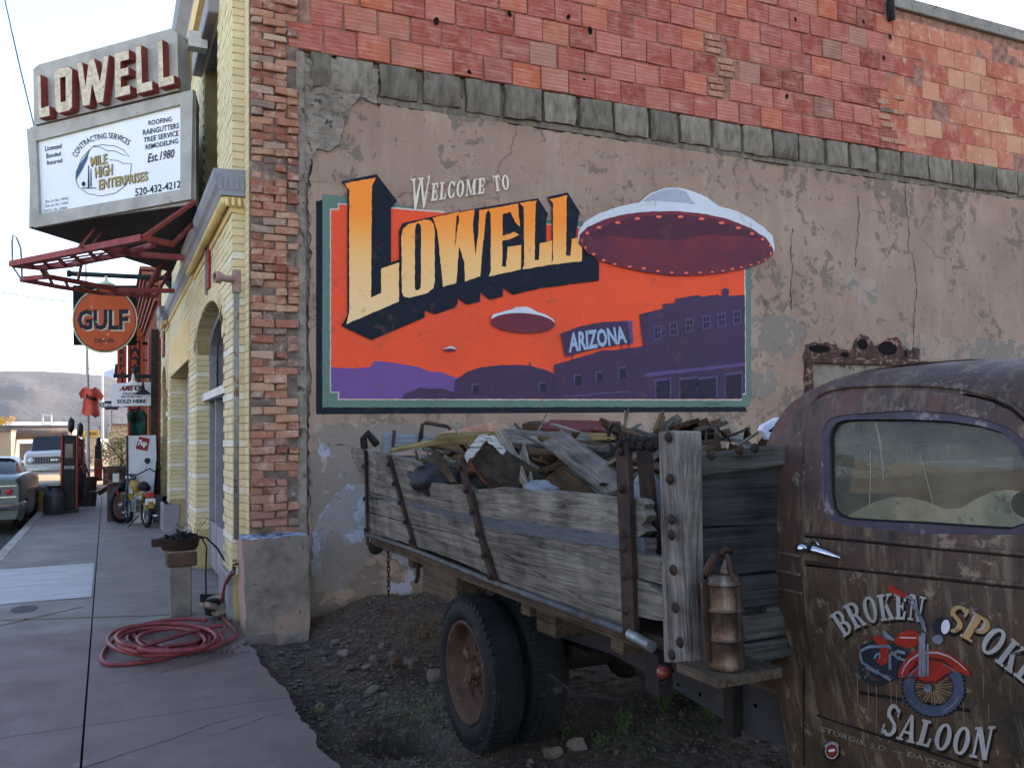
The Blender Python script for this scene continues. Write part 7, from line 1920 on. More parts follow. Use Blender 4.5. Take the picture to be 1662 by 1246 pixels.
# ================================================================== signs further along
simple('gulf_orange', hx('#c9603a'), hx('#b9522f'), 3, .5, spot=hx('#a8703f'), spots=.62)
simple('enamel_navy', hx('#262c3c'), hx('#1e2331'), 5, .45)
simple('enamel_cream', hx('#d4c9ac'), hx('#b8ad90'), 8, .5)
simple('dark_green', hx('#24322f'), hx('#1b2624'), 5, .6)
simple('rust_chip', hx('#d9cfc0'), hx('#b5a898'), 8, .7)
GY = 16.5; GPn = onY(GY)
gs = thing('round_sign', 'round orange dealer sign with navy letters hanging from a dark arm', 'sign', (0, GY, 3.8))
cx_, cy_, rg = 170, 520, 53
MB().lathe([(0, -.02), (1, -.02), (1, .03), (0, .03)], (0, 0, 0), (0, -1, 0), 48)
cg = GPn(cx_, cy_); RG = (GPn(cx_ + rg, cy_) - cg).length
patch('disc', [ell(cx_, cy_, rg, rg, 56)], GPn, 'enamel_cream', gs, off=(0, -.032, 0), thick=(0, .07, 0))
patch('dark_ring', [ell(cx_, cy_, rg * .955, rg * .955, 56), ell(cx_, cy_, rg * .93, rg * .93, 56)], GPn, 'enamel_navy', gs, off=(0, -.038, 0))
patch('orange_field', [ell(cx_, cy_, rg * .93, rg * .93, 56)], GPn, 'gulf_orange', gs, off=(0, -.040, 0))
for k, (dx, m_) in enumerate(((3, 'enamel_cream'), (0, 'enamel_navy'))):
    write('lettering', 'GULF', quad((126 + dx, 503 + dx * .8), (208 + dx, 502 + dx * .8), (208 + dx, 536 + dx * .8), (126 + dx, 536 + dx * .8)), GPn, m_, gs, off=(0, -.044 - .004 * k, 0), bold=.035)
write('small_lettering', 'DEALER', quad((154, 550), (186, 550), (186, 556), (154, 556)), GPn, 'enamel_navy', gs, off=(0, -.044, 0), bold=.02)
for px, py in ((149, 499), (175, 543), (172, 557), (156, 523), (168, 551), (190, 478)): patch('chip', [chop(ell(px, py, 1.6, 1.2, 6), 2, .4, px)], GPn, 'rust_chip', gs, off=(0, -.052, 0))
bk = thing('backing_sign', 'black square board hanging directly behind the round orange sign', 'sign', (0, GY + .12, 3.9))
patch('board', [[(118, 463), (222, 463), (222, 560), (119, 560)]], onY(GY + .12), 'black', bk, thick=(0, .06, 0))
ga = thing('sign_arm', 'dark green horizontal arm carrying the round orange sign', 'bracket', (1.0, GY + .05, 4.4))
p0, p1 = GPn(112, 444), GPn(240, 450)
MB().tube([p0, p1, Vector((1.04, GY, p1.z + .0))], .045, 10).build('arm', 'dark_green', ga, smooth=True)
MB().lathe([(0, -.04), (.06, -.03), (.06, .03), (0, .04)], p0, (1, 0, 0), 12).build('finial', 'dark_green', ga, smooth=True)
MB().prism([(.85, GY, p1.z), (1.04, GY, p1.z - .22), (1.04, GY, p1.z + .22)], (0, .04, 0)).build('gusset', 'dark_green', ga)
for px in (122, 216): MB().tube([GPn(px, 446), onY(GY + .12)(px, 464)], .006, 5).build('hanger', 'dark_green', ga)
lpm = GPn(172, 462)
MB().lathe([(0, 0), (.02, 0), (.03, -.08), (.16, -.15), (.165, -.16), (0, -.15)], lpm + Vector((0, -.18, .12)), (0, 0, 1), 18).build('lamp_shade', 'white_trim', ga, smooth=True, auto=True)
sp_ = [GPn(118, 440) + Vector((.02 * i, 0, .06 * i ** .8)) for i in range(10)]
MB().tube([GPn(118, 438), GPn(150, 418), GPn(180, 408), GPn(205, 400), GPn(225, 385)], .008, 5).build('scroll', 'dark_green', ga)
# two tall vertical signs
VY = 22.0; VP_ = onY(VY)
simple('sign_orange', hx('#c1502f'), hx('#a94326'), 4, .6)
v1 = thing('vertical_sign', 'narrow orange vertical sign reading REPAIR downwards in black', 'sign', (.5, VY, 3))
patch('board', [[(190, 553), (206, 551), (206, 640), (190, 640)]], VP_, 'sign_orange', v1, thick=(0, .12, 0))
patch('stripe', [[(192, 563), (204, 562.5), (204, 564.5), (192, 565)]], VP_, 'print_black', v1, off=(0, -.006, 0))
for i, ch in enumerate('REPAIR'):
    y = 567 + i * 11.5
    write('letter', ch, quad((194, y), (203, y), (203, y + 9), (194, y + 9)) if ch != 'I' else quad((197, y), (200, y), (200, y + 9), (197, y + 9)), VP_, 'print_black', v1, off=(0, -.01, 0), bold=.02)
v2 = thing('vertical_sign', 'tall black vertical sign with orange border and orange letters, next to the wall', 'sign', (.72, VY, 3))
V2 = onY(VY - .1)
patch('board', [[(207, 551), (231, 549), (231, 712), (207, 712)]], V2, 'sign_orange', v2, thick=(0, .12, 0))
patch('black_field', [[(210, 554), (228, 552), (228, 709), (210, 709)]], V2, 'print_black', v2, off=(0, -.006, 0))
for i, ch in enumerate('HARLEY DAVI'):
    if ch == ' ': continue
    y = 556 + i * 13.8
    write('letter', ch, quad((213, y), (225, y), (225, y + 10.5), (213, y + 10.5)) if ch != 'I' else quad((217, y), (221, y), (221, y + 10), (217, y + 10)), V2, 'sign_orange', v2, off=(0, -.012, 0), bold=.03)
MB().box(V2(231, 550).x, 1.04, VY, VY + .05, V2(231, 552).z - .1, V2(231, 552).z - .03).build('bracket', 'black', v2)
# oil sign
AY = 20.0; AP = onY(AY)
am = thing('oil_sign', 'white rectangular motor oils sign reading SOLD HERE under a dark lamp bar', 'sign', (.5, AY, 2.7))
patch('board', [[(181, 622), (245, 620), (245, 658), (181, 659)]], AP, 'sign_white', am, thick=(0, .05, 0))
write('brand_line', 'AMS', quad((197, 626), (217, 625), (215, 634), (193, 634.5)), AP, 'red_trim', am, off=(0, -.006, 0), bold=.05)
write('brand_line', 'OIL', quad((219, 625), (238, 625), (236, 634), (217, 634)), AP, 'print_black', am, off=(0, -.006, 0), bold=.05)
write('small_line', 'SYNTHETIC', quad((199, 637), (229, 636.5), (229, 640.5), (199, 641)), AP, 'print_black', am, off=(0, -.006, 0), bold=.02)
write('small_line', 'MOTOR OILS', quad((197, 642), (231, 641.5), (231, 645), (197, 645.5)), AP, 'print_black', am, off=(0, -.006, 0), bold=.02)
write('big_line', 'SOLD HERE', quad((190, 648), (237, 647.5), (237, 654), (190, 654.5)), AP, 'enamel_navy', am, off=(0, -.006, 0), bold=.04)
MB().box(AP(184, 610).x, 1.04, AY - .03, AY + .03, AP(184, 613).z, AP(184, 607).z).build('bar', 'dark_green', am)
for px in (188, 219): MB().lathe([(0, 0), (.03, -.02), (.02, .2), (0, .22)], AP(px, 606), (0, 0, 1), 8).build('finial', 'dark_green', am)
for px, py, k in ((216, 622, 'white_trim'), (232, 636, 'dark_green')):
    q = onY(AY - .3)(px, py); MB().lathe([(0, .2), (.02, .2), (.04, .06), (.14, -.02), (.16, -.05), (0, -.04)], q, (0, 0, 1), 16).build('lamp_shade', k, am, smooth=True, auto=True)
    MB().tube([q + Vector((0, 0, .2)), q + Vector((0, .1, .32)), q + Vector((0, .3, .3))], .012, 6).build('lamp_arm', 'dark_green', am)
# car dealer sign far off
CP_ = onY(38)
cs = thing('small_bow_sign', 'distant black sign with white lettering partly behind the coral shirt', 'sign', CP_(182, 658))
patch('board', [[(156, 652), (168, 652), (170, 649), (192, 649), (194, 652), (210, 652), (210, 662), (194, 662), (192, 666), (170, 666), (168, 662), (156, 662)]], CP_, 'sign_white', cs, thick=(0, .1, 0))
patch('face', [[(157.5, 653.5), (169, 653.5), (171, 650.5), (191, 650.5), (193, 653.5), (209, 653.5), (209, 660.5), (193, 660.5), (191, 664.5), (171, 664.5), (169, 660.5), (157.5, 660.5)]], CP_, 'print_black', cs, off=(0, -.02, 0))
write('lettering', 'CHEVROLET', quad((159, 654.5), (207, 654.5), (207, 660), (159, 660)), CP_, 'sign_white', cs, off=(0, -.04, 0), bold=.03)
MB().tube([CP_(180, 664), CP_(180, 700)], .05, 6).build('post', 'white_trim', cs)
# hanging shirts
def shirt(name, pts, Y, m_, label, seed, txt=None):
    r = random.Random(seed); t = thing(name, label, 'shirt', onY(Y)(*pts[0]))
    base = onY(Y)
    def fn(u, v):
        p = base(u, v); return p + Vector((0, .06 * math.sin(u * .28 + seed) + .03 * math.sin(v * .2 + u * .1), 0))
    patch('cloth', [pts], fn, m_, t, step=2.5, thick=(0, .03, 0), smooth=True)
    if txt: write('print', txt[0], quad(*txt[1]), lambda u, v: fn(u, v) + Vector((0, -.03, 0)), 'print_black', t, bold=.05)
simple('coral_cloth', hx('#d9604c'), hx('#c65340'), 3, .85, bump=.3, bscale=10)
simple('green_cloth', hx('#1e4a40'), hx('#163a33'), 3, .85, bump=.3, bscale=10)
shirt('shirt', [(128, 638), (133, 630), (140, 627), (144, 631), (150, 631), (154, 628), (161, 632), (169, 643), (164, 650), (160, 646), (160, 660), (162, 674), (155, 678), (147, 673), (139, 675), (132, 670), (135, 655), (135, 645), (131, 647)], 26, 'coral_cloth', 'coral red t-shirt with a dark print blowing from a line', 1, ('Route', ((140, 639), (157, 643), (157, 651), (140, 647))))
shirt('shirt', [(206, 672), (212, 665), (218, 668), (226, 667), (231, 664), (240, 675), (252, 692), (248, 700), (238, 690), (240, 704), (214, 706), (213, 686), (207, 684)], 21.5, 'green_cloth', 'dark green t-shirt hanging in front of the tall black sign', 2, ('Ride', ((213, 678), (230, 674), (232, 683), (216, 687))))

# ================================================================== things on the pavement
def P0(px, py, z=0.0): return at(px, py, 2, z)
# vending cabinet with a red square
vc = thing('vending_cabinet', 'white curved top cooler cabinet with a red square soda logo', 'cabinet', (.68, 19.2, 0))
simple('cooler_white', hx('#cfd2d6'), hx('#b8bcc2'), 2, .35, bump=.03)
VC = onY(19.0)
patch('body', [[(207, 707), (253, 706), (254, 740), (251, 775), (249, 800), (248, 850), (208, 850)]], VC, 'cooler_white', vc, thick=(0, .6, 0))
patch('dark_side', [[(205, 707), (208, 707), (209, 850), (205.5, 850)]], VC, 'enamel_navy', vc, off=(0, -.01, 0), thick=(0, .6, 0))
patch('logo', [[(226, 708), (243, 712), (239, 732), (220, 728)]], VC, 'red_trim', vc, off=(0, -.008, 0))
write('logo_text', '7up', quad((225, 713), (240, 715), (237, 727), (222, 725)), VC, 'sign_white', vc, off=(0, -.012, 0), bold=.05)
# petrol pumps
simple('pump_black', hx('#23272b'), hx('#181b1e'), 4, .45)
simple('pump_red', hx('#b5402c'), hx('#8f3223'), 4, .5)
def pump(label, px0, px1, pyt, Y, depth=.45, globe=True, body='pump_black'):
    f = onY(Y); a, b_ = f(px0, pyt), f(px1, pyt); t = thing('petrol_pump', label, 'petrol pump', ((a.x + b_.x) / 2, Y, 0)); w = b_.x - a.x
    MB().box(a.x + w * .13, b_.x - w * .13, Y, Y + depth, .08, a.z - .02).build('body', body, t, bev=.02)
    for x0, x1 in ((a.x, a.x + w * .13), (b_.x - w * .13, b_.x)): MB().box(x0 + .001, x1 - .001, Y - .02, Y + depth + .01, .05, a.z).build('side_trim', 'pump_red', t, bev=.015)
    MB().box(a.x - .02, b_.x + .02, Y - .05, Y + depth + .03, 0, .08).build('base', 'pump_black', t)
    MB().box(a.x + w * .2, b_.x - w * .2, Y - .012, Y - .001, a.z * .56, a.z * .60).build('nameplate', 'galv', t)
    MB().box(a.x + w * .25, b_.x - w * .3, Y - .012, Y - .001, a.z * .70, a.z * .88).build('dial', 'glass_dark', t)
    if globe: MB().lathe([(0, -.07), (.12, -.06), (.2, -.0), (.12, .06), (0, .07)], ((a.x + b_.x) / 2 + .02, Y + depth / 2, a.z + .22), (1, .15, 0), 20).build('globe', 'pump_black', t, smooth=True)
    hz_ = a.z * .62
    MB().tube([(b_.x + .01, Y + .1, hz_), (b_.x + .12, Y + .05, hz_ - .3), (b_.x + .10, Y + .05, .25), (b_.x + .02, Y + .1, .6)], .02, 6).build('delivery_hose', 'gasket', t, smooth=True)
pump('nearest dark petrol pump with red sides and a black globe on top', 99, 127, 705, 22.6)
pump('second dark petrol pump, half hidden behind the nearest pump', 119, 137, 711, 24.6)
pump('small far petrol pump with a dark top and red lower half', 153, 166, 745, 40, .5, False, 'pump_red')
MB().box(onY(39.9)(154, 720).x, onY(39.9)(165, 720).x, 39.9, 40.4, onY(40)(160, 745).z, onY(40)(160, 722).z).build('display_head', 'pump_black', bpy.data.objects['petrol_pump.002'])
MB().lathe([(0, 0), (.08, 0), (.1, .1), (.07, .3), (0, .33)], onY(40)(160, 722), (0, 0, 1), 10).build('globe', 'pump_black', bpy.data.objects['petrol_pump.002'])
mc = thing('milk_can', 'dark metal milk can standing at the kerb in front of the pumps', 'milk can', P0(88, 836))
simple('can_grey', hx('#5b5d60'), hx('#3b3d40'), 6, .5, .5)
c = P0(88, 834); MB().lathe([(0, 0), (.22, 0), (.23, .02), (.23, .42), (.21, .48), (.14, .54), (.13, .60), (.17, .64), (.17, .66), (0, .67)], c, (0, 0, 1), 24).build('can', 'can_grey', mc, smooth=True, auto=True)
for s_ in (-1, 1): MB().tube([c + Vector((s_ * .2, 0, .5)), c + Vector((s_ * .24, 0, .54)), c + Vector((s_ * .16, 0, .6))], .012, 5).build('handle', 'can_grey', mc)
bxx = thing('metal_box', 'grey metal cabinet between milk can and nearest pump', 'box', P0(110, 828))
simple('box_grey', hx('#6d6f6c'), hx('#50524f'), 5, .7)
c = P0(108, 829); MB().box(c.x - .14, c.x + .2, c.y, c.y + .35, 0, .85).build('case', 'box_grey', bxx, bev=.02); MB().box(c.x - .16, c.x + .22, c.y - .02, c.y + .37, .85, .90).build('lid', 'galv', bxx); 
MB().lathe([(0, 0), (.1, 0), (.1, .22), (0, .22)], c + Vector((-.04, .1, .9)), (0, 0, 1), 12).build('jar', 'galv', bxx)
bo = thing('bollard', 'short yellow bollard under a plank at the kerb', 'bollard', P0(67, 829))
simple('yellow_paint', hx('#a88a38'), hx('#7d6628'), 5, .6)
c = P0(67, 829); MB().lathe([(0, 0), (.11, 0), (.11, .5), (0, .5)], c, (0, 0, 1), 14).build('pipe', 'yellow_paint', bo, smooth=True, auto=True); MB().box(c.x - .2, c.x + .55, c.y - .1, c.y + .15, .505, .58).build('plank', 'post_wood', bo)
bu = thing('bucket_stack', 'stacked rusty buckets beside the flagpole foot', 'bucket', P0(145, 822))
c = P0(145, 821); 
for k in range(2): MB().lathe([(0, 0), (.15, 0), (.18, .36), (.16, .36), (0, .30)], c + Vector((0, .02 * k, .38 * k)), (0, 0, 1), 16).build('bucket', 'strap_iron', bu, smooth=True, auto=True)
MB().obox(c + Vector((.42, 0, .45)), (.22, 0, .14), (0, .15, 0), (-.03, 0, .05)).build('scoop', 'pump_black', bu)
cr = thing('crate', 'dark crate of plants standing on a brick coloured pedestal', 'crate', P0(186, 850))
c = P0(184, 846); MB().box(c.x - .12, c.x + .18, c.y, c.y + .3, 0, .75).build('pedestal', 'cap_brick', cr, bev=.01); MB().box(c.x - .2, c.x + .3, c.y - .05, c.y + .4, .75, 1.12).build('box', 'rotten_timber', cr, bev=.01)
MB().box(c.x - .02, c.x + .1, c.y - .06, c.y - .051, .8, .98).build('paper_label', 'white_trim', cr)
MB().tube([c + Vector((.25, 0, 1.1)), c + Vector((.0, .3, 1.45)), c + Vector((-.2, .5, 1.65))], .012, 5).build('rod', 'gasket', cr)

# motorbikes
def torus(c, R_, r_, ax, name, m_, par, n=28, k=8):
    ax = Vector(ax).normalized(); u_ = ax.orthogonal().normalized(); w_ = ax.cross(u_)
    return MB().tube([Vector(c) + (u_ * math.cos(t) + w_ * math.sin(t)) * R_ for t in np.linspace(0, 2 * math.pi, n + 1)[:-1]], r_, k, closed=True).build(name, m_, par, smooth=True)
def motorbike(label, c, yaw, R_, tank, panel, plate=True):
    t = thing('motorbike', label, 'motorbike', c); d_ = Vector((math.sin(yaw), math.cos(yaw), 0)); s_ = Vector((math.cos(yaw), -math.sin(yaw), 0)); c = Vector(c); U = Vector((0, 0, 1))
    for k, nm in ((0, 'rear_wheel'), (1.22, 'front_wheel')):
        q = c + d_ * k + U * R_; w_ = torus(q, R_ - .04, .04, s_, nm, 'rubber', t); torus(q, R_ - .085, .012, s_, 'rim', 'chrome', w_)
        for i in range(8):
            a = math.pi * i / 4; MB().tube([q, q + (d_ * math.cos(a) + U * math.sin(a)) * (R_ - .09)], .003, 3).build('spoke', 'chrome', w_)
        MB().lathe([(0, -.05), (.05, -.05), (.05, .05), (0, .05)], q, s_, 10).build('hub', 'galv', w_)
        fe = MB(); fe.grid(9, 3, lambda i, j: q + (d_ * math.cos(.2 + 2.3 * i / 8 + (.35 if k == 0 else 0)) + U * math.sin(.2 + 2.3 * i / 8 + (.35 if k == 0 else 0))) * (R_ + .02) + s_ * (j - 1) * .05); fe.build('mudguard', tank, t, smooth=True)
    MB().tube([c + U * R_, c + d_ * .3 + U * .62, c + d_ * .62 + U * .60, c + d_ * .95 + U * .80], .03, 8).build('frame', tank, t, smooth=True)
    MB().obox(c + d_ * .6 + U * .38, d_ * .15, s_ * .09, U * .12).build('engine', 'galv', t, bev=.02)
    MB().tube([c + d_ * .65 + U * .72 - d_ * .18, c + d_ * .65 + U * .75, c + d_ * .88 + U * .80], [.07, .11, .08], 10).build('tank', tank, t, smooth=True)
    MB().tube([c + d_ * -.05 + U * .74, c + d_ * .2 + U * .77, c + d_ * .42 + U * .75], [.06, .10, .07], 8).build('saddle', 'gasket', t, smooth=True)
    for x in (-.07, .07): MB().tube([c + d_ * 1.22 + U * R_ + s_ * x, c + d_ * 1.02 + U * .95 + s_ * x], .02, 6).build('fork', 'chrome', t)
    MB().tube([c + d_ * .72 + U * 1.02 - s_ * .36, c + d_ * .85 + U * 1.08 - s_ * .3, c + d_ * .98 + U * .97 - s_ * .1, c + d_ * .98 + U * .97 + s_ * .1, c + d_ * .85 + U * 1.08 + s_ * .3, c + d_ * .72 + U * 1.02 + s_ * .36], .013, 6).build('handlebar', 'gasket', t, smooth=True)
    MB().lathe([(0, -.05), (.09, -.03), (.09, .05), (0, .06)], c + d_ * 1.1 + U * .9, d_, 14).build('headlight', 'chrome', t, smooth=True)
    MB().tube([c + d_ * .78 + U * 1.06 + s_ * .2, c + d_ * .74 + U * 1.2 + s_ * .22], .006, 5).build('mirror_stem', 'chrome', t)
    MB().lathe([(0, 0), (.06, 0), (.06, .015), (0, .015)], c + d_ * .74 + U * 1.24 + s_ * .22, d_ * -1, 14).build('mirror', 'chrome', t)
    if panel:
        pt = [(.35, .5), (.7, .85), (1.0, .8), (1.08, .45), (.95, .2), (.7, .22)]
        MB().prism([c + s_ * .16 + d_ * a + U * b_ for a, b_ in pt], s_ * .04).build('leg_shield', 'cooler_white', t)
    MB().tube([c + d_ * .7 + U * .25 + s_ * .13, c + d_ * .2 + U * .2 + s_ * .15, c - d_ * .15 + U * .22 + s_ * .15], .03, 7).build('exhaust', 'chrome', t, smooth=True)
    MB().obox(c - d_ * .19 + U * .62, d_ * .03, s_ * .07, U * .045).build('tail_light', 'red_glow', t, bev=.01)
    if plate:
        MB().obox(c - d_ * .22 + U * .50, d_ * .005, s_ * .09, U * .055).build('number_plate', 'sign_white', t)
    MB().tube([c + d_ * .5 + U * .2, c + d_ * .42 - s_ * .22], .012, 5).build('stand', 'gasket', t)
    return t
simple('red_glow', hx('#c8262c'), hx('#a01c22'), 5, .3)
motorbike('yellow moped with a white leg shield parked by the wall, rear towards us', P0(238, 856), rad(-14), .29, 'yellow_paint', True)
motorbike('dark motorbike with fat tyres behind and left of the yellow moped', P0(197, 849), rad(38), .36, 'pump_black', False, False)

# ================================================================== vehicles
simple('car_teal', hx('#4c6264'), hx('#3b5052'), 2, .3, bump=0)
simple('car_green', hx('#6d877a'), hx('#586e64'), 2, .35, bump=0)
simple('car_white', hx('#cfd0cd'), hx('#bcbdba'), 2, .3, bump=0)
simple('car_glass', hx('#2c3238'), hx('#20252a'), 2, .1, bump=0)
def loft(mb, secs, m=None):
    n = len(secs[0]); mb.grid(len(secs), n, lambda i, j: secs[i][j])
def car_body(t, x0, x1, y0, prof, top, m_, mtop):
    """prof: lower body (dy, z0, z1, inset); top: cabin (dy, z, inset)"""
    rows = []
    for dy, zb, zt_, ins in prof:
        a, b_ = x0 + ins, x1 - ins; y = y0 + dy
        rows.append([(a + .04, y, zb), (a, y, zb + .15), (a - .0, y, zt_ - .12), (a + .06, y, zt_), ((a + b_) / 2, y, zt_ + .03), (b_ - .06, y, zt_), (b_, y, zt_ - .12), (b_, y, zb + .15), (b_ - .04, y, zb)])
    mb = MB(); loft(mb, rows); mb.f.append(tuple(range(9))); mb.f.append(tuple(range(len(mb.v) - 9, len(mb.v)))); mb.build('body', m_, t, smooth=True, auto=True)
    rows = []
    for dy, z, ins in top:
        a, b_ = x0 + ins, x1 - ins; y = y0 + dy; zb = prof[0][2] - .05
        rows.append([(a, y, zb), (a + .10, y, z - .05), (a + .22, y, z), ((a + b_) / 2, y, z + .03), (b_ - .22, y, z), (b_ - .10, y, z - .05), (b_, y, zb)])
    mb = MB(); loft(mb, rows); mb.f.append(tuple(range(7))); mb.f.append(tuple(range(len(mb.v) - 7, len(mb.v)))); mb.build('cabin', 'car_glass', t, smooth=True, auto=True)
    rows = []
    for dy, z, ins in top[1:-1]:
        a, b_ = x0 + ins, x1 - ins; y = y0 + dy
        rows.append([(a + .06, y, z - .12), (a + .14, y, z - .01), (a + .24, y, z + .02), ((a + b_) / 2, y, z + .05), (b_ - .24, y, z + .02), (b_ - .14, y, z - .01), (b_ - .06, y, z - .12)])
    mb = MB(); loft(mb, rows); mb.build('roof', mtop, t, smooth=True)
def car_wheels(t, x0, x1, ys, zb, R_=.34):
    for y in ys:
        for x, s_ in ((x0 + .1, -1), (x1 - .1, 1)):
            w_ = MB().lathe([(.2, -.1), (R_ - .03, -.11), (R_, -.06), (R_, .06), (R_ - .03, .11), (.2, .1)], (x, y, zb + R_), (1, 0, 0), 24, True).build('wheel', 'rubber', t, smooth=True)
            MB().lathe([(0, -.06), (.2, -.03), (.2, .03), (0, .06)], (x, y, zb + R_), (1, 0, 0), 18).build('hubcap', 'chrome', w_, smooth=True)
RZ = -.13
sd_ = thing('parked_car', 'pale teal old sedan parked at the kerb with its rear towards us', 'car', (-2.55, 20.0, RZ))
y0 = 19.4; xr = at(38, 800, 1, y0 + .3).x; xl = xr - 1.95
car_body(sd_, xl, xr, y0, [(0, .30 + RZ, .92, .06), (.12, .25 + RZ, .98, 0), (1.3, .22 + RZ, 1.0, 0), (3.4, .22 + RZ, .98, 0), (4.9, .25 + RZ, .90, .02), (5.1, .3 + RZ, .8, .1)], [(1.2, .95, .12), (1.75, 1.30, .14), (2.9, 1.32, .14), (3.5, .98, .12)], 'car_teal', 'car_green')
car_wheels(sd_, xl, xr, (y0 + 1.1, y0 + 4.0), RZ)
MB().tube([(xl - .02, y0 + .3, .42), (xl + .05, y0 - .08, .42), (xr - .05, y0 - .08, .42), (xr + .02, y0 + .3, .42)], .07, 8).build('bumper', 'chrome', sd_, smooth=True)
for x in (xr - .22, xr - .42, xl + .22, xl + .42): MB().lathe([(0, 0), (.065, 0), (.06, .03), (0, .04)], (x, y0 - .002, .70), (0, -1, 0), 14).build('tail_light', 'red_glow', sd_, smooth=True)
MB().box(xl + .1, xr - .1, y0 - .012, y0 + .05, .58, .61).build('trim_strip', 'chrome', sd_); MB().box(xl + .1, xr - .1, y0 - .012, y0 + .05, .80, .82).build('trim_strip', 'chrome', sd_)
MB().box((xl + xr) / 2 - .18, (xl + xr) / 2 + .18, y0 - .02, y0 - .002, .46, .60).build('number_plate', 'sign_white', sd_)
sv = thing('parked_truck', 'white boxy sport utility truck facing us beyond the teal sedan', 'truck', (-3, 37, RZ))
y0 = 36.5; x0, x1 = onY(y0)(38, 760).x, onY(y0)(38, 760).x + 2.0; gz = onY(y0)(70, 784).z
car_body(sv, x0, x1, y0, [(0, gz + .35, gz + 1.08, .05), (.1, gz + .3, gz + 1.14, 0), (1.4, gz + .3, gz + 1.18, 0), (4.6, gz + .3, gz + 1.18, 0)], [(1.2, gz + 1.16, .08), (1.65, gz + 1.72, .1), (4.5, gz + 1.74, .1), (4.6, gz + 1.2, .1)], 'car_white', 'car_white')
car_wheels(sv, x0, x1, (y0 + .8, y0 + 3.8), gz, .38)
MB().box(x0 + .12, x1 - .12, y0 - .03, y0 - .002, gz + .72, gz + .98).build('grille', 'galv', sv)
m = MB()
for i in range(16): m.box(x0 + .3 + i * .088, x0 + .34 + i * .088, y0 - .05, y0 - .031, gz + .74, gz + .96)
m.build('grille_bar', 'pump_black', sv, kind='stuff')
for x in (x0 + .24, x1 - .24): MB().lathe([(0, 0), (.11, 0), (.1, .03), (0, .05)], (x, y0 - .03, gz + .85), (0, -1, 0), 16).build('headlight', 'sign_white', sv, smooth=True)
MB().box(x0 - .02, x1 + .02, y0 - .12, y0 - .03, gz + .45, gz + .60).build('bumper', 'chrome', sv, bev=.02)
MB().box((x0 + x1) / 2 - .12, (x0 + x1) / 2 + .12, y0 - .06, y0 - .051, gz + .82, gz + .89).build('badge', 'chrome', sv)
for k in (0, 1):
    q = onY(44)(178 + 6 * k, 735)
# ================================================================== neighbouring fronts up the street
nb = thing('red_brick_shop', 'red brick shop front with orange posts beyond the yellow building', 'building', (3, 28, 0))
MB().box(1.0, 12, 19.82, 30, -.3, 4.9).build('wall', 'brown_brick_wall', nb)
MB().box(.86, 1.0, 19.85, 20.5, 0, 4.0).build('pilaster', 'rubble_wood', nb); MB().box(.84, 1.0, 20.55, 21.2, 0, 3.9).build('pilaster', 'orange_post', nb)
MB().box(.80, 1.0, 27.0, 28.2, 0, 4.6).build('pilaster', 'orange_post', nb); MB().box(.72, 1.0, 26.9, 28.3, 4.6, 5.2).build('pilaster_cap', 'orange_post', nb)
for k in range(7): MB().box(.62 + k * .05, 1.0, 20.0, 30, 5.3 - k * .11, 5.37 - k * .11).build('cornice', 'pink_cornice', nb)
MB().box(1.0, 1.3, 19.9, 30, 4.9, 5.45).build('parapet', 'pink_cornice', nb)
for a in (21.6, 24.2): w_ = MB().box(.985, 1.05, a, a + 2.2, .5, 2.9).build('shop_window', 'glass_dark', nb); MB().box(.96, .985, a - .06, a + 2.26, 2.9, 3.0).build('frame', 'orange_post', w_)
m = MB()
for r_ in range(62):
    for q in range(44): m.box(.992, 1.0, 20.0 + q * .225 + .11 * (r_ % 2), 20.21 + q * .225 + .11 * (r_ % 2), .1 + r_ * .078, .168 + r_ * .078)
m.build('facing_bricks', 'brown_brick_wall', nb, kind='stuff')
MB().lathe([(0, .1), (.03, .1), (.12, 0), (.13, -.03), (0, -.02)], (.6, 23, 3.4), (0, 0, 1), 12).build('wall_lamp', 'dark_green', nb)
MB().tube([(1.0, 23, 3.6), (.6, 23, 3.6), (.6, 23, 3.48)], .02, 6).build('lamp_arm', 'dark_green', nb)
nb2 = thing('brown_corner_building', 'plain brown building closing the row past the brick shop', 'building', (3, 36, 0))
MB().box(1.05, 12, 30.01, 44, -.3, 4.2).build('wall', 'orange_post', nb2); MB().box(.9, 12, 30.01, 44.1, 4.2, 4.4).build('roof', 'pink_cornice', nb2)
# flagpole and lamp post
fp_ = thing('flagpole', 'tall thin white pole rising behind the coral shirt', 'pole', onY(27)(142, 800))
MB().tube([onY(27)(144, 822), onY(27)(141, 560), onY(27)(140, 430)], .045, 8).build('shaft', 'white_trim', fp_, smooth=True)
fp2 = thing('lamp_post', 'thin far lamp post right of the flagpole', 'lamp post', onY(60)(166, 770))
MB().tube([onY(60)(167, 775), onY(60)(166, 598)], .07, 8).build('shaft', 'white_trim', fp2, smooth=True); MB().tube([onY(60)(166, 600), onY(60)(140, 598), onY(60)(118, 600)], .05, 5).build('arm', 'white_trim', fp2)
# wires in the sky
simple('wire_black', hx('#3a3f46'), hx('#2b3036'), 5, .7)
wr1 = thing('overhead_wire', 'thin cable crossing the sky steeply left of the marquee sign', 'wire', onY(12)(8, 0)); MB().tube([onY(12)(-10, -80), onY(12)(30, 100), onY(12)(56, 208)], .008, 5).build('cable', 'wire_black', wr1)
wr2 = thing('overhead_wire', 'thin cable running level across the sky to the round orange sign', 'wire', onY(16.6)(0, 473)); MB().tube([onY(16.6)(-80, 462), onY(16.6)(0, 474), onY(16.6)(60, 484), onY(16.6)(118, 490)], .008, 5).build('cable', 'wire_black', wr2)

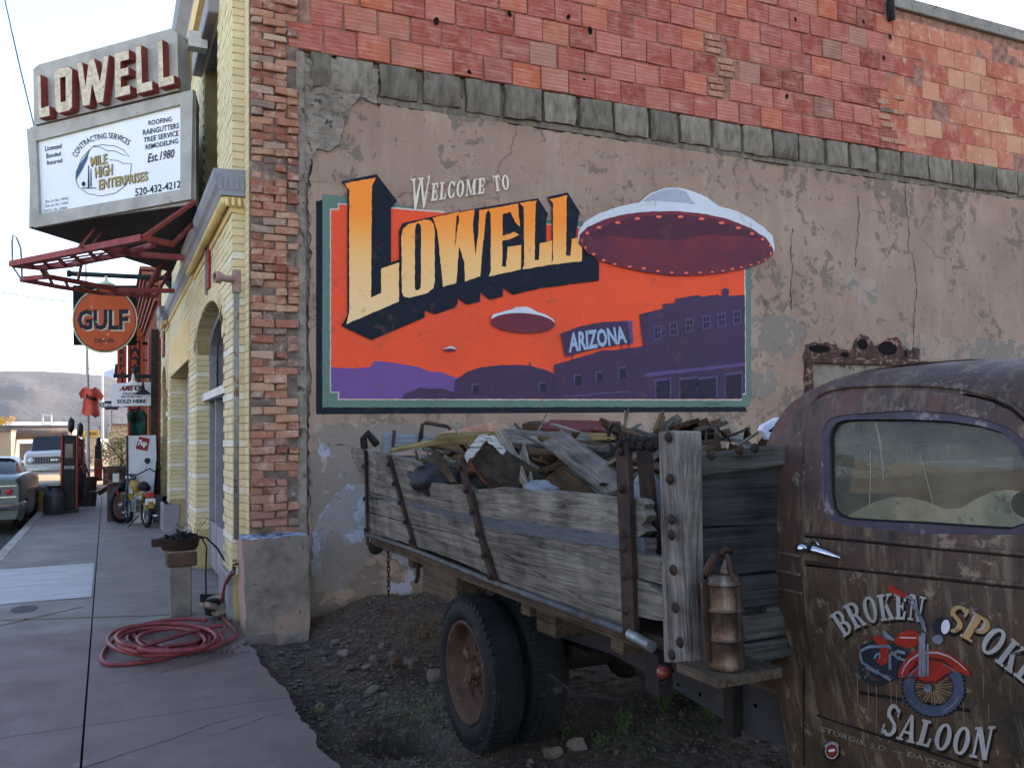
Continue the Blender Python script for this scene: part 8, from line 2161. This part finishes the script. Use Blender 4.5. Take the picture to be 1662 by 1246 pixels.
# ================================================================== far ground, yard, hills
simple('mesa_rock', hx('#57504e'), hx('#3d3837'), .02, 1.0, bump=1, bscale=.08, bdist=6, spot=hx('#8b8580'), spots=.63, sscale=.035)
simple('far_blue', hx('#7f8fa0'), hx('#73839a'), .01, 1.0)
ms_ = MB(); NXm, NYm = 120, 22
ridge_px = [(-600, 610), (-300, 612), (0, 606), (60, 606), (120, 609), (170, 614), (200, 622), (240, 632), (300, 645), (420, 665), (700, 700)]
def mesa(i, j):
    px = -600 + 1300 * i / (NXm - 1); k = j / (NYm - 1)
    py = np.interp(px, [p[0] for p in ridge_px], [p[1] for p in ridge_px])
    top = onY(760)(px, py); base = onY(480)(px, 712)
    nz = noise.fractal(Vector((px * .012, k * 2.5, 0)), .9, 2.2, 6)
    p = base.lerp(top, k); p.z = base.z * (1 - k) + (top.z - base.z) * min(1, k * 1.12) ** .85 + base.z * k + nz * 7 * math.sin(math.pi * min(1, k + .05)) * (1 if k < .99 else .15)
    if k > .88: p.z = min(p.z, top.z + nz * .6)
    return p
ms_.grid(NXm, NYm, mesa); ms_.build('mesa_hill', 'mesa_rock', None, smooth=True, kind='structure')
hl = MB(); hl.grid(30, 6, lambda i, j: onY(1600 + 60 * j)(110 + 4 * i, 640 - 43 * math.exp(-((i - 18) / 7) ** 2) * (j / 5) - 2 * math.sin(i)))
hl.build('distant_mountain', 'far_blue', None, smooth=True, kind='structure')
# long low roof, pipe bridge and yard buildings
simple('roof_white', hx('#c6ccd2'), hx('#aab1b8'), .6, .6, bump=0)
simple('tan_wall', hx('#b8a084'), hx('#9c866b'), .8, .9)
simple('brown_steel', hx('#7a665a'), hx('#5a4a40'), 1.2, .8)
wh = thing('warehouse', 'long low warehouse with a pale metal roof below the mesa', 'building', onY(150)(75, 700))
W_ = onY(150)
patch('wall', [[(-90, 708), (118, 708), (118, 695), (-90, 695)]], W_, 'tan_wall', wh, thick=(0, 20, 0)); patch('roof', [[(-90, 681), (112, 682), (120, 696), (-90, 697)]], lambda u, v: W_(u, v) + Vector((0, (697 - v) * .8, 0)), 'roof_white', wh, thick=(0, 0, -.3))
patch('vent', [[(68, 672), (84, 672), (84, 690), (68, 690)], [(70, 674), (82, 674), (82, 688), (70, 688)]], onY(148), 'roof_white', wh, thick=(0, 1, 0))
br = thing('pipe_bridge', 'brown horizontal pipe bridge on posts crossing the yard', 'bridge', onY(70)(60, 700))
B_ = onY(70)
MB().tube([B_(-90, 704), B_(20, 704), B_(112, 703)], .42, 10).build('pipe', 'brown_steel', br, smooth=True)
patch('walkway', [[(-90, 690), (112, 690), (112, 698), (-90, 698)]], B_, 'brown_steel', br, thick=(0, 1, 0))
for px in (-60, 20, 108): MB().bar(B_(px, 705), B_(px, 762), .35, .35).build('post', 'tan_wall', br)
for i, (a, b_, c_, d_, Y, m_, lb) in enumerate(((176, 215, 690, 775, 62, 'tan_wall', 'square tan block building right of the small far pump'), (125, 160, 708, 745, 90, 'tan_wall', 'small sunlit tan shed under the yellow road sign'), (-60, 18, 700, 780, 66, 'tan_wall', 'blurred tan shed at the left edge of the frame behind the sedan'), (22, 60, 722, 745, 110, 'brown_steel', 'dark shed in the yard seen under the pipe bridge'), (60, 100, 725, 742, 120, 'roof_white', 'pale shed in the yard seen under the pipe bridge'))):
    s_ = thing('shed', lb, 'shed', onY(Y)((a + b_) / 2, d_)); F_ = onY(Y)
    patch('wall', [[(a, c_), (b_, c_ - 1), (b_, d_), (a, d_)]], F_, m_, s_, thick=(0, 6, 0)); patch('roof', [[(a - 1, c_ - 2), (b_ + 1, c_ - 3), (b_ + 1, c_), (a - 1, c_)]], F_, 'brown_steel', s_, off=(0, -.3, 0), thick=(0, 6.5, 0))
rsn = thing('road_sign', 'yellow rectangular road sign far up the street', 'road sign', onY(80)(148, 703)); simple('sign_yellow', hx('#e0a52a'), hx('#cf9520'), 2, .5, bump=0)
patch('plate', [[(136, 699), (160, 698), (160, 708), (136, 709)]], onY(80), 'sign_yellow', rsn, thick=(0, .1, 0)); write('text', 'AHEAD', quad((138, 701), (158, 700), (158, 706), (138, 707)), onY(79.95), 'print_black', rsn, bold=.02)
for px in (139, 157): MB().tube([onY(80.1)(px, 708), onY(80.1)(px, 760)], .05, 5).build('post', 'galv', rsn)
# leafy things
def tree(label, px, py, Y, R_, cols, n=1500, seed=1, bush=False, cat='tree', squash=1.0):
    r = random.Random(seed); b0 = onY(Y)(px, py); t = thing('bush' if bush else 'tree', label, cat, b0)
    top = b0 + Vector((0, 0, R_ * (1.1 if bush else 2.1)))
    MB().tube([b0, b0.lerp(top, .5) + Vector((R_ * .05, 0, 0)), top], [R_ * .09, R_ * .06, R_ * .02], 6).build('trunk', 'rubble_wood', t)
    mb = MB(); cl = [(top + Vector((r.gauss(0, .45), r.gauss(0, .45), r.gauss(-.1, .4 * squash))) * 1.0 * R_ - top * (R_ - 1) if False else top + Vector((r.gauss(0, .45) * R_, r.gauss(0, .45) * R_, r.gauss(-.1, .35 * squash) * R_)), R_ * r.uniform(.25, .5)) for _ in range(12)]
    for c_, rr_ in cl: mb.tube([b0.lerp(top, .55), c_], [R_ * .02, R_ * .006], 4)
    mb.build('limb', 'rubble_wood', t); mb = MB()
    for i in range(n):
        c_, rr_ = r.choice(cl); d_ = Vector((r.gauss(0, 1), r.gauss(0, 1), r.gauss(0, .8))).normalized() * rr_ * r.uniform(.5, 1)
        p = c_ + d_; u_ = Vector((r.gauss(0, 1), r.gauss(0, 1), r.gauss(0, 1))).normalized() * R_ * .06; w_ = u_.orthogonal().normalized() * R_ * .035
        k = len(mb.v); mb.v += [p - u_, p + w_, p + u_, p - w_]; mb.f.append((k, k + 1, k + 2, k + 3))
    mb.build('crown', cols, t)
simple('leaf_yellow', hx('#c79a2e'), hx('#8f6f22'), .8, .8); simple('leaf_olive', hx('#6b6a48'), hx('#4a4b33'), .8, .8)
tree('yellow autumn tree at the left edge of the frame', -2, 722, 85, .95, 'leaf_yellow', 1500, 1)
tree('olive scrub bush in front of the tan block building', 196, 762, 50, 1.3, 'leaf_olive', 1200, 2, True, 'bush')
tree('low dry bush beside the small far pump', 142, 765, 46, .5, 'leaf_olive', 500, 3, True, 'bush')
r12 = random.Random(21)
for i in range(14):
    px = r12.uniform(-40, 210); tree(['small dark bush dotted on the slope below the mesa'][0], px, r12.uniform(690, 706), 170, r12.uniform(.4, .9), 'leaf_olive', 160, 30 + i, True, 'bush')
    bpy.data.objects[-1] if False else None
for o in bpy.data.objects:
    if o.parent is None and o.name.startswith('bush') and 'dotted' in o.get('label', ''): o['group'] = 'bushes on the slope below the mesa'
# row across the street (seen only in reflections and from the side)
op = thing('opposite_shops', 'low tan shop row standing on the far side of the street', 'building', (-22, 5, 0))
MB().box(-32, -20, -30, 34, -.3, 5.5).build('wall', 'tan_wall', op)
for k in range(9): MB().box(-20.0, -19.9, -27 + k * 6.5, -23 + k * 6.5, .3, 3.0).build('shop_window', 'glass_dark', op)
# ================================================================== air between here and the mesa
hz = MB(); hz.box(-900, 900, -60, 900, -1.4, 95)
hb_ = bpy.data.materials.new('haze'); hb_.use_nodes = True
hn = hb_.node_tree; hn.nodes.remove(hn.nodes['Principled BSDF'])
pv = hn.nodes.new('ShaderNodeVolumePrincipled'); pv.inputs['Density'].default_value = .00022; pv.inputs['Color'].default_value = (.86, .9, 1, 1); pv.inputs['Anisotropy'].default_value = .2
hn.links.new(pv.outputs[0], hn.nodes['Material Output'].inputs['Volume'])
hz.build('haze', hb_, None, kind='stuff')
